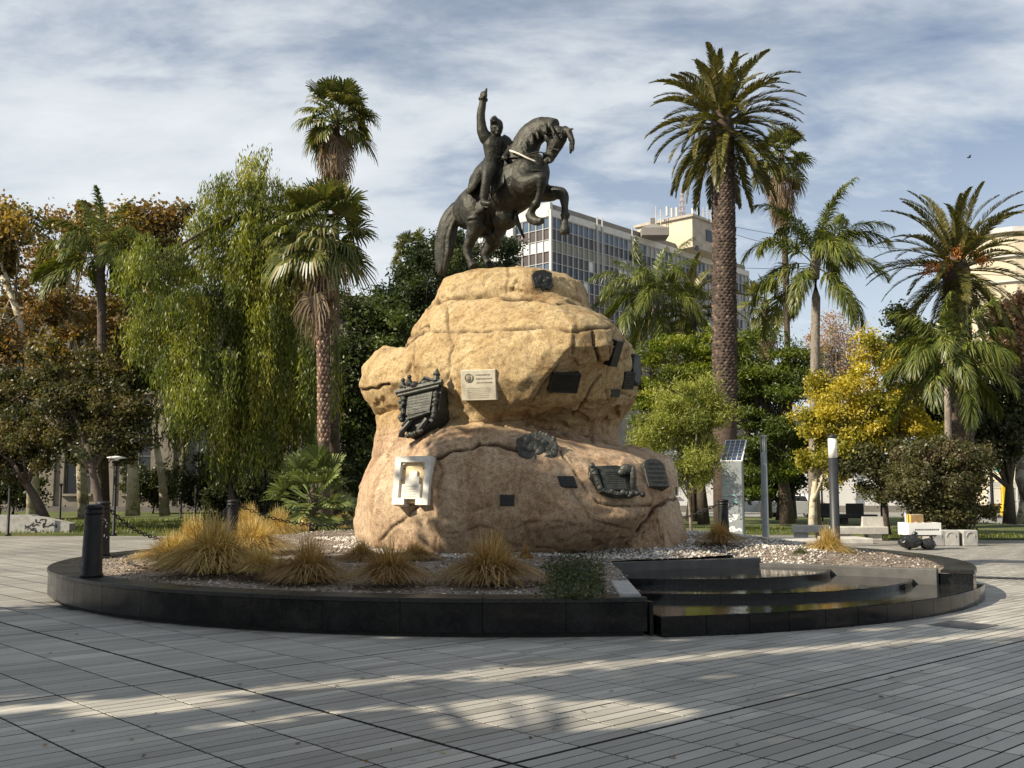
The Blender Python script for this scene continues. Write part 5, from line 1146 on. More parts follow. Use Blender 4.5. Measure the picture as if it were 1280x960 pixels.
def plaque(label, px, py, w, h, mat, outline=None, thick=.05, rows=0, ink=None, rim=0.0, seed=1, name='plaque'):
    M, wd, ht, dp = plate_frame(px, py, w, h, thick*.5); T = thing(name, label, 'plaque', M.translation, PG)
    o = outline(wd, ht) if outline else rect(wd, ht)
    slab(MB(), o, -thick*.5, dp, M).build('plate', mat, T)
    if rim:
        mb = MB(); n = len(o)
        for i in range(n):
            a, b_ = Vector((o[i][0], -thick*.5, o[i][1])), Vector((o[(i+1) % n][0], -thick*.5, o[(i+1) % n][1])); mb.tube([M @ (a*.97), M @ (b_*.97)], rim, 6)
        mb.build('rim', mat, T)
    if rows: lines(T, M @ Matrix.Translation((0, -thick*.5, 0)), wd, ht, rows, ink or mat, seed=seed, y=-.008)
    return T, M, wd, ht
plaque('small black plate low on the front of the rock', 634, 625.5, 18, 14, 'plaque_dark', thick=.03, rows=4, seed=2)
plaque('small slanting bronze plate between the oval relief and the large bronze relief', 709, 603, 24, 14, 'plaque_dark', thick=.03, rows=4, seed=3, outline=lambda w, h: [(-w*.36,-h/2),(w*.5,-h/2),(w*.34,h/2),(-w*.5,h/2)])
plaque('dark bronze rectangular plate with rim under the overhang', 703, 475, 35, 24, 'plaque_dark', thick=.07, rows=6, rim=.018, seed=4)
plaque('dark bronze plate with raised letters on the right flank', 783, 475, 13, 22, 'plaque_dark', thick=.05, rows=5, seed=5)
plaque('narrow dark plate in a crevice of the right flank', 765, 440, 9, 33, 'plaque_dark', thick=.05, rows=0, seed=6)
plaque('small dull plate below the lettered plate on the right flank', 768, 491, 11, 10, 'plaque_bronze', thick=.03, rows=2, seed=7)
# pale square stone with a round emblem
T, M, w, h = plaque('pale square stone tablet with round emblem and rows of carved letters', 600.5, 481, 43, 38, 'plaque_stone', thick=.09)
Mf = M @ Matrix.Translation((0, -.045, 0))
lines(T, Mf, w, h, 3, 'plaque_ink', x0=-.08, x1=.42, z0=.40, z1=.02, seed=8, th=.3); lines(T, Mf, w, h, 6, 'plaque_ink', x0=-.36, x1=.36, z0=-.06, z1=-.44, seed=9, th=.3)
mb = MB(); ring_ = [M @ Vector((-.27*w+.11*w*math.cos(a), -.048, .25*h+.11*w*math.sin(a))) for a in np.linspace(0, 6.283, 17)]
mb.tube(ring_, .012, 5, up=M.to_3x3() @ Vector((0, 1, 0)), cap=False); ball(mb, M @ Vector((-.27*w, -.045, .25*h)), (.05, .02, .06)); mb.build('emblem', 'plaque_ink', T)
# white marble arch
M, w, h, dp = plate_frame(521.5, 603, 44, 60, .05); T = thing('plaque', 'white marble framed tablet with arched niche low on the left of the rock', 'plaque', M.translation, PG)
def arch(w_, h_, n=8): return [(-w_/2, -h_/2), (w_/2, -h_/2)]+[(w_/2*math.cos(a), h_/2-w_*.32+w_*.32*math.sin(a)) for a in np.linspace(0, math.pi, n)]
slab(MB(), rect(w*.86, h*.9), -.03, dp, M).build('niche', 'marble_buff', T)
mb = MB(); th = .11
for a, b_ in (((-w/2, -h/2), (-w/2+w*.16, h/2)), ((w/2-w*.16, -h/2), (w/2, h/2)), ((-w/2+w*.16, h/2-h*.12), (w/2-w*.16, h/2)), ((-w/2+w*.16, -h/2), (-w*.16, -h/2+h*.14)), ((w*.16, -h/2), (w/2-w*.16, -h/2+h*.14))):
    mb.box((a[0], -th, a[1]), (b_[0], dp, b_[1]), M)
for s in (-1, 1):     # spandrels that round the niche
    mb.loft([[(s*(w/2-w*.16), y, h/2-h*.12), (s*(w/2-w*.30), y, h/2-h*.12), (s*(w/2-w*.19), y, h/2-h*.18), (s*(w/2-w*.16), y, h/2-h*.28)][::s] for y in (dp*.0, -th*.7)], M=M)
mb.build('frame', 'marble_white', T)
mb = MB(); mb.box((-w*.26, -.10, -h*.38), (w*.26, .0, -h*.08), M); mb.box((-w*.19, -.085, -h*.08), (w*.19, .0, h*.08), M); mb.box((-w*.11, -.07, h*.08), (w*.11, .0, h*.2), M); mb.build('stepped_tablet', 'marble_white', T)
lines(T, M @ Matrix.Translation((0, -.10, 0)), w, h, 5, 'plaque_stone', x0=-.2, x1=.2, z0=-.1, z1=-.36, seed=11)
mb = MB()
for x, z in ((-.28, .26), (.26, .26), (-.33, .02)): ball(mb, M @ Vector((x*w, -.03, z*h)), .014)
mb.build('stud', 'plaque_dark', T)
# ornate bronze cartouche: cornice, pediment, figures, lamp, scrolled foot
M, w, h, dp = plate_frame(533, 512, 56, 84, .04); T = thing('plaque', 'large ornate bronze cartouche with pediment figures and scrolled foot', 'plaque', M.translation, PG); r = R_(61)
slab(MB(), [(-.40*w,-.12*h),(-.30*w,-.30*h),(-.16*w,-.46*h),(.05*w,-.40*h),(.30*w,-.26*h),(.44*w,-.08*h),(.46*w,.30*h),(-.42*w,.22*h)], -.05, dp+.1, M).build('plate', 'plaque_bronze', T)
tab = slab(MB(), [(-.27*w,-.14*h),(.26*w,-.08*h),(.30*w,.26*h),(-.25*w,.18*h)], -.085, 0, M).build('tablet', 'plaque_bronze', T); lines(T, M @ Matrix.Translation((0, -.085, 0)) @ Matrix.Rotation(-.13, 4, 'Y'), w*.6, h*.36, 7, 'plaque_dark', seed=12)
mb = MB(); mb.tube([M @ Vector((-.50*w, -.10, .20*h)), M @ Vector((.50*w, -.10, .33*h))], (.055, .06), 6); mb.tube([M @ Vector((-.46*w, -.11, .15*h)), M @ Vector((.44*w, -.11, .27*h))], .03, 6); mb.build('cornice', 'plaque_bronze', T)
mb = MB(); mb.tube([M @ Vector((-.02*w, -.08, .31*h)), M @ Vector((.10*w, -.09, .41*h)), M @ Vector((.30*w, -.08, .36*h))], .035, 6); ball(mb, M @ Vector((.12*w, -.06, .34*h)), (.1, .05, .06)); mb.build('pediment', 'plaque_bronze', T)
for q, (x, z) in enumerate(((-.38, .30), (-.24, .34))):
    mb = MB(); ball(mb, M @ Vector((x*w, -.1, z*h)), (.06, .055, .09)); ball(mb, M @ Vector((x*w+.01, -.12, (z+.085)*h)), .04); mb.tube([M @ Vector((x*w-.03, -.12, (z+.03)*h)), M @ Vector((x*w+.08, -.15, z*h-.04))], .02, 5); mb.build('figure', 'plaque_bronze', T)
mb = MB(); ball(mb, M @ Vector((-.10*w, -.12, .30*h)), (.08, .06, .07)); mb.build('shell', 'plaque_bronze', T)
mb = MB(); mb.lathe([(.04, -.08), (.075, -.02), (.05, .06), (.07, .09), (.03, .16), (.012, .2)], 10, M @ Matrix.Translation((.36*w, -.1, .37*h))); mb.build('lamp_finial', 'plaque_bronze', T)
mb = MB()
for s in (-1, 1):
    for k in range(11): ball(mb, M @ Vector((s*.355*w+r.normal(0, .02), -.08, (.14-.034*k)*h+(.03*h if s > 0 else 0))), (.045, .045, .05)*1 if False else (float(r.uniform(.03, .055)),)*3)
tag(mb.build('garland', 'plaque_bronze', T), kind='stuff')
mb = MB(); mb.tube([M @ Vector((-.30*w, -.09, -.30*h)), M @ Vector((-.14*w, -.12, -.20*h)), M @ Vector((.18*w, -.1, -.13*h)), M @ Vector((.28*w, -.08, -.10*h))], (.05, .035), 6)
mb.tube([M @ Vector((-.30*w, -.1, -.46*h)), M @ Vector((-.28*w, -.12, -.38*h)), M @ Vector((-.12*w, -.11, -.24*h))], (.075, .05), 7); mb.tube([M @ Vector((.05*w, -.08, -.36*h)), M @ Vector((.16*w, -.1, -.28*h)), M @ Vector((.22*w, -.09, -.20*h))], .05, 6)
for k in range(7): ball(mb, M @ Vector(((-.16+.05*k)*w, -.1, (-.44+.012*k+.01*math.sin(k*2))*h)), float(r.uniform(.03, .05)))
mb.build('scroll', 'plaque_bronze', T)
# oval relief
M, w, h, dp = plate_frame(671, 562.5, 52, 36, .03); T = thing('plaque', 'oval bronze relief crowded with leaves and figures on the rock ledge', 'plaque', M.translation, PG); r = R_(62)
slab(MB(), oval(w, h, 22, .04), -.03, dp, M).build('plate', 'plaque_bronze', T); mb = MB(); relief(mb, M, w, h, (.80, .98), r, -.04, (.025, .045), 70); tag(mb.build('wreath', 'plaque_bronze', T), kind='stuff')
mb = MB(); relief(mb, M, w, h, (.0, .65), r, -.06, (.03, .08), 34); mb.build('figure', 'plaque_bronze', T)
# large irregular relief with lettered sheet
M, w, h, dp = plate_frame(765, 604, 60, 40, .03); T = thing('plaque', 'large bronze relief of a lettered scroll framed by laurel on the right of the rock', 'plaque', M.translation, PG); r = R_(63)
slab(MB(), [(-.36*w,-.34*h),(-.1*w,-.5*h),(.36*w,-.46*h),(.5*w,-.34*h),(.36*w,.40*h),(.1*w,.5*h),(-.46*w,.46*h),(-.5*w,.1*h)], -.03, dp, M).build('plate', 'plaque_bronze', T)
slab(MB(), [(-.22*w,-.30*h),(.24*w,-.30*h),(.22*w,.36*h),(-.30*w,.36*h)], -.07, 0, M).build('scroll', 'plaque_bronze', T); lines(T, M @ Matrix.Translation((0, -.07, 0)), w*.5, h*.7, 8, 'plaque_dark', seed=13)
mb = MB(); mb.tube([M @ Vector((x*w, -.07, z*h)) for x, z in ((-.46,.40),(-.36,.0),(-.30,-.34),(0,-.46),(.46,-.42))], [.05,.06,.06,.06,.03], 6)
for k in range(26): u = k/25; ball(mb, M @ Vector(((-.44+.86*max(0,u-.4)/.6*1.0 + .12*min(u,.4)/.4)*w, -.09, (.40-.84*min(1,u/.5))*h+float(r.normal(0,.02)))), float(r.uniform(.03,.055)))
tag(mb.build('laurel', 'plaque_bronze', T), kind='stuff')
mb = MB(); ball(mb, M @ Vector((.26*w, -.1, .30*h)), (.12, .07, .1)); ball(mb, M @ Vector((.38*w, -.09, .05*h)), (.06, .06, .2)); ball(mb, M @ Vector((.16*w, -.12, .2*h)), (.08, .05, .06)); mb.build('figure', 'plaque_bronze', T)
# arched plaque
plaque('arch topped bronze plaque at the far right shoulder of the lower rock', 813, 595, 26, 36, 'plaque_bronze', outline=lambda w, h: arch(w, h, 9), thick=.06, rows=5, seed=14)
# crest on the top slab
M, w, h, dp = plate_frame(677, 351, 27, 25, .02); T = thing('plaque', 'shield shaped dark bronze crest under the horse on the top slab', 'plaque', M.translation, PG); r = R_(64)
slab(MB(), [(-.42*w,-.44*h),(-.1*w,-.36*h),(.3*w,-.5*h),(.5*w,-.3*h),(.36*w,.1*h),(.46*w,.34*h),(.1*w,.5*h),(-.3*w,.42*h),(-.5*w,.2*h)], -.04, dp, M).build('plate', 'plaque_dark', T); mb = MB(); relief(mb, M, w, h, (.1, .8), r, -.06, (.025, .06), 22); tag(mb.build('relief', 'plaque_dark', T), kind='stuff')
# wreath on the right edge
q = hit(794, 462) or (P(794, 462, 19.6), None)
T = thing('plaque', 'tall oval bronze wreath plaque seen edge on at the right rim of the rock', 'plaque', q[0], PG)
M = Matrix.Translation(q[0]) @ Matrix.Rotation(math.radians(62), 4, 'Z'); slab(MB(), oval(.42, .60, 18, .03), -.05, .12, M).build('plate', 'plaque_dark', T); mb = MB(); relief(mb, M, .42, .60, (.8, 1), R_(65), -.06, (.025, .045), 34); tag(mb.build('wreath', 'plaque_dark', T), kind='stuff')

# ================================================================ bollards and chains
m, t, b = newmat('iron_black'); b.inputs['Base Color'].default_value = (0.007, 0.007, 0.0075, 1); b.inputs['Specular IOR Level'].default_value = .35
geo = nd(t, 'ShaderNodeNewGeometry'); n = nd(t, 'ShaderNodeTexNoise', i_Scale=14.0, i_Detail=5.0); lk(t, geo.outputs['Position'], n.inputs[0]); rg = ramp(t, [(.3, (.4,)*3), (.7, (.65,)*3)], n.outputs[0]); lk(t, rg.outputs[0], b.inputs['Roughness'])
simple('paint_white', (0.72, 0.73, 0.72), .6); simple('paint_teal', (0.25, 0.55, 0.50), .6)
BG = 'black bollards on the kerb'
def bol(px, Yg):
    """point on the kerb circle near a picture column"""
    return min((CEN+Vector((7.60*math.cos(a), 7.60*math.sin(a), 0)) for a in np.linspace(0, 6.283, 1440)), key=lambda p: abs(proj(p)[0]-px)+abs(p.y-Yg)*30)
def bollard(label, p):
    T = thing('bollard', label, 'bollard', (p.x, p.y, KH), BG); M = Matrix.Translation((p.x, p.y, KH))
    MB().lathe([(.155,.0),(.155,.03),(.142,.05),(.118,.84),(.118,.86)], 20, M).build('post', 'iron_black', T, True)
    MB().lathe([(.118,.86),(.128,.872),(.128,.90),(.112,.915),(.118,.93),(.132,.945),(.132,.975),(.09,.995),(.02,1.0)], 20, M).build('cap', 'iron_black', T, True)
    return T
bp_ = [bol(113, 15.2), bol(131, 19.6), bol(290, 23.8), bol(905, 25.4)]
bl = ['thick black bollard clean of scribbles on the planter kerb', 'black bollard scribbled white behind the thick clean one', 'black bollard rising behind the big golden grass clump', 'black bollard standing just left of the solar kiosk']
BT = [bollard(l, p) for l, p in zip(bl, bp_)]
def scribble(T, M, w, h, n, seed, mat, th=.012, y=-.004, name='scribble', wiggle=9):
    """painted strokes: thin ribbons just proud of a face (x right, z up)"""
    r = R_(seed); mb = MB()
    for k in range(n):
        x0 = r.uniform(-.5, .3)*w; z0 = r.uniform(-.5, .5)*h; pts = []; a = r.uniform(0, 6.28); x, z = x0, z0
        for i in range(wiggle):
            pts.append((x, z)); a += r.normal(0, 1.1); s = r.uniform(.05, .12)*min(w, h)*1.3; x = min(w/2, max(-w/2, x+s*math.cos(a))); z = min(h/2, max(-h/2, z+s*math.sin(a)))
        for (xa, za), (xb, zb) in zip(pts, pts[1:]):
            d = Vector((xb-xa, 0, zb-za))
            if d.length < 1e-4: continue
            nrm = Vector((-d.z, 0, d.x)).normalized()*th; a_, b_ = Vector((xa, y-k*.0004, za)), Vector((xb, y-k*.0004, zb)); mb.add([M @ (a_-nrm), M @ (b_-nrm), M @ (b_+nrm), M @ (a_+nrm)], [(0, 1, 2, 3)])
    return tag(mb.build(name, mat, T), kind='stuff')
p = bp_[1]
mb = MB(); r = R_(71)
for k in range(26):
    a = -math.pi/2+r.uniform(-.9, 1.0); z = .08+.74*k/25; R0 = lambda z_: .142-(.024)*(z_-.05)/.79+.003
    l = r.uniform(.02, .05); sl = r.normal(0, .5)
    q = lambda an, z_: (p.x+R0(z_)*math.cos(an), p.y+R0(z_)*math.sin(an), KH+z_)
    mb.add([q(a, z), q(a+.12, z+sl*.02), q(a+.14, z+l), q(a+.02, z+l)], [(0, 1, 2, 3)])
tag(mb.build('scribble', 'paint_white', BT[1]), kind='stuff')
lm = MB(); lk_ = [(.055*math.cos(a), .030*math.sin(a), 0) for a in np.linspace(0, 2*math.pi, 11)[:-1]]
lm.tube([Vector(q) for q in lk_]+[Vector(lk_[0])], .0115, 5, cap=False); LINK = mesh_data('chain_link', lm.v, lm.f, 'iron_black', None, True)
def chain_between(label, a, b_, sag, z0=KH+.88):
    a, b_ = Vector((a.x, a.y, z0)), Vector((b_.x, b_.y, z0)); d = (b_-a).normalized(); a = a+d*.125; b_ = b_-d*.125; L = (b_-a).length
    pts = [a.lerp(b_, u)-Vector((0, 0, sag*4*u*(1-u))) for u in np.linspace(0, 1, 400)]
    T = thing('chain', label, 'chain', tuple(pts[200]), 'chains slung between the bollards'); base = pts[200]; acc = .0; last = pts[0]; k = 0
    for i in range(1, 400):
        acc += (pts[i]-pts[i-1]).length
        if acc > .085:
            acc = 0; dr = (pts[i]-pts[i-1]).normalized(); y = dr.cross(Vector((0, 0, 1))).normalized(); z = dr.cross(y)
            Rm_ = Matrix(((dr.x, y.x, z.x, 0), (dr.y, y.y, z.y, 0), (dr.z, y.z, z.z, 0), (0, 0, 0, 1))) @ Matrix.Rotation(math.pi/2*(k % 2)+.2, 4, 'X')
            put('chain_link', LINK, T, Matrix.Translation(pts[i]-base) @ Rm_); k += 1
chain_between('heavy black chain drooping behind the golden grass clump', bp_[1], bp_[2], .68)
chain_between('heavy black chain hanging between the two adjacent kerb bollards', bp_[0], bp_[1], .50)
chain_between('black chain running from the grass side bollard to behind the rock', bp_[2], CEN+Vector((-2.6, 7.15, 0)), .5)
chain_between('black chain running from the kiosk side bollard to behind the rock', bp_[3], CEN+Vector((1.2, 7.5, 0)), .5)

# ================================================================ dry golden grasses
GOLD = [(0.54, 0.40, 0.15, 3), (0.64, 0.51, 0.23, 2), (0.42, 0.30, 0.10, 2), (0.30, 0.20, 0.07, 1)]
BRN = [(0.42, 0.28, 0.11, 3), (0.54, 0.39, 0.18, 2), (0.30, 0.19, 0.07, 2), (0.22, 0.13, 0.05, 1)]  # browner copy of the golden palette; shade put into the shaded clumps' colour
GRN = [(0.09, 0.11, 0.05, 3), (0.14, 0.14, 0.06, 2), (0.24, 0.20, 0.09, 1)]
def tuft_mesh(seed, cols, n=2600, h=.75, spread=.78):
    r = R_(seed); a = r.uniform(0, 6.283, n); hh = h*r.uniform(.45, 1.1, n); out = spread*r.uniform(.02, 1.0, n)**.62; b0 = r.normal(0, .07, (n, 2))
    bend = r.normal(0, .35, n); S = 6; V = np.zeros((n, S, 2, 3)); wv = np.stack([-np.sin(a), np.cos(a)], 1)
    for k in range(S):
        s = k/(S-1); x = b0[:, 0]+np.cos(a+bend*s)*out*s**1.3; y = b0[:, 1]+np.sin(a+bend*s)*out*s**1.3; z = hh*(s*1.3-out/spread*1.25*s**2.2)
        w = .0085*(1-s*.8)
        V[:, k, 0] = np.stack([x-wv[:, 0]*w, y-wv[:, 1]*w, z], 1); V[:, k, 1] = np.stack([x+wv[:, 0]*w, y+wv[:, 1]*w, z], 1)
    V[..., 2] = np.maximum(V[..., 2], .01)
    ii = np.arange(n)[:, None]*(2*S)+np.arange(S-1)[None]*2; Q = np.stack([ii, ii+1, ii+3, ii+2], -1).reshape(-1, 4)
    return mesh_data('grass_tuft', V.reshape(-1, 3), Q, 'straw', np.repeat(palette(r, n, cols, .2), S-1, 0))
TG = [tuft_mesh(600+i, GOLD) for i in range(3)]; TB_ = [tuft_mesh(610+i, BRN) for i in range(3)]; TN = [tuft_mesh(620, GRN, 500, .5, .45)]
tn = 0
def tuft(label, px, py, wpx, hpx, ms, group='dry feather grass clumps'):
    global tn
    q = G(px, py, .5)
    for _ in range(4): q = G(px, py, bed_z(q.x, q.y))
    s = wpx/pxm(q.y)/1.25; hz_ = hpx/pxm(q.y)/.72
    o = put('grass_tuft', ms[tn % len(ms)]); o.matrix_basis = Matrix.Translation(q) @ Matrix.Rotation(tn*1.7, 4, 'Z') @ Matrix.Diagonal((s, s, hz_, 1)); tn += 1
    return tag(o, label, 'grass clump', group)
tuft('biggest golden grass clump beside the drooping chain', 268, 716, 140, 64, TG)
tuft('golden grass clump sprawling low towards the left kerb', 216, 705, 100, 36, TG)
tuft('upright golden grass clump joined to the back of the biggest one', 240, 694, 70, 44, TG)
tuft('golden grass clump right of the biggest one on the bare soil', 314, 694, 100, 44, TG)
tuft('bright golden grass sprig at the edge of the white gravel', 348, 676, 60, 36, TG)
tuft('low golden grass in front of the young fan palm', 384, 664, 66, 26, TG)
tuft('low golden grass where gravel meets the left foot of the rock', 428, 660, 50, 16, TG)
tuft('flopped straw grass between the biggest golden clump and the shaded one', 326, 716, 70, 26, TG)
tuft('golden grass beside the far bollard', 310, 664, 56, 30, TG)
tuft('brown grass clump left of centre in the shaded soil', 386, 728, 100, 48, TB_)
tuft('small brown grass leaning on the shaded clump left of centre', 352, 725, 40, 26, TB_)
tuft('dense brown grass clump in front of the marble tablet', 486, 729, 100, 46, TB_)
tuft('thin brown grass behind the dense clump below the marble tablet', 452, 702, 60, 24, TB_)
tuft('shaded brown grass flopping on gravel under the marble tablet', 520, 700, 60, 20, TB_)
tuft('tall tufted brown grass clump in front of the small black plate', 612, 730, 124, 54, TB_)
tuft('upright wispy brown grass standing behind the tall tufted clump', 622, 706, 44, 38, TB_)
tuft('little brown grass sprig near the ground cover patch', 657, 700, 22, 18, TB_)
tuft('brown grass clump at the foot of the bollard by the kiosk', 900, 680, 54, 26, TB_)
tuft('golden grass clump at the foot of the black lamp post', 1035, 698, 66, 36, TG)
tuft('dull green grass left of the golden clump by the lamp', 1000, 694, 40, 18, TN)
tuft('dull green grass near the grey light pole', 974, 692, 36, 16, TN)
# ground cover patch
r = R_(77); pts = []
for k in range(6000):
    q = G(718+float(np.clip(r.normal(0, 17), -40, 34)), 722+float(np.clip(r.normal(0, 9.5), -24, 18)), .5); z = bed_z(q.x, q.y)
    if not in_basin(q.x, q.y, -.1): pts.append((q.x+r.normal(0, .03), q.y, z+abs(r.normal(0, .022))+.008))
V, Q = leaf_quads(np.array(pts), .05, r, .5); tag(mk('ground_cover', V, Q, 'leaf', None, palette(r, len(pts), [(.055,.07,.025,3),(.09,.105,.04,2),(.16,.14,.07,1),(.035,.045,.02,2)])), 'dark green creeping ground cover beside the fountain wall', 'ground cover', kind='stuff')
# fallen leaves on the bed and paving
r = R_(78); pts = []
for k in range(500):
    q = G(r.uniform(0, 1280), r.uniform(760, 955), 0)
    if (q-CEN).length > RK+.05: pts.append((q.x, q.y, .008))
V, Q = leaf_quads(np.array(pts[:90]), .05, r, .7, 0, .9); V[:, 2] = .006+.008*r.random(len(V)); tag(mk('fallen_leaves', V, Q, 'leaf', None, palette(r, 90, AUT)), 'scattered dry leaves on the paving', 'leaves', kind='stuff')
# ================================================================ office block
simple('white_paint', (0.50, 0.49, 0.46), .7, var=.1, scale=1.2); simple('fascia_grey', (0.20, 0.185, 0.165), .8, var=.15, scale=.6); simple('cream_wall', (0.52, 0.46, 0.34), .85, var=.06, scale=.5)
simple('aluminium', (0.40, 0.40, 0.39), .6, .0, .06)
def panel(name, col, rough=.15, spec=.6): return simple(name, col, rough, 0, .12, .8, spec=spec)
panel('glass_blue', (0.075, 0.105, 0.145), .08, .6); panel('glass_dark', (0.022, 0.025, 0.03), .08, .5); panel('panel_brown', (0.055, 0.040, 0.034), .35); panel('panel_black', (0.028, 0.026, 0.026), .3)
panel('panel_olive', (0.16, 0.155, 0.11), .4); panel('panel_grey', (0.30, 0.31, 0.31), .5); panel('panel_white', (0.55, 0.56, 0.55), .6); panel('panel_yellow', (0.42, 0.34, 0.07), .5); panel('panel_ochre', (0.22, 0.13, 0.05), .5)
C0 = P(688, 258, 120); zt = C0.z
Y1_ = 120.0
while P(935, 336, Y1_).z < zt: Y1_ += .2
C1 = P(935, 336, Y1_); dR = Vector((C1.x-C0.x, C1.y-C0.y, 0)); LR = dR.length; dR.normalize(); dL = Vector((-dR.y, dR.x, 0)); LL = 13.0
if dL.x > 0: dL = -dL
office = thing('office_building', 'long glass and panel office block with white frame behind the palms', 'building', (C0.x, C0.y, 0))
up3 = Vector((0, 0, 1))
def fr(o, d, n):  # frame: x along wall, y into building, z up
    return Matrix(((d.x, n.x, 0, o.x), (d.y, n.y, 0, o.y), (0, 0, 1, 0), (0, 0, 0, 1)))
FR = fr(C0, dR, dL); FL = fr(C0, dL, dR)
MB().box((.3, .3, 0), (LR-.3, LL, zt-.4), FR).build('core', 'fascia_grey', office)
mb = MB(); mb.box((-.1, -.15, zt-1.15), (LR+.1, .25, zt-.35), FR); mb.box((.25, -.15, zt-1.15), (LL, .3, zt-.35), FL); mb.build('white_band', 'white_paint', office)
mb = MB(); mb.box((.4, .5, zt-.38), (LR, LL, zt+.55), FR); mb.build('roof_edge', 'fascia_grey', office)
mb = MB(); mb.box((.0, -.1, zt-.36), (LL, .4, zt+.5), FL); mb.build('roof_edge', 'white_paint', office)
bay, sto = 1.03, 1.36
def facade(FM, length, rows, seed, side, nobj):
    r = R_(seed); n = int(length/bay); bw = length/n; cache = {}; rest = {}
    fm = MB()
    for i in range(n+1): fm.box((i*bw-.045, -.10, zt-1.2-rows*sto), (i*bw+.045, .2, zt-1.12), FM)
    for j in range(rows+1): fm.box((0, -.06, zt-1.2-j*sto-.035), (length, .2, zt-1.2-j*sto+.035), FM)
    fm.build('mullions', 'aluminium', office)
    def pick(i, j):
        u = i/n; x = r.random()
        if side == 'L': base = ['glass_blue', 'panel_brown', 'panel_white', 'panel_brown', 'glass_blue', 'panel_brown', 'panel_white', 'panel_brown', 'glass_blue'][j % 9]
        else: base = ['glass_blue', 'panel_black', 'panel_olive', 'panel_black', 'glass_dark', 'glass_dark', 'panel_brown', 'glass_dark', 'panel_brown', 'panel_olive'][j % 10]
        if side == 'R' and u > .28:
            base = ['panel_grey', 'glass_dark', 'panel_grey', 'panel_white', 'panel_grey', 'glass_dark', 'panel_grey', 'panel_brown', 'panel_grey', 'glass_dark'][j % 10] if x < .75 else base
            if j == 0: base = 'glass_blue' if x < .4 else 'panel_grey'
        if x > .93: base = ['panel_white', 'panel_grey', 'glass_blue', 'panel_ochre', 'panel_yellow'][int(r.integers(0, 5 if side == 'L' else 3))]
        return base
    k = 0
    for j in range(rows):
        for i in range(n):
            mt = pick(i, j); z1 = zt-1.2-j*sto-.06; z0 = z1-sto+.12; x0 = i*bw+.07; dpt = .04+.03*r.random()
            if k < nobj:
                if mt not in cache: cache[mt] = mesh_data('window_panel', *(lambda m_: (m_.v, m_.f))(MB().box((0, 0, 0), (bw-.14, .1, sto-.12))), mt)
                put('window_panel', cache[mt], office, Matrix.Translation(Vector((-C0.x, -C0.y, 0))) @ FM @ Matrix.Translation((x0, dpt, z0)) @ Matrix.Rotation(float(r.normal(0, .006)), 4, 'Z') @ Matrix.Rotation(float(r.normal(0, .006)), 4, 'X'))
            else: rest.setdefault(mt, MB()).box((x0, dpt, z0), (x0+bw-.14, dpt+.1, z0+sto-.12), FM)
            k += 1
    for mt, m_ in rest.items(): tag(m_.build('window_panels', mt, office), kind='stuff')
facade(FR, LR, 11, 7, 'R', 252); facade(FL, LL, 9, 8, 'L', 46)
mb = MB(); mb.box((-.12, -.18, 0), (.12, .05, zt-1.1), FR); mb.build('corner_post', 'white_paint', office)
simple('ac_white', (0.6, 0.6, 0.58), .6)
r = R_(9)
for (i, j) in ((13, 2), (16, 1), (21, 2), (24, 1), (25, 3), (28, 2), (31, 1), (33, 3), (19, 3), (36, 2)):
    mb = MB(); mb.bbox((i*bay+.1, -.5, zt-1.2-(j+.75)*sto), (i*bay+.95, -.12, zt-1.2-(j+.25)*sto), .03, FR); mb.lathe([(.22, 0), (.22, .03), (.05, .035)], 10, FR @ Matrix.Translation((i*bay+.42, -.5, zt-1.2-(j+.5)*sto)) @ Matrix.Rotation(math.pi/2, 4, 'X')); mb.build('air_conditioner', 'ac_white', office)
mb = MB(); mb.bbox((5.4, -.6, zt-2.9), (6.5, -.1, zt-1.5), .05, FL); mb.build('air_conditioner', 'ac_white', office)
for i in (8.4, 9.4, 15.6): mb = MB(); mb.tube([FR @ Vector((i*bay, -.3, zt+.4)), FR @ Vector((i*bay, -.3, zt-7))], .10, 6); mb.build('downpipe', 'aluminium', office)
# rooftop machine house
ph = P(865, 271, 139); 
rh = thing('rooftop_house', 'cream lift house with small dark windows on the office block roof', 'building', (ph.x, ph.y, zt))
Fh = fr(Vector((ph.x, ph.y, 0)), dR, dL)
simple('concrete_warm', (0.36, 0.32, 0.27), .9, var=.15, scale=1.0)
MB().box((0, 0, zt-.3), (9.5, 9.0, ph.z), Fh).build('wall', 'cream_wall', rh); MB().box((-.35, -.35, ph.z), (9.8, 9.4, ph.z+.35), Fh).build('roof', 'concrete_warm', rh); MB().box((.02, -.04, zt-.3), (9.5, .02, ph.z-.01), Fh).build('side_wall', 'concrete_warm', rh)  # darker sheet over the right face carries its shade as colour
MB().box((3.4, -.12, ph.z-2.7), (5.4, .0, ph.z-1.1), Fh).build('window', 'glass_dark', rh); MB().box((-.10, 5.6, ph.z-2.4), (.02, 7.4, ph.z-.9), Fh).build('window', 'glass_dark', rh); MB().box((.7, -.1, ph.z-4.5), (1.4, .0, ph.z-3.8), Fh).build('vent', 'glass_dark', rh)
am = thing('lattice_mast', 'pale lattice radio mast on the roof beside the lift house', 'mast', P(853, 268, 142)); mbs = [MB(), MB()]
b0 = P(853, 268, 142); b1 = P(853, 233, 142); hh = b1.z-b0.z
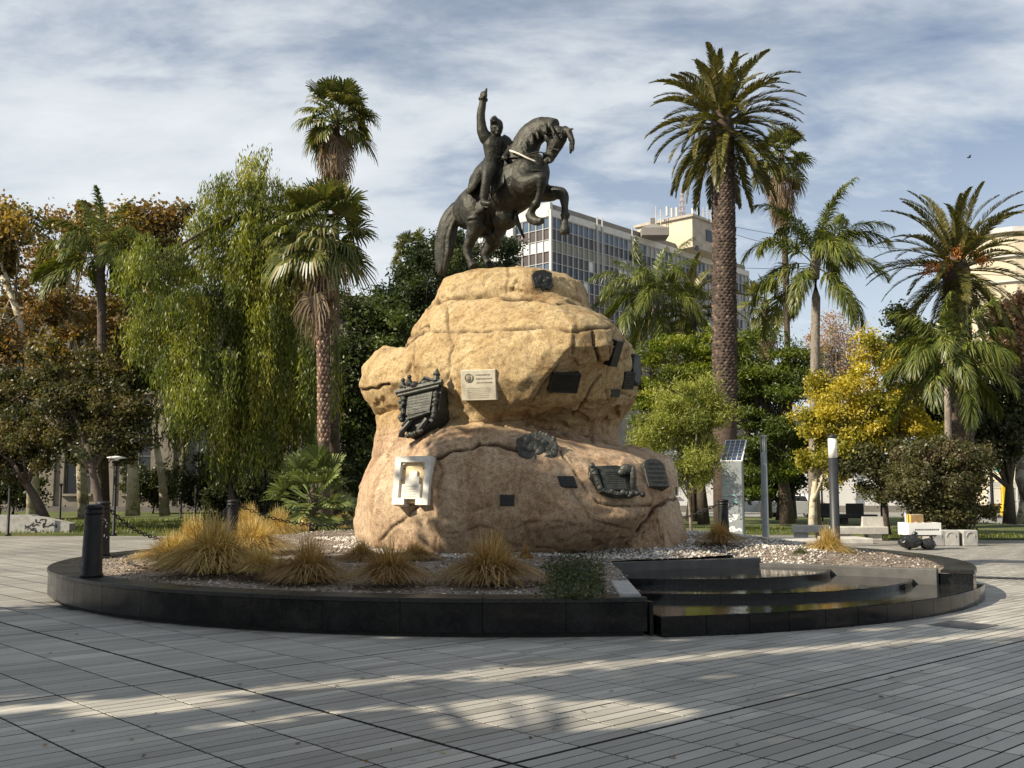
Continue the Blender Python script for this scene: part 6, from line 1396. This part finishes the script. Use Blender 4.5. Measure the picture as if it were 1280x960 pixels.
for k in range(10):
    z0, z1 = b0.z+hh*k/10, b0.z+hh*(k+1)/10; w = .9*(1-k/10)+.12; mb = mbs[k % 2]
    for a in range(3):
        q = lambda i, z, ww: Vector((b0.x+ww*.5*math.cos(i*2.094+.4), b0.y+ww*.5*math.sin(i*2.094+.4), z)); w2 = .9*(1-(k+1)/10)+.12
        mb.tube([q(a, z0, w), q(a, z1, w2)], .05, 4); mb.tube([q(a, z0, w), q(a+1, z1, w2)], .035, 4); mb.tube([q(a, z0, w), q(a+1, z0, w)], .035, 4)
simple('mast_red', (0.40, 0.26, 0.23), .6); mbs[0].build('lattice', 'mast_red', am); mbs[1].build('lattice', 'white_paint', am)
for k, (px, y0, y1, d) in enumerate(((820,280,258,0),(826,282,262,0),(834,276,261,1),(840,275,263,1),(846,272,262,1),(872,272,260,0),(879,274,259,0),(884,276,258,0),(889,278,260,0),(866,271,263,1))):
    a, b_ = P(px, y0, 141), P(px, y1, 141); mb = MB(); mb.tube([a, b_], .06, 5)
    if d: mb.tube([b_-Vector((0, 0, 1.0)), b_+Vector((0, 0, .3))], .2, 8)
    else: mb.tube([b_-Vector((.25, 0, .6)), b_-Vector((-.25, 0, .6))], .05, 4); mb.tube([b_-Vector((.3, 0, 1.0)), b_-Vector((-.3, 0, 1.0))], .05, 4)
    tag(mb.build('roof_antenna', 'white_paint'), 'short white drum topped antenna on the roof edge' if d else 'thin white rod antenna with cross bars on the roof edge', 'antenna', 'rooftop antennas')
pv = P(816, 288, 134); mb = MB(); mb.loft([[(pv.x-1.6, pv.y-1.6, pv.z-1.0), (pv.x+1.9, pv.y-1.6, pv.z-1.0), (pv.x+1.9, pv.y+1.6, pv.z-1.0), (pv.x-1.6, pv.y+1.6, pv.z-1.0)], [(pv.x-1.6, pv.y-1.6, pv.z), (pv.x+1.9, pv.y-1.6, pv.z), (pv.x+1.9, pv.y+1.6, pv.z), (pv.x-1.6, pv.y+1.6, pv.z)], [(pv.x-.3, pv.y-.3, pv.z+.8), (pv.x+.3, pv.y-.3, pv.z+.8), (pv.x+.3, pv.y+.3, pv.z+.8), (pv.x-.3, pv.y+.3, pv.z+.8)], [(pv.x-.3, pv.y-.3, pv.z+1.6), (pv.x+.3, pv.y-.3, pv.z+1.6), (pv.x+.3, pv.y+.3, pv.z+1.6), (pv.x-.3, pv.y+.3, pv.z+1.6)]])
tag(mb.build('roof_hut', 'fascia_grey'), 'small dark hip roofed hut on the office block roof', 'hut')

# ================================================================ stone building at the left
simple('stone_facade', (0.20, 0.175, 0.14), .9, var=.18, scale=1.6, bump=.3, bscale=12); simple('stone_plinth', (0.13, 0.12, 0.105), .9, var=.2, scale=1.2, bump=.3)
SY = 63.0; sb = thing('stone_building', 'dim neoclassical stone building with tall dark windows behind the left trees', 'building', (-24, SY, 0))
x0, x1, pitch, ww = -46.0, -1.5, 3.55, 1.65; zs, zw = 1.5, 6.0; H_ = 13.5
wl_ = MB(); n = int((x1-x0)/pitch); xs = [x0+pitch*(i+.5)+.45 for i in range(n)]
edges = [x0]+[q for c in xs for q in (c-ww/2, c+ww/2)]+[x1]
for i in range(0, len(edges), 2): wl_.box((edges[i], SY, 0), (edges[i+1], SY+.6, H_))
for c in xs:
    for a, b_ in ((0, zs), (zw, 7.6), (11.4, H_)): wl_.box((c-ww/2, SY+.002, a), (c+ww/2, SY+.6, b_))
wl_.build('wall', 'stone_facade', sb)
mb = MB(); mb.box((x0, SY-.16, 0), (x1, SY-.003, .75)); mb.build('plinth', 'stone_plinth', sb)
for i in range(n+1):
    c = x0+pitch*i+.45; mb = MB(); mb.bbox((c-.45, SY-.14, .76), (c+.45, SY-.003, 6.6), .03); mb.build('pilaster', 'stone_facade', sb)
mb = MB(); mb.box((x0, SY-.3, 6.65), (x1, SY-.003, 7.1)); mb.box((x0, SY-.5, 12.6), (x1, SY-.003, 13.1)); mb.build('cornice', 'stone_facade', sb)
for c in xs:
    for (a, b_) in ((zs, zw), (7.6, 11.4)):
        o = MB().box((c-ww/2, SY+.3, a), (c+ww/2, SY+.34, b_)).build('window', 'glass_dark', sb); mb = MB()
        for q in (-ww/2+.05, -.03, ww/2-.11): mb.box((c+q, SY+.22, a), (c+q+.06, SY+.295, b_))
        for k in range(1, 4): zq = a+(b_-a)*k/4; mb.box((c-ww/2, SY+.23, zq-.03), (c+ww/2, SY+.29, zq+.03))
        mb.build('frame', 'stone_plinth', o); MB().box((c-ww/2-.1, SY-.2, a-.14), (c+ww/2+.1, SY-.004, a)).build('sill', 'stone_facade', o)

# ================================================================ low buildings at the right
simple('white_wall', (0.62, 0.61, 0.59), .85, var=.05, scale=.8)
wb = thing('white_building', 'long low white rendered building behind the right hand trees', 'building', (22, 86, 0)); a, b_ = 9.0, 35.2
MB().box((a, 86, 0), (b_, 94, 4.6)).build('wall', 'white_wall', wb); MB().box((a-.2, 85.8, 4.6), (b_+.2, 94, 4.95)).build('parapet', 'white_wall', wb); MB().box((a, 85.92, 0), (b_, 85.997, .5)).build('plinth', 'fascia_grey', wb)
for x in (13.0, 17.5, 21.0, 31.0, 32.8):
    o = MB().box((x-.5, 85.95, 1.3), (x+.5, 86.05, 2.7)).build('window', 'glass_dark', wb); MB().box((x-.6, 85.8, 1.2), (x+.6, 86.0, 1.295)).build('sill', 'white_wall', o)
# cream tower block at the right edge
cr = P(1252, 290, 125); cb = thing('cream_building', 'cream apartment block rising behind the orange fruited palm', 'building', (cr.x+10, cr.y+6, 0))
def cring(z, o=0.0): return [(cr.x+1.5-o, cr.y+.0-o, z), (cr.x+30, cr.y-6-o, z), (cr.x+30, cr.y+14, z), (cr.x-.0-o, cr.y+14, z), (cr.x-3.2-o, cr.y+7, z), (cr.x-1.8-o, cr.y+2-o, z)]
MB().loft([cring(0), cring(cr.z)]).build('wall', 'cream_wall', cb); MB().loft([cring(cr.z+.01, .4), cring(cr.z+.6, .4)]).build('parapet', 'white_paint', cb)
for k in range(9):
    z = cr.z-2.8-k*3.1
    MB().loft([cring(z-.2, .25), cring(z, .25)]).build('floor_band', 'white_paint', cb)
    for j in range(5): x = cr.x+3.4+j*4.4; yv = cr.y-(x-cr.x-1.5)*6/28.5; MB().box((x, yv-.25, z+.7), (x+1.6, yv+.6, z+2.2)).build('window', 'glass_dark', cb)
# yellow gate
simple('yellow_paint', (0.62, 0.42, 0.02), .55); simple('mesh_grey', (0.34, 0.33, 0.31), .7)
gx = G(1250, 643).x; Yg = 72.0; gate = thing('yellow_gate', 'yellow framed entrance with grey panelled doors beyond the lawn', 'gate', (P(1258, 630, Yg).x, Yg, 0))
def X_(px): return (px-640)/F*Yg
MB().box((X_(1249), Yg-.15, 0), (X_(1254), Yg+.15, 2.25)).build('post', 'yellow_paint', gate); MB().box((X_(1234), Yg, 1.9), (X_(1300), Yg+.12, 2.3)).build('lintel', 'white_paint', gate)
for p0, p1 in ((1257, 1267), (1268.5, 1279), (1280.5, 1292)):
    o = MB().box((X_(p0), Yg+.05, .1), (X_(p1), Yg+.1, 1.88)).build('door_panel', 'mesh_grey', gate); mb = MB()
    mb.box((X_(p0)-.05, Yg+.0, .1), (X_(p0)+.03, Yg+.045, 1.88)); mb.box((X_(p0), Yg+.002, .98), (X_(p1), Yg+.044, 1.06)); mb.build('frame', 'white_paint', o)
MB().box((X_(1232), Yg+.05, .2), (X_(1248), Yg+.3, 1.86)).build('side_panel', 'white_wall', gate); MB().box((X_(1234), Yg-.1, .15), (X_(1247), Yg+.04, .8)).build('advert_panel', 'panel_ochre', gate); MB().bbox((X_(1244), Yg-.6, 0), (X_(1250), Yg-.2, .85), .04).build('bin', 'yellow_paint', gate)
sgn = thing('street_sign', 'small teal street sign on a dark pole before the yellow gate', 'sign', (P(1241, 640, 58).x, 58, 0)); sx_ = sgn.location.x
MB().tube([Vector((sx_, 58, 0)), Vector((sx_, 58, 3.4))], .09, 8).build('pole', 'iron_black', sgn); c = P(1250, 584, 57.8)
simple('sign_teal', (0.05, 0.42, 0.38), .5); MB().box((c.x-.26, c.y-.02, c.z-.26), (c.x+.26, c.y+.02, c.z+.26)).build('board', 'sign_teal', sgn); mb = MB(); M = Matrix.Translation(c+Vector((0, -.025, 0)))
for k in range(2): mb.box((-.2, -.004, .05-.16*k), (.17-.06*k, 0, .11-.16*k), M)
tag(mb.build('lettering', 'paint_white', sgn), kind='stuff')

# ================================================================ parked cars
simple('car_silver', (0.42, 0.43, 0.44), .25, .6, .03); simple('car_white', (0.70, 0.70, 0.70), .25, 0, .03, coat=.5); simple('tyre', (0.02, 0.02, 0.02), .8); simple('car_glass', (0.02, 0.022, 0.025), .05, 0, .05); simple('lamp_red', (0.35, 0.02, 0.015), .3); simple('rim', (0.4, 0.4, 0.41), .35, .8)
def car(label, c, rz, mat):
    T = thing('parked_car', label, 'car', c, 'cars parked beyond the lawn'); M = Matrix.Translation(c) @ Matrix.Rotation(rz, 4, 'Z')
    prof = [(-2.0,.45),(-2.05,.8),(-1.95,.98),(-1.35,1.02),(1.1,1.0),(1.95,.82),(2.05,.6),(2.0,.35),(-1.9,.3)]
    rings = [[(x*(1-.04*(abs(y) > .7)), y, z) for x, z in prof] for y in (-.82, -.7, .7, .82)]; MB().loft(rings, M=M).build('body', mat, T, False)
    cab = [(-1.75,1.0),(-1.45,1.42),(-.6,1.52),(.25,1.46),(1.0,1.0)]; o = MB().loft([[(x, s*(.74-.14*(z-1)/.5), z) for x, z in cab] for s in (-1, 1)], M=M).build('cabin', mat, T)
    for s in (-1, 1): MB().loft([[(x*.92-.02, s*(.755-.14*(z-1)/.5), z-.03) for x, z in [(-1.4,1.06),(-1.2,1.38),(.15,1.42),(.8,1.06)]], [(x*.92-.02, s*(.745-.14*(z-1)/.5), z-.03) for x, z in [(-1.4,1.06),(-1.2,1.38),(.15,1.42),(.8,1.06)]]][::s], M=M).build('side_window', 'car_glass', T)
    MB().loft([[(-1.74, -.6, 1.05), (-1.74, .6, 1.05), (-1.5, .52, 1.38), (-1.5, -.52, 1.38)], [(-1.78, -.6, 1.05), (-1.78, .6, 1.05), (-1.54, .52, 1.38), (-1.54, -.52, 1.38)]], M=M).build('rear_window', 'car_glass', T)
    for x in (-1.3, 1.3):
        for s in (-1, 1):
            W_ = M @ Matrix.Translation((x, s*.72, .32)) @ Matrix.Rotation(math.pi/2, 4, 'X'); w = MB().lathe([(.2,-.1),(.32,-.09),(.32,.09),(.2,.1)], 16, W_).build('wheel', 'tyre', T, False); MB().lathe([(.19,-.112),(.19,.112)], 12, W_).build('rim', 'rim', w)
    for s in (-1, 1): MB().bbox((-2.08, s*.55-.15, .72), (-1.97, s*.55+.15, .92), .02, M).build('tail_light', 'lamp_red', T); MB().bbox((1.86, s*.55-.15, .66), (2.03, s*.55+.15, .8), .02, M).build('headlight', 'paint_white', T)
    return T
car('silver hatchback parked beyond the lawn behind the grey light pole', Vector((P(988, 640, 66).x, 66, 0)), math.radians(150), 'car_silver'); car('white hatchback parked beyond the lawn left of the silver one', Vector((P(950, 640, 67).x, 67.5, 0)), math.radians(165), 'car_white')

# ================================================================ posts, kiosk, benches, stand
simple('steel_grey', (0.25, 0.275, 0.28), .45, .3, .12, 3); simple('lamp_white', (0.78, 0.78, 0.74), .4); simple('steel_dark', (0.022, 0.024, 0.027), .5, .1)
lp = G(1042, 681, 0); lp = Vector((P(1042, 600, 31.5).x, 31.5, 0)); T = thing('lamp_post', 'black cylindrical lamp post with white head section', 'lamp post', lp)
zt_ = P(1040, 545, 31.5).z; M = Matrix.Translation(lp); MB().lathe([(.16, 0), (.16, .02), (.145, .03), (.14, .04), (.14, zt_-.66)], 18, M).build('pole', 'steel_dark', T, True); MB().lathe([(.13, zt_-.66), (.13, zt_-.06)], 18, M).build('lamp_head', 'lamp_white', T, True); MB().lathe([(.15, zt_-.06), (.15, zt_), (.06, zt_+.02), (.06, zt_+.06)], 18, M).build('cap', 'steel_dark', T, True)
gp = Vector((P(956, 620, 34.5).x, 34.5, .0)); T = thing('light_pole', 'slim grey tubular light pole right of the solar kiosk', 'lamp post', gp); zt_ = P(955, 544, 34.5).z; M = Matrix.Translation(gp)
MB().lathe([(.18, 0), (.18, .03), (.115, .035), (.105, zt_-.55)], 16, M).build('pole', 'steel_grey', T, True); MB().lathe([(.05, zt_-.55), (.05, zt_-.08)], 10, M).build('lamp_tube', 'lamp_white', T, True)
for a in (0.4, 2.5, 4.6): MB().box((-.02, -.012, zt_-.55), (.02, .012, zt_-.08), M @ Matrix.Rotation(a, 4, 'Z') @ Matrix.Translation((.095, 0, 0))).build('cage_bar', 'steel_grey', T)
MB().lathe([(.115, zt_-.08), (.115, zt_), (.02, zt_+.02)], 16, M).build('cap', 'steel_grey', T, True)
kp = Vector((P(916, 620, 33.8).x, 33.8, 0)); T = thing('solar_kiosk', 'tall grey metal charging kiosk with tilted solar panel and scribbles', 'kiosk', kp); M = Matrix.Translation(kp) @ Matrix.Rotation(math.radians(-22), 4, 'Z')
zk = P(915, 577, 33.8).z; zp = P(930, 549, 33.8).z; w = .33
b_ = MB(); b_.bbox((-w, -.16, .0), (w, .16, zk), .01, M); b_.build('body', 'steel_grey', T)
MB().box((-w+.005, .165, .0), (w-.005, .24, zk-.05), M).build('rear_body', 'steel_dark', T)
for z in (.34, .56): MB().box((-w-.002, -.166, zk*z), (w+.002, -.158, zk*z+.012), M).build('seam', 'steel_dark', T)
PT = M @ Matrix.Translation((0, -.12, zk+.02)) @ Matrix.Rotation(math.radians(-38), 4, 'X'); hp = (zp-zk)/math.cos(math.radians(38))
PT = M @ Matrix.Translation((0, -.16, zk)) @ Matrix.Rotation(math.radians(-54), 4, 'X'); hp = (zp-zk)/math.cos(math.radians(54))
pf = MB(); pf.box((-w-.02, -.02, 0), (w+.02, .02, hp), PT); pn = pf.build('solar_panel', 'lamp_white', T); simple('solar_cell', (0.035, 0.055, 0.11), .15, 0, .15, 8, spec=.8)
for i in range(4):
    for j in range(6): x = -w+.02+i*(2*w-.02)/4; z = .03+j*(hp-.04)/6; MB().box((x, -.026, z), (x+(2*w-.02)/4-.02, -.0205, z+(hp-.04)/6-.02), PT).build('solar_cell', 'solar_cell', pn)
MB().loft([[(-w, .16, zk), (w, .16, zk), (w, -.14, zk), (-w, -.14, zk)], [(-w, .62, zk+.52), (w, .62, zk+.52), (w, .56, zk+.52), (-w, .56, zk+.52)]], M=M).build('panel_bracket', 'steel_grey', T)
KF = M @ Matrix.Translation((0, -.16, 0)); scribble(T, KF @ Matrix.Translation((-.12, 0, zk*.72)), .34, .16, 4, 31, 'paint_teal', .012); scribble(T, KF @ Matrix.Translation((0, 0, zk*.54)), .5, .22, 6, 32, 'paint_teal', .016); scribble(T, KF @ Matrix.Translation((.03, 0, zk*.44)), .5, .35, 7, 33, 'steel_dark', .010); scribble(T, KF @ Matrix.Translation((.05, 0, zk*.24)), .48, .5, 9, 34, 'paint_white', .028)
pl_ = thing('kiosk_plinth', 'low pale concrete plinth under the kiosk and grey light pole', 'plinth', (kp.x+.9, 34.0, 0)); MB().bbox((kp.x-.4, 33.2, 0), (kp.x+2.9, 35.2, .10), .02).build('slab', 'pale_concrete', pl_)
MB().bbox((kp.x+2.9, 33.0, 0), (kp.x+4.2, 34.6, .16), .02).build('step', 'pale_concrete', pl_)
def bench(label, x, y, rz, L=1.75, back=True):
    T = thing('concrete_bench', label, 'bench', (x, y, 0), 'concrete benches'); M = Matrix.Translation((x, y, 0)) @ Matrix.Rotation(rz, 4, 'Z')
    MB().bbox((-L/2, -.28, .22), (L/2, .30, .46), .025, M).build('seat', 'pale_concrete', T)
    for s in (-.28, .28): MB().bbox((s*L-.22, -.2, 0), (s*L+.22, .22, .22), .01, M).build('foot', 'pale_concrete', T)
    if back: MB().loft([[(L/2-.72, .12, .46), (L/2, .12, .46), (L/2, .30, .46), (L/2-.72, .30, .46)], [(L/2-.68, .16, .78), (L/2-.02, .16, .78), (L/2-.02, .32, .78), (L/2-.68, .32, .78)]], M=M).build('backrest', 'pale_concrete', T)
    return T
bench('pale concrete bench with half backrest right of the black lamp post', P(1072, 670, 35.2).x, 35.2, math.radians(2), 1.9); bench('pale concrete bench without backrest left of the black lamp post', P(1015, 670, 36.5).x, 36.5, math.radians(-8), 1.3, False)
simple('bench_dark', (0.05, 0.048, 0.045), .8)
def dark_bench(label, px, Y):
    x = P(px, 640, Y).x; T = thing('dark_bench', label, 'bench', (x, Y, 0), 'dark benches on the far path'); MB().bbox((-.95+x, Y-.3, .34), (.95+x, Y+.3, .52), .02).build('seat', 'bench_dark', T); MB().bbox((-.42+x, Y+.1, .52), (.42+x, Y+.25, 1.05), .02).build('backrest', 'bench_dark', T)
    for s in (-.6, .6): MB().bbox((x+s-.15, Y-.2, 0), (x+s+.15, Y+.2, .34), .01).build('foot', 'bench_dark', T)
dark_bench('dark bench in shade before the white building beside the yellow tree trunk', 1034, 52); dark_bench('dark bench in shade before the white building under the yellow crown', 1070, 51)
# block seats
SG = 'concrete block seats'
def block_seat(label, px, rz):
    x = P(px, 680, 32).x; T = thing('block_seat', label, 'seat', (x, 32, 0), SG); M = Matrix.Translation((x, 32, 0)) @ Matrix.Rotation(rz, 4, 'Z'); MB().bbox((-.24, -.24, 0), (.24, .24, .46), .03, M).build('block', 'grey_concrete', T)
    mb = MB(); mb.tube([M @ Vector((.13*math.cos(a), -.243, .27+.13*math.sin(a))) for a in np.linspace(-.2, 3.34, 12)], .02, 5); mb.build('moulded_arch', 'grey_concrete', T)
block_seat('concrete block seat half hidden behind the black rubbish bags', 1167, .1); block_seat('concrete block seat in the middle of the row of three', 1187, -.15); block_seat('concrete block seat at the path end of the row', 1209, .05)
# vendor stand
simple('foam_white', (0.78, 0.77, 0.73), .8, var=.05); simple('cardboard', (0.42, 0.27, 0.13), .85, var=.12); simple('box_yellow', (0.62, 0.38, 0.06), .7); simple('plastic_black', (0.012, 0.012, 0.013), .28); simple('print_dark', (0.12, 0.12, 0.12), .8); simple('pack_red', (0.42, 0.14, 0.09), .6); simple('pack_cream', (0.6, 0.48, 0.3), .6)
sx0 = P(1150, 680, 30).x; Ys = 30.0
T = thing('stand_trestle', 'dark low trestle holding up the white foam tray', 'trestle', (sx0, Ys, 0)); 
for a in (-.34, .34): MB().tube([Vector((sx0+a-.06, Ys-.2, 0)), Vector((sx0+a, Ys, .38))], .025, 6).build('leg', 'steel_dark', T); MB().tube([Vector((sx0+a+.06, Ys+.2, 0)), Vector((sx0+a, Ys, .38))], .025, 6).build('leg', 'steel_dark', T)
MB().bbox((sx0-.40, Ys-.22, .36), (sx0+.40, Ys+.22, .40), .01).build('shelf', 'steel_dark', T)
T = thing('foam_tray', 'white foam vending tray with a line of print on its side', 'tray', (sx0, Ys, .4)); M = Matrix.Translation((sx0, Ys, .4)) @ Matrix.Rotation(math.radians(6), 4, 'Z')
mb = MB(); mb.box((-.46, -.30, 0), (.46, .30, .05), M)
for a, b_ in (((-.48, -.32, 0), (.48, -.28, .34)), ((-.48, .28, 0), (.48, .32, .34)), ((-.48, -.279, 0), (-.44, .279, .34)), ((.44, -.279, 0), (.48, .279, .34))): mb.box(a, b_, M)
mb.build('tray', 'foam_white', T); r = R_(35); mb = MB(); x = -.3
while x < .42: l = r.uniform(.02, .05); mb.box((x, -.324, .13), (x+l, -.321, .17), M); x += l+.018
tag(mb.build('lettering', 'print_dark', T), kind='stuff')
r = R_(36)
for k in range(9):
    a = r.uniform(-.36, .38); b_ = r.uniform(-.22, .2); o = MB(); o.bbox((-.07, -.045, 0), (.07, .045, .05), .012, M @ Matrix.Translation((a, b_, .29+.01*(k % 3))) @ Matrix.Rotation(float(r.uniform(0, 3)), 4, 'Z') @ Matrix.Rotation(.2*float(r.normal()), 4, 'X'))
    tag(o.build('snack_packet', ['foam_white', 'pack_red', 'pack_cream'][k % 3]), ['white snack packet lying in the foam tray', 'red snack packet lying in the foam tray', 'cream snack packet lying in the foam tray'][k % 3], 'packet', 'snack packets in the foam tray')
T = thing('cardboard_box', 'open cardboard carton with yellow side standing in the foam tray', 'box', M @ Vector((-.12, .02, .3))); Mb = M @ Matrix.Translation((-.14, .0, .31)) @ Matrix.Rotation(.15, 4, 'Z')
mb = MB()
for a, b_ in (((-.20, -.14, 0), (.20, -.13, .24)), ((-.20, .13, 0), (.20, .14, .24)), ((.19, -.129, 0), (.20, .129, .24)), ((-.20, -.129, 0), (.20, .129, .02))): mb.box(a, b_, Mb)
mb.build('carton', 'cardboard', T); MB().box((-.212, -.129, 0), (-.20, .129, .26), Mb).build('side', 'box_yellow', T)
mb = MB(); mb.box((-.21, -.142, .241), (.21, .142, .252), Mb @ Matrix.Rotation(-.04, 4, 'Y')); mb.build('lid', 'pack_cream', T); MB().box((-.05, -.02, .258), (.06, .03, .275), Mb).build('handle', 'print_dark', T)
tag(MB().tube([M @ Vector((-.44, -.1, .3)), M @ Vector((-.45, -.1, .62))], .028, 8).build('plastic_bottle', simple('bottle_blue', (.55, .6, .68), .2)), 'slim pale bottle standing at the tray corner', 'bottle')
def bag(label, px, s, seed, Y=29.6):
    c = Vector((P(px, 683, Y).x, Y, s[2]*.85)); mb = MB(); ball(mb, c, s); ball(mb, c+Vector((s[0]*.25, 0, s[2]*.5)), (s[0]*.5, s[1]*.5, s[2]*.6)); mb.tube([c+Vector((s[0]*.3, 0, s[2]*.8)), c+Vector((s[0]*.45, 0, s[2]*1.35))], [.04, .07], 7)
    o = fuse(mb, 'rubbish_bag', 'plastic_black', .022, None, 2, lambda co, no: co+no*(.035*fbm(co, 7.0, 3)-.02*np.abs(vnoise(co, 16.0)))[:, None]); zmin = min(v.co.z for v in o.data.vertices)
    for v in o.data.vertices: v.co.z -= zmin
    return tag(o, label, 'bag', 'black rubbish bags')
bag('shiny black rubbish bag slumped under the left of the foam tray', 1138, (.32, .26, .20), 1); bag('smaller creased black rubbish bag under the right of the foam tray', 1160, (.24, .22, .15), 2)
# things at the left
T = thing('low_wall', 'low pale concrete seat wall scribbled with dark graffiti', 'wall', (-18, 40, 0)); xl, xr = -22.0, P(91, 660, 40).x
MB().loft([[(x, y, 0) for x, y in ((xl, 39.7), (xr, 39.7), (xr, 40.3), (xl, 40.3))], [(xl, 39.7, .74), (xr-1.5, 39.7, .74), (xr-1.5, 40.3, .74), (xl, 40.3, .74)]]).build('block', 'grey_concrete', T)
MB().loft([[(xr-1.50, y, 0), (xr, y, 0), (xr, y, .42), (xr-1.0, y, .64), (xr-1.50, y, .70)] for y in (40.25, 39.68)]).build('sloped_end', 'grey_concrete', T)
scribble(T, Matrix.Translation((xr-1.0, 39.68, .32)), 1.3, .5, 12, 37, 'steel_dark', .022, wiggle=10)
def post(label, px, Y, ytop, lamp=None, r_=.055):
    x = P(px, 640, Y).x; z = P(px, ytop, Y).z; zb = .07+.42*min(1, max(0, (Y-39)/11)) if Y > 39 and px < 480 else 0; T = thing('thin_post', label, 'post', (x, Y, zb)); MB().lathe([(r_*1.8, zb), (r_*1.8, zb+.05), (r_, zb+.08), (r_*.85, z)], 10, Matrix.Translation((x, Y, 0))).build('pole', 'iron_black', T, True)
    if lamp == 'disc': MB().lathe([(.05, z-.06), (.1, z), (.34, z+.04), (.34, z+.07), (.05, z+.12)], 18, Matrix.Translation((x, Y, 0))).build('lamp_disc', 'paint_white', T, True)
    elif lamp == 'flood': MB().bbox((-.16, -.1, -.06), (.16, .1, .06), .02, Matrix.Translation((x-.1, Y-.05, z)) @ Matrix.Rotation(.5, 4, 'Y')).build('floodlight', 'paint_white', T)
    else: MB().lathe([(r_*.9, z), (r_*1.4, z+.03), (r_*1.4, z+.07), (.01, z+.1)], 10, Matrix.Translation((x, Y, 0))).build('cap', 'iron_black', T)
post('black post with flat white disc lamp left of the pale plane trunk', 143, 39.0, 574, 'disc'); post('plain black post in front of the low scribbled wall', 11, 39.0, 610); post('plain black post on the lawn behind the scribbled wall', 75, 46, 607); post('thin black post with small white floodlight before the willow', 331, 43, 563, 'flood'); post('thin black post near the slender plane trunk', 226, 48, 622); post('plain black post under the willow curtain', 244, 46, 610); post('thin dark post in front of the white building', 1102, 50, 600); post('thin dark post beside the yellow tree trunk', 1028, 55, 605)
# drain cover, gutter grate
c = G(1204, 782); dc = tag(MB().bbox((-.30, -.30, 0), (.30, .30, .006), .002, Matrix.Translation(c+Vector((0, 0, .0025))) @ Matrix.Rotation(UA, 4, 'Z')).build('drain_cover', 'dark_concrete'), 'square dark drain cover set into the paving', 'drain cover')
c = G(1268, 723); tag(MB().bbox((-.9, -.12, 0), (1.1, .12, .012), .003, Matrix.Translation(c) @ Matrix.Rotation(math.radians(-24), 4, 'Z')).build('gutter_grate', 'steel_dark'), 'long dark gutter grate in the sunlit paving', 'grate')
tag(MB().bbox((-.3, -.06, .015), (.3, .06, .02), .002, Matrix.Translation(G(880, 688, .0)+Vector((3, 0, 0)))).build('path_strip', 'pale_concrete'), kind='structure') if False else None
# overhead wires
for k, (a, b_, sg) in enumerate((((915, 283), (1285, 318), 4), ((915, 292), (1285, 345), 6), ((930, 335), (1285, 300), 5))):
    A, B = P(a[0], a[1], 100), P(b_[0], b_[1], 75); tag(MB().tube([A.lerp(B, u)-Vector((0, 0, sg*.15*4*u*(1-u))) for u in np.linspace(0, 1, 14)], .022, 4).build('overhead_wire', 'iron_black'), ['upper thin wire strung behind the slim feather palm', 'middle thin wire strung behind the slim feather palm', 'thin wire crossing behind the tall thin fan palm'][k], 'wire')
mb = MB(); c = P(1211, 197, 90); mb.tube([c-Vector((.18, 0, 0)), c, c+Vector((.2, 0, .03))], [.02, .06, .02], 6); tg = mb.build('bird', 'iron_black'); tag(tg, 'tiny dark bird gliding in the sky', 'bird')
MB().add([c, c+Vector((-.05, -.1, .12)), c+Vector((.05, -.42, .16)), c+Vector((.10, -.1, .02)), c+Vector((-.05, .1, .12)), c+Vector((.05, .42, .16)), c+Vector((.1, .1, .02))], [(0, 1, 2, 3), (0, 6, 5, 4)]).build('wings', 'iron_black', tg)
